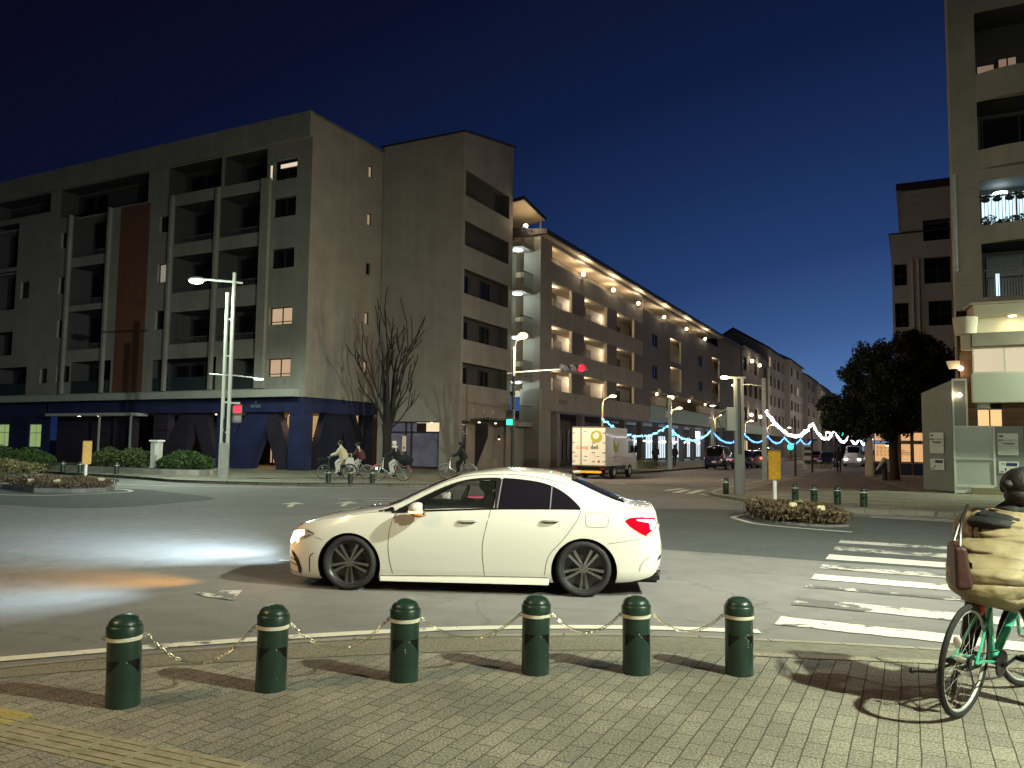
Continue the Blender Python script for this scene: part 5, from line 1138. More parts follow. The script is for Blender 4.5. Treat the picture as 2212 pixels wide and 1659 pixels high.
# podium: cornice, drum, lit niche, window band, pale parapet
M_pod = mat('cream_podium', (.50, .45, .34), .8, var=.08, vscale=1)
b = MB(); b.prism([(1.95, 32.8, 7.0), (10, 32.8, 7.0), (10, 34.2, 7.0), (1.75, 34.2, 7.0)], (0, 0, .06)); b.prism([(2.05, 32.95, 6.62), (10, 32.95, 6.62), (10, 34.2, 6.62), (1.9, 34.2, 6.62)], (0, 0, .37)); bb(b, 'cornice', M_pod, RT)
b = MB(); b.cyl((1.80, 33.4, 5.98), (1.80, 33.4, 6.6), .36, .42, 28); bb(b, 'drum', M_pod, RT, True)
b = MB(); b.cyl((1.85, 33.45, 5.4), (1.85, 33.45, 5.97), .22, n=20); bb(b, 'drum_column', M_pod, RT, True)
b = MB(); b.box(2.1, 10, 33.9, 34.1, 5.98, 6.62); bb(b, 'niche_wall', M_pod, RT)
b = MB(); b.box(1.98, 10, 33.05, 34.1, 5.5, 5.98); bb(b, 'podium_band', M_rt, RT)
b = MB(); b.cyl((3.3, 33.5, 6.58), (3.3, 33.5, 6.61), .12, n=14); bb(b, 'downlight', M_bulb_w, RT)
for a in (3.3, 5.5): lamp('SPOT', (a-1.55, -.7, 6.55), (1, .72, .35), 24, RT, .1, aim((0, .5, -1)), R(150), .8, 'niche_light')
window(front(33.1), 1.98, 6.0, 4.52, 5.45, .1, RT, emis('frosted_lit_glass', (1, .84, .55), .6), 4, None, M_pod)
b = MB(); b.bbox(1.92, 7, 32.95, 33.2, 3.42, 4.5, .03); bb(b, 'pale_parapet', mat('painted_greenlit_parapet', (.50, .52, .42), .7), RT)  # greenish lamplight on the parapet is put into its colour
b = MB(); b.box(1.6, 2.1, 33.7, 33.8, 2.6, 5.4); b.box(2.9, 10, 33.75, 33.85, .1, 3.42); bb(b, 'brown_wall', bricks('brown_cladding', (.20, .12, .06), (.15, .09, .05), (.08, .05, .03), 30, .22, (R(90), 0, 0), .01), RT)
window(front(33.7), 2.08, 2.92, 2.45, 3.25, 0, RT, emis('orange_lit_room', (1, .62, .26), .95), 2)
b = MB(); b.box(1.62, 2.0, 33.75, 36, .1, 3.4); bb(b, 'return_wall', M_dark, RT)
for (a, c, z) in ((1.62, 33.6, 4.75), (1.55, 33.5, 3.75)):
    b = MB(); b.ball((a, c, z), .09, 10); bb(b, 'wall_lamp', M_bulb_w, RT); lamp('POINT', (a-1.55-.15, c-34.2-.15, z), (1, .75, .5), 5, RT, .08, name='wall_light')
b = MB(); b.prism([(1.25, 33.7, 4.75), (1.6, 33.7, 4.75), (1.6, 33.7, 5.05), (1.15, 33.7, 5.05)], (0, .4, 0)); bb(b, 'lamp_hood', M_pod, RT)
# -------------------------------------------------- screen wall with notice boards
SW = bthing('screen_wall', 'pale framed screen wall with notice boards in front of the right apartment block', 'screen wall', 1.3, 33.5)
M_mesh = mat('grey_screen_panel', (.20, .22, .19), .5, var=.1, vscale=3); M_fros = mat('frosted_panel', (.42, .47, .42), .22, var=.05, coat=.4); M_frm = mat('white_steel_frame', (.60, .63, .57), .5)
b = MB(); b.prism([(.3, 34.45, .2), (1.28, 33.5, .2), (1.28, 33.5, 4.3), (.3, 34.45, 3.9)], (.04, .04, 0)); bb(b, 'angled_panel', M_mesh, SW)
b = MB(); b.box(1.3, 1.36, 33.45, 33.55, .12, 4.35); b.box(1.36, 1.8, 33.45, 33.55, 4.28, 4.36); b.box(1.36, 2.56, 33.45, 33.55, 2.55, 2.61); b.box(1.36, 2.56, 33.45, 33.55, 1.38, 1.42); b.box(2.56, 2.62, 33.45, 33.55, .40, 2.61); b.box(1.36, 2.56, 33.45, 33.55, .36, .46); b.box(1.73, 1.8, 33.45, 33.55, 2.61, 4.28); bb(b, 'frame', M_frm, SW)
b = MB(); b.box(1.36, 1.72, 33.48, 33.52, 2.61, 4.28); bb(b, 'upper_panel', M_mesh, SW)
b = MB(); b.box(1.36, 2.56, 33.48, 33.52, .46, 2.55); bb(b, 'frosted_panel', M_fros, SW)
b = MB(); b.box(1.36, 1.85, 33.47, 33.53, .14, .36); bb(b, 'foot_panel', M_frm, SW)
b = MB(); b.box(2.62, 3.5, 33.48, 33.53, .36, 2.6); bb(b, 'right_panel', M_mesh, SW)
b = MB(); b.box(1.85, 6, 33.35, 33.7, .12, .36); bb(b, 'plinth', mat('olive_plinth', (.25, .23, .13), .8), SW)
M_sign = mat('notice_white', (.62, .66, .60), .5); M_ink = mat('notice_ink', (.04, .06, .06), .6); M_grn = mat('notice_green', (.02, .12, .07), .6); M_navy = mat('notice_navy', (.02, .03, .12), .6)
def notice(label, org, rz, kind):
    t = thing('notice_board', label, 'notice board', org, rz)
    w, h = (.62, .78) if kind == 0 else (.62, .42)
    b = MB(); b.box(-w/2, w/2, -.012, 0, -h/2, h/2); b.build('board', M_sign, t)
    r = (R(90), 0, 0)
    if kind == 0:
        b = MB(); b.box(-.27, -.14, -.016, -.012, .25, .32); b.build('emblem', M_grn, t)
        text('幕張ベイタウン', .085, M_ink, t, (0, -.014, .13), r, align='CENTER', bold=.0015); text('管理事務所', .085, M_ink, t, (0, -.014, .01), r, align='CENTER', bold=.002)
        b = MB(); b.box(-w/2, w/2, -.016, -.012, -.085, -.075); b.build('dividing_line', M_ink, t)
        for k in range(5): b = MB(); b.box(-.26, .26-.08*(k % 3), -.015, -.012, -.15-.045*k, -.143-.045*k); b.build('text_line', mat('grey_ink', (.25, .28, .26), .6), t)
    else:
        b = MB(); b.box(-.08, .26, -.016, -.012, .05, .16); b.build('navy_label', M_navy, t)
        b = MB(); b.ball((-.10, -.012, -.08), .045, 10, (.7, .1, 1.3)); b.build('dark_emblem', M_grn, t)
        b = MB(); b.box(-.22, -.13, -.016, -.012, .11, .135); b.build('small_logo', M_ink, t); b = MB(); b.box(-.26, -.15, -.016, -.012, -.18, -.14); b.build('small_label', mat('brown_ink', (.2, .15, .08), .6), t)
        b = MB(); b.box(.0, .2, -.015, -.012, -.06, -.05); b.build('text_line', mat('grey_ink', (.25, .28, .26), .6), t)
    return t
ang = math.atan2(-.95, .98)+BR
pc = xy(.80-.03, 33.965-.03)
notice('large white notice with green emblem on the angled left panel of the screen wall', (*pc, 1.98), ang, 0); notice('small white notice with navy label on the angled left panel, under the large one', (*pc, 1.17), ang, 1)
notice('large white notice with green emblem on the right panel, above the hooded cyclist', (*xy(3.02, 33.47), 1.95), BR, 0); notice('small white notice with navy label just above the hooded cyclist', (*xy(3.02, 33.47), 1.12), BR, 1)
# -------------------------------------------------- clinic
CL = bthing('clinic', 'low clinic with orange lit curtained windows over navy panels beneath the evergreen tree', 'building', -2.8, 52.3)
Fc = front(52.3); M_br = mat('brown_fascia', (.16, .075, .045), .7, var=.1); M_cfr = mat('bronze_window_frame', (.14, .09, .06), .5)
b = MB(); b.box(-2.45, 5, 52.25, 60, 2.8, 3.6); bb(b, 'fascia', M_br, CL)
b = MB(); b.box(-2.65, -2.22, 52.0, 52.6, .12, 3.25); b.box(-2.95, -2.65, 52.2, 52.6, 2.35, 3.4); bb(b, 'end_pillar', mat('pale_pillar', (.55, .47, .38), .7), CL)
M_orange = emis('orange_curtain', (1, .55, .24), .78)
for i, (a, c) in enumerate(((-2.15, -1.12), (-.72, -.15), (-.05, .62), (.75, 1.8), (1.9, 2.9))):
    window(Fc, a, c, .95, 2.08, .05, CL, M_orange, 1, None, M_cfr); window(Fc, a, c, 2.2, 2.75, .05, CL, M_orange, 1, None, M_cfr)
    b = MB(); fbox(b, Fc, a, c, .2, .88, 0, .05); bb(b, 'navy_panel', mat('navy_panel', (.008, .018, .07), .5, var=.3), CL)
    b = MB(); fbox(b, Fc, c, c+.1 if i in (1, 2, 3) else c+.4, .12, 2.8, -.02, .06); bb(b, 'mullion', M_cfr, CL)
b = MB(); fbox(b, Fc, -2.2, 5, .12, .2, -.03, .1); bb(b, 'sill', M_conc, CL)
M_txt = mat('brown_lettering', (.10, .06, .03), .6)
text('うたせ\nメディカル\nクリニック', .20, M_txt, CL, (-2.06+2.8, -.02, 1.58), (R(90), 0, 0), 'clinic_lettering', 'LEFT', bold=.002)
text('内科\n循環器内科\n消化器内科', .115, M_txt, CL, (-.68+2.8, -.02, 1.53), (R(90), 0, 0), 'clinic_lettering', 'LEFT')
b = MB(); b.box(-1.5, -1.32, 51.6, 51.75, 1.95, 2.12); wl = bb(b, 'wall_lamp', M_dark, CL); b = MB(); b.box(-1.49, -1.33, 51.61, 51.74, 1.92, 1.95); b.build('bulb', M_bulb_w, wl, org=ORG[CL.name])
for a in (-1.6, .2, 2): lamp('SPOT', (a+2.8, -.35, 2.7), (1, .65, .35), 12, CL, .1, aim((0, -.5, -1)), R(140), .8, 'window_spill')
# ================================================================ POLES, LAMPS, SIGNALS
M_red = emis('red_signal', (1, .002, .009), 11); M_grs = emis('green_signal', (.03, 1, .50), 3); street_lamp_r = None; M_hous = mat('signal_housing', (.05, .05, .05), .5)
M_offl = mat('unlit_lens', (.05, .02, .02), .3)
def veh_signal(parent, x, y, z, lit, yaw=0, n=3, name='traffic_signal_head'):
    """horizontal three lens vehicle signal, facing -y before yaw"""
    M = Matrix.Translation((x, y, z)) @ Matrix.Rotation(yaw, 4, 'Z')
    b = MB(); b.bbox(-.62, .62, -.10, .12, -.20, .20, .05, M); s = b.build(name, M_hous, parent, True)
    for i in range(3):
        cx = -.4+.4*i; b = MB(); b.cyl(M @ Vector((cx, -.10, 0)), M @ Vector((cx, -.125, 0)), .15, n=20)
        b.build('lens', M_red if (i == 2 and lit == 'r') else M_grs if (i == 0 and lit == 'g') else M_offl, s)
        b = MB(); P = [M @ Vector((cx+.17*math.cos(a), -.10, .17*math.sin(a))) for a in [R(-10+200*k/8) for k in range(9)]]; Q = [M @ Vector((cx+.17*math.cos(a), -.32, .17*math.sin(a)-.02)) for a in [R(-10+200*k/8) for k in range(9)]]
        for k in range(8): b.add([P[k], P[k+1], Q[k+1], Q[k]], [(0, 1, 2, 3)])
        b.build('visor', M_hous, s)
    return s
def ped_signal(parent, x, y, z, lit, yaw=0, m=None):
    M = Matrix.Translation((x, y, z)) @ Matrix.Rotation(yaw, 4, 'Z')
    b = MB(); b.bbox(-.2, .2, -.1, .12, -.4, .4, .04, M); s = b.build('pedestrian_signal_head', M_hous, parent, True)
    for i, zz in enumerate((.2, -.2)):
        b = MB(); b.box(-.14, .14, -.115, -.102, zz-.13, zz+.13, M); b.build('lens', (M_red if i == 0 and lit == 'r' else M_grs if i == 1 and lit == 'g' else M_offl), s)
        b = MB(); b.box(-.18, .18, -.30, -.10, zz+.15, zz+.17, M); b.build('visor', M_hous, s)
    return s
# twin lamp mast on the far left pavement
t = thing('street_lamp', 'tall twin post lamp, white above and red below, before the blue columns', 'street lamp', (-12.3, 33.9, .12), R(4))
M_mast = mat('pale_mast_paint', (.62, .66, .60), .45)
for x in (-.12, .14): b = MB(); b.bbox(x-.055, x+.055, -.09, .09, 0, 8.9 if x > 0 else 8.0, .01); b.build('post', M_mast, t)
for z in (1.9, 3.2, 5.2, 6.8): b = MB(); b.box(-.06, .08, -.05, .05, z, z+.08); b.build('spacer', M_mast, t)
b = MB(); b.bbox(-.19, .21, -.12, .12, 0, 1.5, .02); b.build('base_casing', M_steel, t)
b = MB(); b.tube([(.5, 0, 8.45), (0, 0, 8.5), (-1.1, -.1, 8.55)], .05, 8); b.build('arm', M_mast, t, True)
b = MB(); b.ball((-1.42, -.1, 8.52), .3, 16, (1.3, .8, .45)); hd = b.build('lamp_head', M_mast, t, True)
b = MB(); b.ball((-1.42, -.16, 8.46), .25, 14, (1.2, .8, .5)); b.build('lamp_glass', emis('mercury_lamp', (.80, 1, .80), 40), hd, True)
lamp('SPOT', (-1.42, -.25, 8.35), (.80, 1, .82), 5200, t, .2, (0, 0, 0), R(172), .35, 'lamp_beam'); lamp('POINT', (-.9, -.9, 7.6), (.80, 1, .82), 120, t, .2)
b = MB(); b.tube([(-.75, 0, 4.45), (-.3, 0, 4.42), (.4, 0, 4.40), (1.0, 0, 4.33), (1.5, 0, 4.28)], .03, 6); b.build('signal_arm', M_mast, t, True)
b = MB(); b.bbox(1.15, 1.55, -.06, .06, 4.22, 4.30, .02); b.build('arm_lamp', emis('arm_tube', (.8, 1, .85), 3), t)
ped_signal(t, .52, -.1, 2.75, 'r', R(20)); b = MB(); b.box(.1, .6, -.05, 0, 3.17, 3.25); b.build('bracket', M_mast, t)
for z in (1.55, 2.1): b = MB(); b.bbox(-.03, .05, -.14, -.1, z, z+.45, .01); b.build('push_button_box', M_dark, t)
# signal mast near the tower
t = thing('signal_mast', 'slim mast with a warm sodium lamp and a long arm carrying the red traffic signal', 'traffic signal', (0.08, 38, .12))
b = MB(); b.cyl((0, 0, 0), (0, 0, 6.3), .09, .07, 12); b.build('post', M_dark, t, True)
b = MB(); b.box(-.03, .07, -.12, -.08, 4.9, 6.3); b.build('painted_lit_strip', M_mast, t)  # pale strip paints the lamplight falling on the dark post
b = MB(); b.tube([(0, 0, 6.2), (.1, 0, 6.6), (.42, 0, 6.75)], .035, 6); b.build('arm', M_dark, t, True)
b = MB(); b.ball((.42, 0, 6.86), .2, 14, (1.2, 1, .8)); b.build('sodium_lamp', emis('sodium_lamp', (1, .60, .20), 7), t, True)
lamp('POINT', (.42, -.35, 6.75), (1, .68, .38), 1000, t, .2)
lamp('SPOT', (.42, -.35, 6.7), (1, .82, .62), 2600, t, .2, aim((4.5, 3.0, -5.2)), R(75), 1, 'lamp_beam')  # extra spot added at the lamp to brighten the truck
b = MB(); b.tube([(-.3, 0, 5.0), (0, 0, 5.06), (1.2, 0, 5.15), (2.2, 0, 5.22), (3.6, 0, 5.24)], .04, 8); b.build('signal_arm', M_steel, t, True)
s = veh_signal(t, 2.85, -.1, 5.3, 'r', R(8))
lamp('POINT', (3.2, -.5, 5.25), (1, .04, .08), 4, t, .15, name='signal_glow')
ped_signal(t, -.15, -.2, 2.85, 'g', R(-15)); lamp('POINT', (-.2, -.8, 2.7), (.1, 1, .6), 6, t, .1, name='signal_glow')
# twin signal pole on the right corner
t = thing('signal_mast', 'thick twin post pole with side signals and a small warm lamp behind the right island', 'traffic signal', (7.75, 26.9, .12), R(-4))
M_pg = mat('dark_grey_post', (.13, .14, .125), .5)
for x in (-.10, .12): b = MB(); b.bbox(x-.05, x+.05, -.07, .07, 0, 3.95, .012); b.build('post', M_pg, t)
b = MB(); b.box(-.05, .08, .02, .06, 0, 3.9); b.build('dark_web', M_dark, t)
b = MB(); b.bbox(-.155, .175, -.09, .09, 0, 1.35, .02); b.build('base_casing', M_pg, t)
b = MB(); b.bbox(-.38, .26, -.05, .05, 3.93, 4.0, .015); b.build('arm', M_pg, t)
b = MB(); b.ball((-.47, 0, 3.97), .10, 12, (1.4, 1, .6)); b.build('warm_lamp', emis('warm_lamp', (1, .74, .42), 18), t, True)
lamp('POINT', (-.5, -.25, 3.9), (1, .68, .38), 120, t, .1)
b = MB(); b.bbox(-.42, -.12, -.12, .12, 2.15, 2.95, .03); b.build('signal_back', mat('grey_signal_back', (.22, .24, .21), .5), t)
b = MB(); b.prism([(-.72, -.02, 2.82), (-.42, -.02, 2.9), (-.42, -.02, 2.84), (-.7, -.02, 2.72)], (0, .2, 0)); b.build('signal_visor', M_hous, t)
b = MB(); b.prism([(-.72, -.02, 2.6), (-.42, -.02, 2.75), (-.42, -.02, 2.2), (-.6, -.02, 2.3)], (0, .2, 0)); b.build('signal_side', M_hous, t)
# lamp pole beside the street, then the rows of lamps
t = thing('street_lamp', 'grey pole with a small warm lamp where the white string lights start', 'street lamp', (*xy(-6.5, 40), .12), BR)
b = MB(); b.bbox(-.12, .12, -.1, .1, 0, 1.5, .01); b.bbox(-.1, .1, -.08, .08, 1.5, 5.0, .01); b.build('post', M_steel, t)
b = MB(); b.tube([(0, 0, 4.6), (-.6, 0, 4.72), (-1.2, 0, 4.7)], .03, 6); b.build('arm', M_steel, t, True)
b = MB(); b.ball((-1.35, 0, 4.68), .15, 12, (1.4, 1, .4)); b.build('warm_lamp', emis('warm_lamp', (1, .74, .42), 18), t, True); lamp('POINT', (-1.35, -.1, 4.5), (1, .68, .38), 260, t, .12)
M_pole = mat('painted_lamplit_pole', (.30, .22, .10), .5)  # yellow lamplight on the poles is put into this colour
def arc_lamp(label):
    t = thing('street_lamp', label, 'street lamp', group='curved street lamps along the left kerb')
    b = MB(); b.cyl((0, 0, 0), (0, 0, 3.95), .06, .05, 12); b.build('post', M_pole, t, True)
    b = MB(); b.tube([(0, 0, 3.9), (.05, 0, 4.1), (.22, 0, 4.25), (.5, 0, 4.33)], .035, 6); b.build('arm', M_pole, t, True)
    b = MB(); b.ball((.62, 0, 4.34), .13, 12, (1.5, .9, .5)); b.build('warm_lamp', emis('warm_lamp', (1, .74, .42), 18), t, True)
    lamp('POINT', (.62, 0, 4.15), (1, .75, .50), 300, t, .12)
    return t
al = arc_lamp('curved warm street lamp rising behind the white truck')
for i, bp in enumerate((41.6, 55.6, 69.6, 83.6, 97.6, 111.6, 128)):
    o = al if i == 0 else dup(al, (0, 0, 0), label=['', 'curved warm street lamp beside the grey flat topped lamp, first past the truck', 'curved warm street lamp in front of the teal fascia', 'fourth curved warm street lamp, seen between the signal pole posts', 'fifth curved warm street lamp, where the row passes the grey pole', 'sixth curved warm street lamp of the left kerb row', 'farthest curved warm street lamp of the left kerb row'][i])
    o.location = (*xy(-15.5, bp), .12); o.rotation_euler = (0, 0, BR)
def flat_lamp(label):
    t = thing('street_lamp', label, 'street lamp', group='grey flat topped lamps along the left kerb')
    b = MB(); b.bbox(-.11, .11, -.08, .08, 0, 5.1, .01); b.build('post', M_steel, t)
    b = MB(); b.bbox(-.13, .13, -.1, .1, 0, 2.0, .01); b.build('lower_post', mat('pale_blue_post', (.40, .48, .50), .5), t)
    b = MB(); b.bbox(-.55, .55, -.12, .12, 5.12, 5.2, .03); hd = b.build('flat_head', M_dark, t)
    b = MB(); b.box(-.15, .22, -.09, .09, 5.08, 5.12); b.build('lens', emis('warm_lamp', (1, .74, .42), 18), hd); lamp('POINT', (0, 0, 4.85), (1, .72, .42), 160, t, .12)
    b = MB(); b.bbox(-.3, -.12, -.1, .1, 3.6, 4.1, .02); b.build('speaker_box', M_steel, t)
    return t
fl = flat_lamp('grey flat topped street lamp with a pale blue foot in front of the white truck')
fl.location = (*xy(-15.2, 54.3), .12); fl.rotation_euler = (0, 0, BR)
dup(fl, (*xy(-15.2, 67.3), .12), BR, 'grey flat topped street lamp second along the left kerb, beside the dark van')
for i, bp in enumerate((47.2, 55.5, 71.7, 89.2, 105.8, 118.3)):
    b = MB(); b.cyl((0, 0, 0), (0, 0, 3.4), .07, .05, 8); o = b.build('light_pole', M_stem, None, True); tag(o, ['nearest thin dark pole on the right pavement, beyond the yellow post', 'second thin dark pole, under the first peak of the white lights', 'third thin dark pole carrying the white lights', 'fourth thin dark pole carrying the white lights', 'fifth thin dark pole carrying the white lights', 'farthest thin dark pole carrying the white lights'][i], 'pole', 'thin poles carrying the white lights', (*xy(-6.0, bp), .12))
# ---- festoons
def festoon(label, a, b0_, b1_, z0, z1, sag, m, step, r, group):
    n = max(8, int((b1_-b0_)/step)); pts = []
    for i in range(n+1):
        t_ = i/n; pts.append((*xy(a, b0_+(b1_-b0_)*t_), z0+(z1-z0)*t_-sag*(1-(2*t_-1)**2)))
    o = thing('light_string', label, 'string lights', pts[0], group=group); rnd = random.Random(int(b0_*7))
    b = MB(); b.tube(pts[::3]+[pts[-1]], .008, 4); b.build('wire', M_black, o, org=pts[0])
    b = MB()
    for p in pts:
        for _ in range(1): b.ball((p[0]+rnd.gauss(0, .02), p[1]+rnd.gauss(0, .02), p[2]+rnd.gauss(0, .035)), r*rnd.uniform(.7, 1.3), 4)
    b.build('bulbs', m, o, org=pts[0])['kind'] = 'stuff'
    return o
M_fw = emis('white_fairy_bulb', (.93, .90, 1), 7); M_fb = emis('blue_fairy_bulb', (.10, .34, 1), 3.2); M_fc = emis('cyan_fairy_bulb', (.20, .62, 1), 3.6)
od = ['nearest', 'second', 'third', 'fourth', 'fifth', 'sixth', 'farthest']
pw = [37.2, 55.5, 71.7, 89.2, 105.8, 122, 140]
for i in range(6): festoon(od[i if i < 5 else 6]+' swag of the white string lights along the right pavement', -5.95, pw[i], pw[i+1], 3.38, 3.34, (.98, .92, 1.0, 1.05, 1.05, 1.1)[i], M_fw, .16, .056+.005*i, 'white string lights on the right pavement')
pb = [41.3, 54.3, 67.8, 82.4, 96.9, 110.7, 127.5, 142]
for i in range(7): festoon(od[i]+' swag of the blue string lights along the left kerb', -15.4, pb[i], pb[i+1], 3.15 if i else 3.2, 3.15, (.85, .95, 1.0, .85, .85, .85, .85)[i], M_fc if i < 2 else M_fb, .22, .052+.005*i, 'blue string lights along the left kerb')
for i in range(4): festoon(['leftmost', 'second', 'third', 'rightmost'][i]+' little swag of the faraway white lights under the green signals', -5.9+i*1.7-2, 150, 158, 3.0, 3.0, .9, emis('violet_fairy_bulb', (.72, .62, 1), 5), .45, .10, 'faraway white string lights') if 0 else None
# farther signals, green
for i, (a, b_, z, lab) in enumerate(((-10.8, 146, 4.4, 'left of the two green traffic signals far down the street'), (-7.8, 130.7, 4.7, 'right of the two green traffic signals far down the street'), (-15.6, 118, 1.9, 'low green signal far down the left kerb under the blue lights'))):
    t = thing('traffic_signal', lab, 'traffic signal', (*xy(a, b_), 0), BR)
    b = MB(); b.cyl((1.2 if i < 2 else 0, 0, 0), (1.2 if i < 2 else 0, 0, z), .1, n=8); b.build('post', M_dark, t)
    veh_signal(t, 0, -.1, z, 'none'); b = MB(); b.cyl((0, -.24, z), (0, -.3, z), .5 if i < 2 else .42, n=16); b.build('green_glow_disc', M_grs, t)  # oversized disc takes the glow round the lens into its shape
# ---- illuminated dots of windows and lamps far away
for i, (a, b_, z) in enumerate(((-14.5, 150, 8.1), (-14.5, 175, 8), (-6.5, 160, 7.6), (-14, 200, 7.8), (-13, 140, 4.4), (-6.5, 190, 8))):
    t = thing('street_lamp', ['first', 'second', 'third', 'fourth', 'fifth', 'sixth'][i]+' small warm lamp far down the street beyond the string lights', 'street lamp', (*xy(a, b_), 0), BR, 'faraway street lamps')
    b = MB(); b.cyl((0, 0, 0), (0, 0, z), .09, n=6); b.build('post', M_dark, t); b = MB(); b.ball((.4, 0, z), .28, 8, (1.5, 1, .5)); b.build('warm_lamp', emis('far_warm_lamp', (1, .62, .25), 9), t)
    lamp('POINT', (.4, 0, z-.4), (1, .80, .60), 700, t, .2)
# ================================================================ TREES AND SHRUBS
def limb_chain(p, d, L_, r, rnd, depth, out, bend=.18, up=.12, tip=.35):
    """recursive bare limbs: list of (points, radii)"""
    pts = [Vector(p)]; rr = [r]; n = 5; d = Vector(d).normalized()
    for i in range(n):
        d = (d+Vector((rnd.gauss(0, bend), rnd.gauss(0, bend), rnd.gauss(0, bend*.6)+up))).normalized(); pts.append(pts[-1]+d*L_/n); rr.append(r*(1-(1-tip)*(i+1)/n))
    out.append((pts, rr))
    if depth > 0:
        for k in range(rnd.choice((2, 3, 3))):
            t = rnd.uniform(.3, 1) if k else 1; i = min(n, max(1, int(t*n))); q = pts[i]; a = d.orthogonal(); a.rotate(Matrix.Rotation(rnd.uniform(0, 6.28), 3, d))
            limb_chain(q, d*1.0+a*rnd.uniform(.3, .62), L_*rnd.uniform(.45, .7), rr[i]*.72, rnd, depth-1, out, bend, up, .3)
tb = (-6.65, 42.6, .12)
bt = thing('bare_tree', 'leafless tree with many upright limbs in front of the beige tower', 'tree', tb)
rnd = random.Random(21); trunk = MB(); limbs = []
trunk.tube([(0, 0, 0), (-.02, 0, .3), (-.03, 0, 1.2), (-.05, 0, 1.9), (-.15, 0, 2.6)], [.42, .27, .24, .23, .20], 12); trunk.build('trunk', mat('dark_bark', (.016, .013, .012), .95), bt, True)
for (p, d, L_, r) in (((-.1, 0, 2.3), (-.24, .1, 1), 3.6, .17), ((-.05, 0, 2.2), (.02, -.05, 1), 4.2, .17), ((0, 0, 1.7), (.30, .0, 1), 3.7, .19), ((.1, 0, 2.2), (.12, .2, 1), 4.0, .15), ((-.15, 0, 2.5), (-.5, -.1, 1), 3.0, .10),
                      ((.45, 0, 3.2), (.75, .1, .75), 2.0, .07), ((.6, 0, 4.0), (.55, -.2, 1), 2.6, .08), ((-.3, 0, 3.6), (-.8, .1, .75), 2.6, .08), ((.3, 0, 2.4), (.9, .2, .5), 1.8, .05)):
    limb_chain(p, d, L_, r, rnd, 2, limbs, .10, .10)
b = MB()
for pts, rr in limbs: b.tube([(q.x*.66-.02, q.y*.8, q.z*1.0) for q in pts], [max(x, .026) for x in rr], 5)
b.build('crown', mat('dark_bark', (.016, .013, .012), .95), bt, True, fix=False)
# evergreen on the right
et = thing('evergreen_tree', 'large dark evergreen tree with a dense rounded crown over the clinic', 'tree', (19.9, 41.2, .12))
b = MB(); b.tube([(0, 0, 0), (.02, 0, .6), (.0, 0, 1.8), (.1, 0, 3.0), (.3, 0, 4.6)], [.34, .24, .21, .2, .14], 12)
for q in ((-1.8, .3, 4.4), (1.6, .2, 4.8), (.6, -.4, 5.6), (-.9, -.3, 5.5)): b.tube([(.1, 0, 2.7), (q[0]*.5, q[1]*.5, 3.6), q], [.13, .09, .05], 7)
b.build('trunk', M_stem, et, True)
cl = [(-.2, 0, 5.6, 1.9), (1.0, 0, 6.4, 1.55), (2.1, .3, 5.8, 1.6), (2.7, 0, 4.8, 1.5), (-1.2, 0, 5.3, 1.3), (-1.5, .2, 4.4, 1.1), (-2.5, 0, 3.6, .95), (-1.3, -.2, 3.3, 1.1), (.2, -.4, 4.2, 1.5), (1.4, -.3, 4.0, 1.5), (2.6, .1, 3.6, 1.2), (-3.3, .1, 3.95, .42), (-2.1, .3, 2.75, .7), (-.6, -.2, 2.95, .8), (.9, -.1, 3.0, .8), (-.9, 0, 6.5, .8), (1.7, 0, 7.2, .85), (-3.0, 0, 3.0, .5)]
rnd = random.Random(4); b = MB(); tot = sum(c[3]**2.4 for c in cl)
sub = []
for c in cl:
    for _ in range(int(10*c[3]**2)+3):
        v = Vector((rnd.gauss(0, 1), rnd.gauss(0, 1), rnd.gauss(0, 1))).normalized()*c[3]*rnd.uniform(.55, 1.0); sub.append((c[0]+v.x, c[1]+v.y, c[2]+v.z*.85, rnd.uniform(.32, .58)))
for s in sub:
    leaves(b, 230, lambda r: tuple(Vector(s[:3])+Vector((r.gauss(0, 1), r.gauss(0, 1), r.gauss(0, .8))).normalized()*s[3]*r.random()**.4), .095, rnd, .4)
b.build('crown', mat('evergreen_leaf', (.010, .018, .008), .7, var=.5, vscale=2), et, fix=False)
# hedges by the lobby
def hedge(label, c, sx, sy, h, n, seed, m=M_green, rz=0, bumps=7):
    t = thing('hedge', label, 'hedge', (*c, .12), rz); rnd = random.Random(seed)
    bl = [(rnd.uniform(-sx, sx), rnd.uniform(-sy, sy), rnd.uniform(.3, .6)) for _ in range(bumps)]
    def samp(r):
        while 1:
            x, y = r.uniform(-sx, sx), r.uniform(-sy, sy); e = (abs(x)/sx)**4+(abs(y)/sy)**4
            if e > 1: continue
            hh = h*(1-.35*e)*(.78+.22*max(math.exp(-((x-a)**2+(y-q)**2)/(s*s)) for a, q, s in bl)); u = r.random(); z = .12+(hh-.12)*(u**.45)
            return (x+r.gauss(0, .03), y+r.gauss(0, .03), z)
    b = MB(); leaves(b, n, samp, .07, rnd, .3); b.build('foliage', m, t, fix=False)
    b = MB()
    for _ in range(int(sx*9)):
        x, y = rnd.uniform(-sx, sx)*.85, rnd.uniform(-sy, sy)*.8; b.tube([(x, y, 0), (x+rnd.gauss(0, .08), y, .35), (x+rnd.gauss(0, .15), y, .7*h)], [.022, .016, .008], 5)
    b.build('stems', M_stem, t, fix=False)['kind'] = 'stuff'
    return t
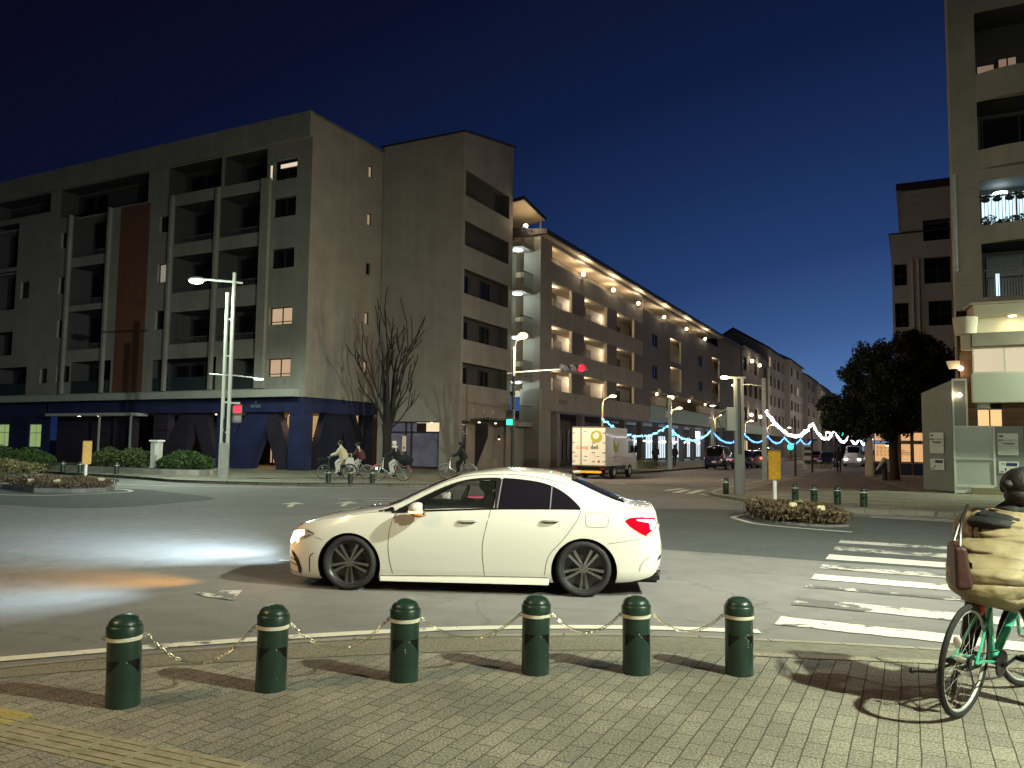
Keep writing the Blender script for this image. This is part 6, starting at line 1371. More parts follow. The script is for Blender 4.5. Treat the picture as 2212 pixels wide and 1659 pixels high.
def tray(name, label, pts, h=.22):
    cx = sum(p[0] for p in pts)/len(pts); cy = sum(p[1] for p in pts)/len(pts); t = thing(name, label, 'planter', (cx, cy, .12))
    b = MB(); b.prism([(x-cx, y-cy, 0) for x, y in pts], (0, 0, h)); b.build('kerb_edging', M_conc, t); b = MB(); b.poly([((x-cx)*.95, (y-cy)*.92, h+.005) for x, y in pts]); b.build('soil', M_soil, t); return t
tray('planter_bed', 'low kerbed bed under the clipped hedges before the dark columns', smooth([(-26, 42.6), (-20, 38.9), (-16, 36.3), (-14.2, 36.0), (-13.7, 36.8), (-15.2, 38.8), (-24, 44.8)], 3), .24)
hedge('dark clipped hedge with yellowish top, left of the stone post', (-19.5, 39.9), 2.6, .8, 1.25, 6500, 1, M_green, R(-30))
hedge('rounded green shrub, right of the stone post and nearest the lamp mast', (-15.6, 38.0), 1.35, .8, 1.12, 4200, 2, M_green2, R(-20))
hedge('dark shrub mass under the two green lit windows', (-25.5, 41.0), 2.5, .9, 1.15, 4500, 3, M_green2, R(-30))
hedge('shrub at the far left edge, below the wide green lit window', (-28.6, 42.6), 1.2, .8, 1.6, 2500, 4, M_green2, R(-30))
t = thing('stone_post', 'pale square stone post with a flat cap standing between the hedges', 'stone post', (-17.15, 38.3, .12), R(-20))
b = MB(); b.bbox(-.2, .2, -.2, .2, 0, 1.5, .02); b.bbox(-.26, .26, -.26, .26, 0, .28, .03); b.build('post', mat('pale_stone', (.42, .42, .37), .7), t)
b = MB(); b.bbox(-.27, .27, -.25, .25, 1.5, 1.58, .015); b.build('cap', M_white, t); b = MB(); b.box(.08, .26, -.215, -.203, .85, 1.42); b.build('white_plate', M_white, t)
# ================================================================ TRUCK
TR = thing('delivery_truck', 'small white box delivery truck with an orange and black slogan and a yellow bumper strip', 'truck', (*xy(-14.9, 38.04), 0), BR)
M_tw = mat('truck_cream', (.66, .62, .52), .45, var=.05, coat=.2); M_tside = mat('truck_side_white', (.56, .56, .54), .35, coat=.4)
b = MB(); b.bbox(-.92, .92, 0, 3.4, .66, 2.66, .03); b.build('cargo_box', M_tside, TR)
b = MB()
b.box(-.90, -.56, -.02, .0, .70, 2.62); b.box(-.55, .30, -.02, .0, .70, 2.62); b.box(.31, .90, -.02, .0, .70, 2.62); b.build('rear_door', M_tw, TR)
b = MB(); b.box(-.92, .92, -.03, .0, 2.62, 2.69); b.box(-.92, .92, -.03, 0, .64, .71); b.build('box_trim', mat('brown_trim', (.10, .08, .06), .5), TR)
b = MB(); b.cyl((-.43, -.05, .72), (-.43, -.05, 2.58), .028, n=10); b.box(-.46, -.40, -.07, -.02, .7, .78); b.box(-.48, -.38, -.07, -.02, 2.5, 2.6); b.build('lock_rod', M_steel, TR)
for z in (2.35, 1.85, 1.35, .9):
    for x in (-.82, .27, .84): b = MB(); b.box(x-.09, x+.07, -.045, -.02, z-.02, z+.02); b.build('hinge', mat('hinge_metal', (.16, .14, .11), .5), TR)
r9 = (R(90), 0, 0)
text('co-op', .30, mat('orange_lettering', (.75, .22, .06), .5), TR, (-.72, -.026, 1.62), r9, 'slogan_lettering', bold=.004); text('deli', .30, mat('black_lettering', (.03, .03, .03), .5), TR, (.10, -.026, 1.62), r9, 'slogan_lettering', bold=.004)
M_ol = mat('olive_emblem', (.36, .36, .04), .5)
b = MB(); b.cyl((.42, -.024, 2.17), (.42, -.030, 2.17), .32, n=28); em = b.build('round_emblem', M_ol, TR)
b = MB(); b.cyl((.40, -.030, 2.23), (.40, -.036, 2.23), .17, n=24); b.build('emblem_centre', M_tw, em); b = MB(); b.tube([(.28, -.036, 2.10), (.36, -.036, 2.03), (.47, -.036, 2.03), (.54, -.036, 2.10)], .012, 5); b.build('emblem_stroke', M_tw, em)
b = MB(); b.cyl((.55, -.024, .90), (.55, -.030, .90), .07, n=16); b.build('red_sticker', mat('red_sticker', (.45, .08, .06), .5), TR)
for x, z in ((-.70, 1.15), (-.15, 1.15), (.5, 1.15), (-.2, 2.42), (-.2, .95)): b = MB(); b.box(x-.10, x+.08, -.026, -.02, z-.014, z+.014); b.build('small_sticker', M_ink, TR)
b = MB(); b.cyl((.925, 1.55, 1.75), (.932, 1.55, 1.75), .42, n=28); em = b.build('side_emblem', M_ol, TR); b = MB(); b.cyl((.932, 1.55, 1.98), (.938, 1.55, 1.98), .24, n=24); b.build('emblem_centre', M_tside, em)
text('coop', .22, mat('pinkish_lettering', (.45, .25, .20), .5), TR, (.93, 1.1, 1.12), (R(90), 0, R(90)), 'side_lettering'); b = MB(); b.box(.922, .927, 1.25, 1.95, .90, .93); b.build('side_text_line', M_ink, TR)
b = MB(); b.bbox(-.85, .70, -.06, .02, .30, .42, .01); b.build('rear_bumper', M_white, TR); b = MB(); b.box(-.45, .68, -.075, -.06, .31, .42); b.build('yellow_reflector_strip', mat('reflector_yellow_glow', (.85, .42, .01), .3, emit=(.9, .45, .02), estr=.15), TR)  # faint emission on the strip stands for light it throws back
b = MB(); b.box(-.8, .8, .1, 3.4, .45, .64); b.build('chassis', M_black, TR)
for x in (-.72, .72): b = MB(); b.bbox(x-.12, x+.12, -.03, .04, .48, .58, .01); b.build('tail_lamp', mat('dark_red_lens', (.15, .01, .01), .3), TR)
b = MB(); pr = [(3.46, .42), (3.46, 2.0), (3.75, 2.12), (4.45, 2.10), (5.0, 1.45), (5.22, 1.05), (5.25, .42)]
b.prism([(-.85, y, z) for y, z in pr], (1.70, 0, 0)); b.build('cab', M_tside, TR)
for s in (-1, 1):
    b = MB(); b.prism([(s*.852, 3.75, 1.30), (s*.852, 3.80, 1.98), (s*.852, 4.42, 1.96), (s*.852, 4.88, 1.38)], (s*.006, 0, 0)); b.build('cab_side_window', M_glassdk, TR)
    b = MB(); b.bbox(s*.88, s*1.08, 4.72, 4.8, 1.35, 1.75, .02) if s > 0 else b.bbox(-1.08, -.88, 4.72, 4.8, 1.35, 1.75, .02); b.build('wing_mirror', M_black, TR)
    for y in (1.45, 4.0):
        w = wheel(TR, 0, 0, 0, .36, .2, .20, False, M_steel); w.location = (s*.78, y, .36); w.rotation_euler = (0, R(90)*s, 0)
b = MB(); b.prism([(-.8, 4.5, 2.05), (.8, 4.5, 2.05), (.8, 5.02, 1.42), (-.8, 5.02, 1.42)], (0, .012, .01)); b.build('windscreen', M_glassdk, TR)
# ================================================================ OTHER VEHICLES
def simple_car(name, label, loc, rz, m, h=1.45, van=False, tail=0, head=False, group=None, L_=4.3):
    t = thing(name, label, 'van' if van else 'car', loc, rz, group); k = L_/2
    if van:
        zt = [(-k, .9), (-k+.05, h-.15), (-k+.3, h-.02), (0, h), (k-1.6, h-.08), (k-.75, h*.66), (k-.2, h*.52), (k, .62)]; zs = [(-k, .75), (-k+.1, .98), (k-.9, .95), (k-.1, .78), (k, .5)]; zr = [(-k, .8), (-k+.12, h-.25), (0, h-.1), (k-1.6, h-.2), (k-.8, .98), (k-.7, .3)]
    else:
        zt = [(-k, .7), (-k+.1, .95), (-k+.7, 1.05), (-k+1.3, h-.08), (0, h), (.5, h-.05), (1.15, 1.0), (k-.3, .78), (k, .5)]; zs = [(-k, .62), (-k+.12, .88), (1.1, .86), (k-.2, .7), (k, .42)]; zr = [(-k+.3, .3), (-k+.6, .95), (-k+1.4, h-.16), (0, h-.08), (.5, h-.15), (1.1, .92), (1.3, .3)]
    c = Car(zb=[(-k, .35), (-k+.2, .2), (k-.2, .2), (k, .3)], zs=zs, zr=zr, zt=zt, w=[(-k, .7), (-k+.3, .84), (k-.6, .85), (k-.1, .7), (k, .55)], ws=[(-k, .66), (-k+.3, .78), (k-.6, .78), (k, .5)], wr=[(-k, .62), (-k+.4, .62), (k-1.5, .62), (k, .5)], nx=36)
    c.body().build('body', m, t, True)
    b = MB(); x0, x1 = (-k+.35, k-1.0) if van else (-k+.95, .95); top = [(x, crv(zr, x)-.05) for x in [x0+(x1-x0)*i/10 for i in range(11)]]; bot = [(x, crv(zs, x)+.03) for x in [x0+(x1-x0)*i/10 for i in range(11)]]
    P = [p for p, q in zip(top, bot) if p[1] > q[1]]; Q = [q for p, q in zip(top, bot) if p[1] > q[1]]
    for s in (1, -1): b = MB(); c.side(b, P+Q[::-1], .006, s, .15); b.build('side_window', M_tint, t, True)
    b = MB()
    if van: b.box(-k-.008, -k+.2, -.58, .58, 1.02, h-.22)
    else: c.top(b, -k+.5, -k+1.25, .55, .52, .006, 5)
    b.build('rear_window', M_tint, t); b = MB(); c.top(b, k-.75 if van else 1.1, k-1.6 if van else .5, .6, .55, .006, 5); b.build('windscreen', M_tint, t)
    for s in (1, -1):
        b = MB(); b.bbox(-k-.02, -k+.12, s*.60-.12, s*.60+.12, .78 if not van else .85, .90 if not van else 1.15, .02); b.build('tail_light', emis('far_tail', (1, .06, .03), 5*tail) if tail else mat('dark_red_lens', (.15, .01, .01), .3), t)
        b = MB(); b.bbox(k-.16, k+.02, s*.56-.14, s*.56+.14, .58, .72, .02); b.build('headlight', emis('far_head', (1, .95, .8), 9) if head else M_chrome, t)
        for x in (-k+.8, k-.85): wheel(t, x, s*.74, .31, .31, .2, .2, False, M_steel)
    b = MB(); b.bbox(-k-.03, -k+.02, -.17, .17, .5, .66, .005); b.build('number_plate', M_white, t)
    return t
HV = math.atan2(CT, ST)      # heading down the street
M_navyp = mat('navy_car_paint', (.010, .012, .040), .2, coat=1); M_blk = mat('black_car_paint', (.008, .008, .009), .2, coat=1); M_sil = mat('silver_car_paint', (.55, .55, .54), .3, coat=.6)
simple_car('van', 'dark navy van parked at the left kerb, rear towards us, near the blue lights', (*xy(-13.75, 63.6), 0), HV, M_navyp, 1.85, True)
simple_car('car', 'dark car in front of the navy van, mostly hidden behind the pole', (*xy(-12.9, 69.8), 0), HV, mat('dark_blue_paint', (.02, .035, .06), .2, coat=1), 1.5)
simple_car('car', 'white car seen from behind with two red tail lights, between the poles', (*xy(-12.2, 72.0), 0), HV, M_sil, 1.5, tail=2)
simple_car('van', 'black vehicle beyond the white car with the red tail lights', (*xy(-12.8, 80), 0), HV, M_blk, 1.75, True)
simple_car('car', 'distant dark car with glowing red rear, right of the yellow post', (*xy(-9.8, 96), 0), HV, mat('dark_red_paint', (.12, .01, .015), .3, coat=1), 1.45, tail=2)
simple_car('car', 'dark parked car facing us beside the walking pedestrian', (*xy(-6.7, 75), .0), HV+math.pi, M_blk, 1.45, head=False)
simple_car('van', 'white van with a bright front behind the walking pedestrian', (*xy(-5.0, 80), .12), HV+math.pi, mat('white_van_paint', (.7, .7, .7), .3, emit=(.8, .8, .8), estr=0), 1.9, True, head=True, L_=4.0)
simple_car('car', 'silver parked car left of the clinic pillar, farther down the street', (*xy(-3.9, 92), .12), HV+math.pi, M_sil, 1.5, head=True)
lamp('POINT', (*xy(-6.3, 71), 3.6), (.95, .95, 1), 160, None, .3, name='string_light_glow')
for i in range(4):
    a, b_ = -7.4+i*.45, 66+i*.6; b = MB(); b.lathe([(0, 0), (.22, 0), (.30, .34), (.27, .34), (.22, .28), (0, .28)], 14); o = b.build('flower_pot', mat('cream_pot', (.5, .46, .36), .7), None, True)
    tag(o, ['leftmost', 'second', 'third', 'rightmost'][i]+' pale planter bowl on the pavement left of the walking pedestrian', 'planter bowl', 'planter bowls on the right pavement', (*xy(a, b_), .12))
    b = MB(); leaves(b, 120, lambda r: (r.gauss(0, .12), r.gauss(0, .12), .3+.25*r.random()), .05, random.Random(i)); b.build('foliage', M_green2, o, fix=False)
t = thing('parking_meter_cabinet', 'grey boxy cabinet with dark openings on the right pavement, left of the dark parked car', 'cabinet', (*xy(-7.6, 67.5), .12), BR)
b = MB(); b.bbox(-.35, .35, -.25, .25, 0, 1.9, .03); b.build('cabinet', M_steel, t)
for z in (1.45, 1.0, .4): b = MB(); b.box(-.25, .25, -.27, -.252, z, z+.25); b.build('opening', M_black, t)
t = thing('wrapped_stump', 'short stake with a white and grey cloth tied over it beside the evergreen trunk', 'wrapped stake', (19.15, 40.6, .12), 0)
b = MB(); b.cyl((0, 0, 0), (0, 0, .9), .13, .1, 10); b.build('stake', M_stem, t); b = MB(); b.tube([(-.42, 0, .52), (-.2, -.05, .85), (.0, 0, 1.08), (.16, 0, 1.0), (.2, 0, .45)], [.03, .10, .14, .15, .10], 8); b.build('cloth', mat('pale_cloth', (.45, .46, .44), .9), t, True)
b = MB()
for i, (a, b_) in enumerate(((-16.6, 46.5), (-16.9, 48.3), (-16.2, 50))):
    b = MB(); leaves(b, 500, lambda r: (r.gauss(0, .35), r.gauss(0, .3), .15+.55*r.random()), .07, random.Random(i+40)); o = b.build('street_plant', mat('pale_grass', (.16, .19, .09), .8, var=.4), None, fix=False)
    tag(o, ['left', 'middle', 'right'][i]+' tuft of pale greenery at the kerb just beyond the truck cab', 'plant', 'tufts beyond the truck', (*xy(a+.9, b_), .12))
# ================================================================ BICYCLES AND PEOPLE
def bicycle(name, label, m, wheel_r=.34, wb=1.03, basket=False, fender=None, city=False, lean=0, steer=0, thick=.022, child=False):
    t = thing(name, label, 'bicycle'); R2 = wheel_r
    def bw(x, front):
        w = bpy.data.objects.new('front_wheel' if front else 'rear_wheel', None); COL.objects.link(w); w.parent = t; w.location = (x, 0, R2); w.rotation_euler = (0, 0, steer if front else 0)
        b = MB(); b.tube([((R2-.018)*math.cos(a), 0, (R2-.018)*math.sin(a)) for a in [2*math.pi*k/48 for k in range(48)]], .018, 8, closed=True); b.build('tyre', M_tyre, w, True)
        b = MB(); b.tube([((R2-.042)*math.cos(a), 0, (R2-.042)*math.sin(a)) for a in [2*math.pi*k/48 for k in range(48)]], .009, 6, closed=True); b.build('rim', M_steel, w, True)
        b = MB(); b.cyl((0, -.05, 0), (0, .05, 0), .018, n=10)
        for k in range(24): a = 2*math.pi*k/24; s = .03*(1 if k % 2 else -1); b.cyl((.015*math.cos(a+.3), s, .015*math.sin(a+.3)), ((R2-.045)*math.cos(a), 0, (R2-.045)*math.sin(a)), .0011, n=3, cap=False)
        b.build('spokes', M_steel, w)
        if not front and not city: b = MB(); b.cyl((0, -.045, 0), (0, -.02, 0), .045, .03, 16); b.build('cassette', M_black, w)
        return w
    bw(0, False); bw(wb, True)
    bbx, bbz = .43, R2-.07; stx, stz = .27, (.82 if city else .74); htx, htz = wb-.20, .86; hbx, hbz = wb-.14, .66
    b = MB(); th = thick
    if city: b.tube([(bbx, 0, bbz), (bbx+.12, 0, bbz+.03), (hbx-.05, 0, .50), (htx, 0, htz-.02)], th, 8)
    else: b.tube([(bbx, 0, bbz), (hbx, 0, hbz)], th, 10); b.tube([(stx+.02, 0, stz-.04), (htx, 0, htz-.02)], th*.75, 10)
    b.tube([(bbx, 0, bbz), (stx, 0, stz)], th*.75, 10); b.tube([(hbx, 0, hbz-.03), (htx-.01, 0, htz+.03)], th*.9, 10)
    for s in (-1, 1): b.tube([(bbx, s*.03, bbz), (.1, s*.06, R2), (0, s*.065, R2)], .010, 6); b.tube([(stx+.03, s*.02, stz-.08), (.0, s*.065, R2)], .008, 6)
    b.build('frame', m, t, True)
    b = MB()
    for s in (-1, 1): b.tube([(wb+math.sin(0), s*.05, R2), (hbx+.05, s*.05, hbz-.12), (hbx, s*.02, hbz-.03)], .012, 6)
    b.build('fork', m, t, True)
    b = MB(); b.tube([(htx, 0, htz), (htx-.03, 0, htz+.09)], .014, 8); b.tube([(htx-.06 if city else htx+.02, -.28, htz+.12), (htx+.02, -.15, htz+.10), (htx, 0, htz+.10), (htx+.02, .15, htz+.10), (htx-.06 if city else htx+.02, .28, htz+.12)], .012, 8); b.build('handlebar', M_black if not city else M_steel, t, True)
    b = MB(); b.tube([(stx, 0, stz), (stx-.02, 0, stz+.10)], .013, 8); b.build('seat_post', M_steel, t, True)
    b = MB(); b.ball((stx-.04, 0, stz+.12), .12, 12, (1.1, .62, .30)); b.build('saddle', M_black, t, True)
    b = MB(); b.cyl((bbx, -.06, bbz), (bbx, -.05, bbz), .085, n=24); b.tube([(bbx, -.08, bbz), (bbx+.155, -.09, bbz+.03)], .010, 6); b.tube([(bbx, .08, bbz), (bbx-.155, .09, bbz-.03)], .010, 6); b.cyl((bbx, -.08, bbz), (bbx, .08, bbz), .02, n=10); b.build('crankset', M_black, t, True)
    for s, x, z in ((-1, bbx+.155, bbz+.03), (1, bbx-.155, bbz-.03)):
        b = MB(); y0, y1 = (s*.10, s*.20); y0, y1 = min(y0, y1), max(y0, y1)
        b.box(x-.045, x-.03, y0, y1, z-.012, z+.012); b.box(x+.03, x+.045, y0, y1, z-.012, z+.012); b.box(x-.045, x+.045, y1-.012, y1, z-.012, z+.012); b.box(x-.045, x+.045, y0, y0+.012, z-.012, z+.012); b.box(x-.008, x+.008, y0, y1, z-.01, z+.01); b.build('pedal', M_black, t)
    b = MB(); b.tube([(bbx, -.055, bbz+.085), (0, -.035, R2+.04), (-.04, -.035, R2), (0, -.035, R2-.04), (.05, -.04, R2-.14), (.03, -.04, R2-.17), (bbx-.3, -.04, R2-.13), (bbx, -.055, bbz-.085)], .004, 5); b.build('chain_and_derailleur', M_black, t, True)
    if basket:
        b = MB(); x = wb+.10
        for z in (.66, .76, .86, .92): b.tube([(x-.14, -.17, z), (x+.16, -.17, z), (x+.16, .17, z), (x-.14, .17, z)], .006, 4, closed=True)
        for k in range(5): yy = -.17+.085*k; b.cyl((x+.16, yy, .66), (x+.16, yy, .92), .005, n=4); b.cyl((x-.14, yy, .66), (x-.14, yy, .92), .005, n=4); b.cyl((x-.14, yy, .66), (x+.16, yy, .66), .005, n=4)
        for k in range(4): xx = x-.14+.1*k; b.cyl((xx, -.17, .66), (xx, -.17, .92), .005, n=4); b.cyl((xx, .17, .66), (xx, .17, .92), .005, n=4)
        b.build('basket', M_black, t)
    if fender:
        b = MB()
        for cx in (0, wb): b.tube([(cx+(R2+.025)*math.cos(a), 0, R2+(R2+.025)*math.sin(a)) for a in [R(20+150*k/12) for k in range(13)]] if cx == 0 else [(cx+(R2+.025)*math.cos(a), 0, R2+(R2+.025)*math.sin(a)) for a in [R(10+110*k/12) for k in range(13)]], .018, 6)
        b.build('mudguard', fender, t, True)
        b = MB(); b.ball((wb+.06, .07, R2+.18), .03, 12); b.build('front_lamp', emis('bike_lamp', (.85, .95, 1), 20) if fender is not M_black and fender is not M_steel else M_steel, t, True)
        b = MB(); b.tube([(0, -.06, R2), (-.16, -.06, .03)], .008, 5); b.tube([(-.16, -.06, .03), (-.16, .06, .03)], .008, 5); b.build('stand', M_steel, t)
    return t
def place_bike(o, rear, heading, lean=0):
    o.matrix_world = Matrix.Translation((*rear, 0 if len(rear) > 2 else .105)) @ Matrix.Rotation(heading, 4, 'Z') @ Matrix.Rotation(lean, 4, 'X')
    return o
# the near cyclist's bicycle, seen from behind and to the left
HB = math.atan2(.63, .78); LEAN = R(6)
gb = bicycle('bicycle', 'sea green bicycle ridden away from us at the right edge of the photo', mat('sea_green_frame', (.05, .36, .24), .3, coat=.6), thick=.027, steer=R(-12))
place_bike(gb, (2.715, 4.87), HB, LEAN)
b = MB(); b.ball((.16, .0, .63), .035, 12, (.5, 1.0, 1.1)); b.tube([(.19, 0, .60), (.19, 0, .66)], .012, 6); b.build('rear_lamp', mat('red_reflector', (.50, .05, .02), .3), gb, True)
b = MB(); b.ball((-.05, .03, .45), .026, 10, (.35, 1, 1.4)); b.build('white_reflector', M_white, gb, True)
b = MB(); b.tube([(.02, .07, .30), (-.02, .16, .22), (-.06, .26, .20)], .008, 6); b.ball((-.065, .27, .20), .018, 8); b.build('kick_stand', M_black, gb, True)
b = MB(); b.tube([(0, .03, .26), (.0, .05, .22), (.01, .05, .14), (.04, .05, .12)], .02, 6); b.build('derailleur', M_black, gb, True)
MG = gb.matrix_world.copy()
def rider_space(name, label, M): t = thing(name, label, 'person'); t.matrix_world = M; return t
ry = rider_space('person', 'cyclist in a beige puffer coat and black hood, seen from behind at the right edge', MG)
M_trou = mat('black_trousers', (.010, .010, .012), .85, bump=.2, bscale=40)
# body with legs: pelvis root, left foot hanging, right foot reaching to the ground on the far side
Vb = [(.30, 0, .87), (.38, 0, .97), (.46, 0, 1.07), (.53, 0, 1.16), (.57, 0, 1.18), (.60, 0, 1.24), (.65, 0, 1.32),
      (.32, .10, .85), (.50, .13, .66), (.50, .13, .62), (.38, .13, .36), (.36, .13, .30), (.36, .13, .26), (.46, .14, .235),
      (.34, -.11, .85), (.58, -.17, .60), (.60, -.18, .55), (.60, -.24, .24), (.60, -.25, .10), (.70, -.26, .045),
      (.50, .15, 1.16), (.62, .22, 1.05), (.76, .26, 1.0), (.83, .26, .99), (.50, -.15, 1.16), (.62, -.22, 1.05), (.76, -.26, 1.01), (.83, -.26, .99)]
Eb = [(0, 1), (1, 2), (2, 3), (3, 4), (4, 5), (5, 6), (0, 7), (7, 8), (8, 9), (9, 10), (10, 11), (11, 12), (12, 13), (0, 14), (14, 15), (15, 16), (16, 17), (17, 18), (18, 19), (3, 20), (20, 21), (21, 22), (22, 23), (3, 24), (24, 25), (25, 26), (26, 27)]
Rb = [.15, .13, .13, .10, .065, .065, .07, .11, .082, .080, .052, .042, .04, .035, .11, .082, .08, .052, .042, .035, .065, .05, .04, .035, .065, .05, .04, .035]
skin('body', Vb, Eb, Rb, M_trou, ry, 2)
M_puff = mat('beige_puffer', (.23, .185, .105), .6, var=.2, vscale=6, bump=.5, bscale=10)
# quilted coat: stacked rings, each baffle bulging, pinched at the seams, longer at the back
from mathutils import noise as mnoise
def coat(parent, rings, m, name='coat', nb=84, baffle=.085, seed=2, bulge=.016):
    b = MB(); rnd = random.Random(seed); z0, z1 = rings[0][2], rings[-1][2]; ns = 130; P = []
    ph = [rnd.uniform(0, 6.28) for _ in range(14)]
    for i in range(ns+1):
        t_ = i/ns; z = z0+(z1-z0)*t_
        k = 0
        while k < len(rings)-2 and z > rings[k+1][2]: k += 1
        u = (z-rings[k][2])/(rings[k+1][2]-rings[k][2]); u = u*u*(3-2*u)
        q = [rings[k][j]+(rings[k+1][j]-rings[k][j])*u for j in range(5)]
        for j in range(nb):
            a = 2*math.pi*j/nb; zz = z+.018*math.sin(2*a+ph[1]+z*3)+.010*math.sin(3*a+ph[2])
            w = abs(math.sin(math.pi*(zz-z0)/baffle)); bul = bulge*(w**.5)-.008+.006*math.sin(5*a+ph[int((zz-z0)/baffle) % 14])
            rx, ry_ = q[3]+bul, q[4]+bul; ca, sa = math.cos(a), math.sin(a)
            wr_ = .013*mnoise.noise(Vector((a*1.3, z*9, seed)))+.005*mnoise.noise(Vector((a*4, z*24, seed)))+.002*mnoise.noise(Vector((a*10, z*60, seed))); rx += wr_; ry_ += wr_
            P.append((q[0]+rx*math.copysign(abs(ca)**.85, ca), q[1]+ry_*math.copysign(abs(sa)**.85, sa), z+.03*(ca if z < z0+.1 else 0)*(-1)))
    b.v = P
    for i in range(ns):
        for j in range(nb): b.f.append([i*nb+j, i*nb+(j+1) % nb, (i+1)*nb+(j+1) % nb, (i+1)*nb+j]); b.m.append(0)
    b.f.append(list(range(nb))); b.m.append(0); b.f.append(list(range(ns*nb, ns*nb+nb))); b.m.append(0)
    return b.build(name, m, parent, True, angle=80)
coat(ry, [(.28, -.02, .64, .16, .14, 0), (.24, -.01, .73, .23, .195, 0), (.27, 0, .86, .23, .225, 0), (.37, 0, .97, .195, .225, 0), (.46, 0, 1.06, .17, .21, 0), (.53, 0, 1.14, .150, .20, 0), (.58, -.01, 1.22, .105, .14, 0)], M_puff)
for s in (1, -1):   # puffy sleeves
    b = MB(); pts = smooth([(.49, s*.11, 1.13), (.54, s*.17, 1.10), (.59, s*.225, 1.07), (.65, s*.27, 1.04), (.73, s*.27, 1.01), (.80, s*.262, .995)], 7)
    b.tube(pts, [(.055+.045*min(1, i/6))*(1 if i < 22 else (1-.018*(i-22)))*(1+.13*abs(math.sin(i*.62))) for i in range(len(pts))], 16); b.build('sleeve', M_puff, ry, True, angle=80)
    for f in range(5):       # gloved hand on the bar, fingers curled round it
        yy = s*(.235+.018*f) if f < 4 else s*.225; b = MB()
        if f < 4: b.tube([(.80, yy, 1.0), (.845, yy, 1.005), (.872, yy, .985), (.868, yy, .962), (.845, yy, .955)], [.013, .011, .010, .009, .008], 7)
        else: b.tube([(.80, yy+s*.02, .99), (.83, yy-s*.01, .97), (.855, yy-s*.012, .958)], [.012, .011, .009], 7)
        b.build('thumb' if f == 4 else 'finger', M_skin, ry, True)
# head, hair, hood and ear muff
HX = Matrix.Translation((.67, -.015, 1.365))
b = MB(); b.ball((0, 0, 0), .092, 20, (1.02, .86, 1.18), HX); b.ball((.09, 0, -.02), .020, 8, (1, .7, 1.2), HX); b.cyl((-.05, 0, -.16), (-.02, 0, -.06), .05, .05, 14, HX); hd = b.build('head', M_skin, ry, True)
for s in (1, -1):
    b = MB(); b.ball((.078, s*.034, .015), .012, 8, M=HX); b.build('eye', M_white, hd, True); b = MB(); b.ball((0, s*.086, -.005), .02, 8, (.6, .3, 1), HX); b.build('ear', M_skin, hd, True)
b = MB(); b.tube([HX @ Vector(p) for p in ((.086, -.022, -.05), (.093, 0, -.053), (.086, .022, -.05))], .006, 6); b.build('mouth', mat('lips', (.30, .10, .08), .5), hd, True)
b = MB(); rnd = random.Random(8); hv = []
b.ball((-.028, 0, .022), .112, 26, (1.0, .95, .98), HX); b.ball((-.13, .045, .02), .04, 12, (1, .9, .8), HX)
b.ball((.0, 0, .055), .095, 20, (1.0, .95, .9), HX); b.ball((-.075, 0, -.045), .075, 18, (.9, 1.1, .9), HX)
b.build('hair', M_hair, ry, True)
b = MB(); b.ball((-.035, -.098, .0), .045, 16, (1, .5, 1), HX); b.ball((-.035, .098, .0), .045, 16, (1, .5, 1), HX); b.tube([HX @ Vector((-.035, .115*math.cos(t), .125*math.sin(t))) for t in [math.pi*k/12 for k in range(13)]], .011, 6); b.build('ear_muff', mat('grey_fur', (.035, .035, .04), .9, bump=.8, bscale=70), ry, True)
coat(ry, [(.42, .07, 1.05, .075, .08, 0), (.445, .06, 1.11, .135, .150, 0), (.51, .04, 1.175, .130, .150, 0), (.58, .01, 1.225, .080, .095, 0), (.63, 0, 1.28, .055, .06, 0)], mat('black_nylon_hood', (.006, .008, .008), .75, bump=1.0, bscale=9), 'hood', baffle=.9, seed=5, bulge=.002)
for s, (x, z) in ((1, (.47, .235)), (-1, (.69, .04))):
    y = s*.14 if s > 0 else -.26
    b = MB(); b.bbox(x-.14, x+.10, y-.042, y+.042, z-.045, z+.035, .025); b.build('shoe', mat('dark_shoe', (.03, .028, .025), .7), ry, True); 
    b = MB(); b.bbox(x-.145, x+.105, y-.044, y+.044, z-.058, z-.04, .006); b.build('shoe_sole', mat('pale_sole', (.30, .28, .20), .8), ry)
# burgundy shoulder bag
hbag = thing('shoulder_bag', 'burgundy brown shoulder bag hanging at the back of the cyclist in the puffer coat', 'bag'); hbag.matrix_world = MG @ Matrix.Translation((.10, .10, .76)) @ Matrix.Rotation(R(35), 4, 'Z') @ Matrix.Rotation(R(-8), 4, 'X')
M_bag = mat('burgundy_leather', (.050, .017, .014), .5, var=.2, vscale=10, bump=.2, bscale=30)
b = MB(); b.add([(-.14, -.05, 0), (.14, -.05, -.02), (.14, .05, -.02), (-.14, .05, 0), (-.10, -.035, .25), (.09, -.035, .26), (.09, .035, .26), (-.10, .035, .25)], [(0, 3, 2, 1), (4, 5, 6, 7), (0, 1, 5, 4), (1, 2, 6, 5), (2, 3, 7, 6), (3, 0, 4, 7)])
o = b.build('bag_body', M_bag, hbag); md = o.modifiers.new('b', 'BEVEL'); md.width = .022; md.segments = 4
b = MB(); b.box(-.105, .085, -.054, -.048, .12, .155); b.build('dark_strap_band', M_black, hbag)
b = MB(); b.tube([(-.08, .0, .25), (-.03, -.02, .33), (.09, -.06, .39), (.30, -.15, .45)], .009, 6); b.tube([(.06, 0, .26), (.12, -.04, .33), (.30, -.15, .45)], .009, 6); b.build('strap', M_black, hbag, True)
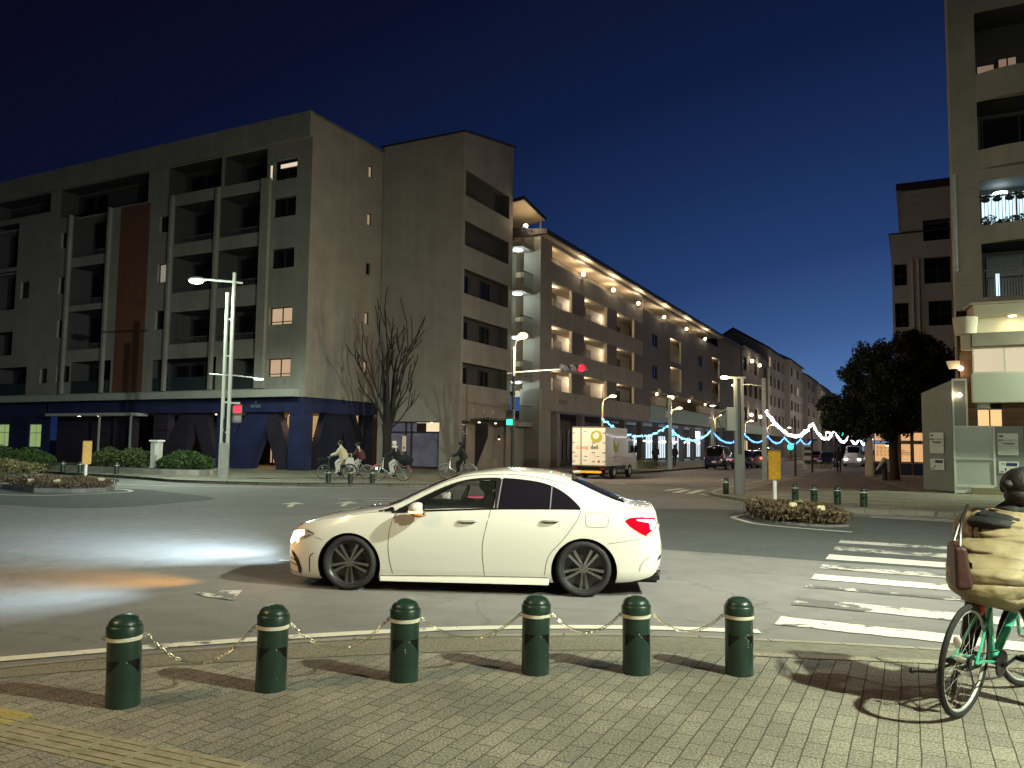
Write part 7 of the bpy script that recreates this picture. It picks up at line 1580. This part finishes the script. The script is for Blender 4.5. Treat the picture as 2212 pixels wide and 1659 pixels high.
# ---- generic small figures
def figure(label, pose, loc, rz, top, legs, hair=None, hat=None, scale=1., scarf=None, bag=None):
    t = thing('person', label, 'person', loc, rz); t.scale = (scale,)*3
    P = {'walk': dict(hip=(0, 0, .92), ch=(.03, 0, 1.30), nk=(.04, 0, 1.48), hd=(.06, 0, 1.60), kl=(.16, .1, .50), fl=(.05, .1, .09), kr=(-.02, -.1, .50), fr=(-.22, -.1, .12), el=(-.06, .24, 1.15), hl=(.08, .25, .95), er=(.0, -.24, 1.15), hr=(.12, -.24, .98)),
         'ride': dict(hip=(.26, 0, .95), ch=(.36, 0, 1.25), nk=(.40, 0, 1.42), hd=(.44, 0, 1.55), kl=(.58, .1, .72), fl=(.50, .1, .32), kr=(.52, -.1, .60), fr=(.42, -.1, .20), el=(.52, .22, 1.12), hl=(.78, .25, 1.02), er=(.52, -.22, 1.12), hr=(.78, -.25, 1.02))}[pose]
    V = [P['hip'], ((P['hip'][0]+P['ch'][0])/2, 0, (P['hip'][2]+P['ch'][2])/2), P['ch'], P['nk'], P['hd']]; E = [(0, 1), (1, 2), (2, 3), (3, 4)]; Rr = [.15, .14, .15, .06, .07]
    for s, k, f in ((1, 'kl', 'fl'), (-1, 'kr', 'fr')):
        n = len(V); V += [(P['hip'][0]+.02, s*.09, P['hip'][2]-.06), P[k], P[f], (P[f][0]+.13, P[f][1], P[f][2]-.04)]; E += [(0, n), (n, n+1), (n+1, n+2), (n+2, n+3)]; Rr += [.095, .065, .045, .035]
    for s, k, f in ((1, 'el', 'hl'), (-1, 'er', 'hr')):
        n = len(V); V += [(P['ch'][0], s*.17, P['ch'][2]+.08), P[k], P[f]]; E += [(2, n), (n, n+1), (n+1, n+2)]; Rr += [.06, .05, .035]
    skin('body', V, E, Rr, legs, t, 1)
    c0, c1 = Vector(P['hip']), Vector(P['ch'])
    b = MB(); ax = (c1-c0).normalized(); pts = [c0-ax*.10, c0+ax*.02, c0.lerp(c1, .5), c1, Vector(P['nk'])-ax*.03]; b.tube(smooth([tuple(p) for p in pts], 4), [.185]*4+[.19]*5+[.19, .185, .18, .17]+[.13, .11, .09, .08], 14); b.build('coat', top, t, True)
    for s, k, f in ((1, 'el', 'hl'), (-1, 'er', 'hr')):
        b = MB(); b.tube([(P['ch'][0], s*.16, P['ch'][2]+.10), P[k], tuple(Vector(P[f])*.94+Vector(P[k])*.06)], [.075, .068, .05], 10); b.build('sleeve', top, t, True)
    h = Vector(P['hd']); b = MB(); b.ball(h, .095, 14, (1, .85, 1.18)); b.ball(h+Vector((.095, 0, -.01)), .018, 6); b.build('head', M_skin, t, True)
    b = MB(); b.ball(h+Vector((-.022, 0, .03)), .105, 14, (1, .95, 1.05)); b.build('hat' if hat else 'hair', hat or hair or M_hair, t, True)
    if scarf: b = MB(); b.tube([(P['nk'][0]+.09*math.cos(a), .09*math.sin(a), P['nk'][2]+.0) for a in [2*math.pi*k/14 for k in range(14)]], .045, 8, closed=True); b.build('scarf', scarf, t, True)
    return t
M_cream = mat('cream_coat', (.50, .46, .30), .85, var=.15, bump=.2, bscale=20); M_palet = mat('pale_trousers', (.50, .50, .46), .85); M_wool = mat('white_wool', (.62, .62, .58), .9, bump=.6, bscale=60)
M_redc = mat('dark_red_coat', (.08, .025, .025), .85); M_blkc = mat('black_coat', (.008, .012, .012), .85)
M_cityf = mat('silver_city_frame', (.45, .47, .48), .3, .5)
hL = math.pi-R(3)
cb = bicycle('bicycle', 'dark city bicycle with a wide front basket carrying the cyclist in cream', mat('black_city_frame', (.02, .025, .03), .4), .33, 1.1, True, M_black, True); place_bike(cb, (-6.9, 33.9), hL)
figure('cyclist in a cream coat leaning over the handlebar, in front of the blue W columns', 'ride', (-6.9, 33.9, .12), hL, M_cream, M_palet, hair=M_hair)
cb = bicycle('bicycle', 'silver city bicycle behind the cream coated cyclist', M_cityf, .30, 1.0, False, M_steel, True); place_bike(cb, (-6.35, 34.9), hL)
figure('cyclist in a dark red coat with light trousers, just behind the one in cream', 'ride', (-6.35, 34.9, .12), hL, M_redc, M_palet, hair=M_hair, scale=.97)
t = thing('tote_bag', 'white tote bag hanging beside the two cyclists near the blue columns', 'bag', (-7.0, 34.35, .62)); b = MB(); b.bbox(-.18, .18, -.06, .06, 0, .42, .03); b.build('bag_body', M_wool, t, True); b = MB(); b.tube([(-.1, 0, .42), (-.06, 0, .6), (.06, 0, .6), (.1, 0, .42)], .012, 5); b.build('strap', M_wool, t, True)
cb = bicycle('bicycle', 'city bicycle with a red rear mudguard and a bright front lamp', M_cityf, .33, 1.08, False, mat('red_mudguard', (.45, .10, .09), .4), True); place_bike(cb, (-4.55, 33.6), hL)
figure('cyclist in black with a white woolly hat and scarf', 'ride', (-4.55, 33.6, .12), hL, M_blkc, M_palet, hat=M_wool, scarf=M_wool)
b = MB(); b.ball((0, 0, 0), .3, 16, (1.1, .8, .75)); o = b.build('black_bag', M_blkc, None, True); tag(o, 'black bag slung behind the cyclist in the white hat', 'bag', None, (-4.45, 33.5, 1.0))
lamp('POINT', (-5.9, 33.4, .72), (.85, .95, 1), 1.5, None, .04, name='bicycle_lamp_light')
cb = bicycle('bicycle', 'bicycle pushed past the tower entrance, half hidden by the sedan roof', M_cityf, .33, 1.08, False, M_steel, True); place_bike(cb, (-1.9, 36.2), hL)
figure('dark figure with a bicycle in front of the tower entrance, just above the sedan roof', 'ride', (-1.9, 36.2, .12), hL, M_coatd, M_trou)
figure('pedestrian in dark clothes walking away on the right pavement past the parked cars', 'walk', (21.2, 51.2, .12), HV, M_coatd, M_trou)
for i, (a, b_) in enumerate(((-17.5, 58.5), (-17.0, 62))): figure(['dark pedestrian under the arcade left of the pale footed lamp', 'dark pedestrian under the arcade beside the navy van'][i], 'walk', (*xy(a, b_), .12), HV, M_coatd, M_trou)
# ================================================================ STREET LAMPS BEHIND AND BESIDE THE CAMERA
def street_lamp(loc, h, arm, label, col, spots, name='street_lamp', emi=8):
    t = thing(name, label, 'street lamp', loc)
    b = MB(); b.cyl((0, 0, 0), (0, 0, h), .09, .06, 16); b.cyl((0, 0, 0), (0, 0, .3), .13, .13, 16); b.build('pole', M_steel, t, True)
    ax, ay = arm; b = MB(); b.tube([(0, 0, h-.05), (ax*.5, ay*.5, h+.15), (ax, ay, h+.12)], .035, 8); b.build('arm', M_steel, t, True)
    b = MB(); b.bbox(ax-.35, ax+.35, ay-.16, ay+.16, h+.05, h+.17, .04); hd = b.build('lamp_head', M_steel, t, True)
    b = MB(); b.box(ax-.28, ax+.28, ay-.11, ay+.11, h+.03, h+.048); b.build('lens', emis('lens_'+('w' if col[0] > col[1] else 'g'), col, emi), hd)
    for tgt, W_, ang, bl in spots:
        v = Vector(tgt)-Vector((loc[0]+ax, loc[1]+ay, h))
        lamp('SPOT', (ax, ay, h), col, W_, t, .12, aim(v), R(ang), bl, 'lamp_beam')
    return t
street_lamp((7.2, 1.2, .1), 5.2, (-1.4, .8), 'street lamp beside the pavement, out of frame to the right of the cyclist', (.93, 1, .72), [((1, 5.5, 0), 5600, 165, .5)])
street_lamp((11.5, 3.0, .1), 8.5, (-1.5, 1.0), 'added taller street lamp out of frame to the right, brightening road and facades', (.95, 1, .82), [((2.5, 17, 0), 19000, 90, 1), ((-9, 20, 0), 15000, 70, 1), ((-16, 42, 9), 14000, 66, 1), ((22, 34, 9), 6000, 60, 1)])  # unseen lamp added to brighten the road and the far facades
street_lamp((-9.5, 1.0, .1), 7.5, (1.2, .6), 'warm street lamp out of frame to the left', (1, .68, .38), [((1, 10, 0), 2800, 115, 1)])
street_lamp((22.5, 24.5, .12), 6.0, (-.9, .7), 'street lamp out of frame to the right lighting the screen wall', (.85, 1, .72), [((17.5, 30, 1), 6000, 135, 1)])
# ---------------------------------------------------------------- light and shade of curtain pleats painted as bands of glow
for nm, sc in (('lit_curtain', 5.5), ('orange_curtain', 4.5), ('pinkish_curtain', 6), ('lit_cool_blind', 5), ('far_lit_window', 2), ('cool_lit_room', 3)):
    m = MATS.get(nm)
    if not m: continue
    t = m.node_tree; b = t.nodes['Principled BSDF']; s0 = b.inputs['Emission Strength'].default_value
    tcn = N(t, 'ShaderNodeTexCoord'); wv = N(t, 'ShaderNodeTexWave', wave_type='BANDS', bands_direction='X'); wv.inputs['Scale'].default_value = sc; wv.inputs['Distortion'].default_value = 1.6; wv.inputs['Detail'].default_value = 2
    mp = N(t, 'ShaderNodeMapping'); mp.inputs['Scale'].default_value = (1, 1, .05); t.links.new(tcn.outputs['Object'], mp.inputs[0]); t.links.new(mp.outputs[0], wv.inputs['Vector'])
    mr = N(t, 'ShaderNodeMapRange'); mr.inputs[3].default_value = s0*.62; mr.inputs[4].default_value = s0*1.12; t.links.new(wv.outputs['Fac'], mr.inputs[0]); t.links.new(mr.outputs[0], b.inputs['Emission Strength'])
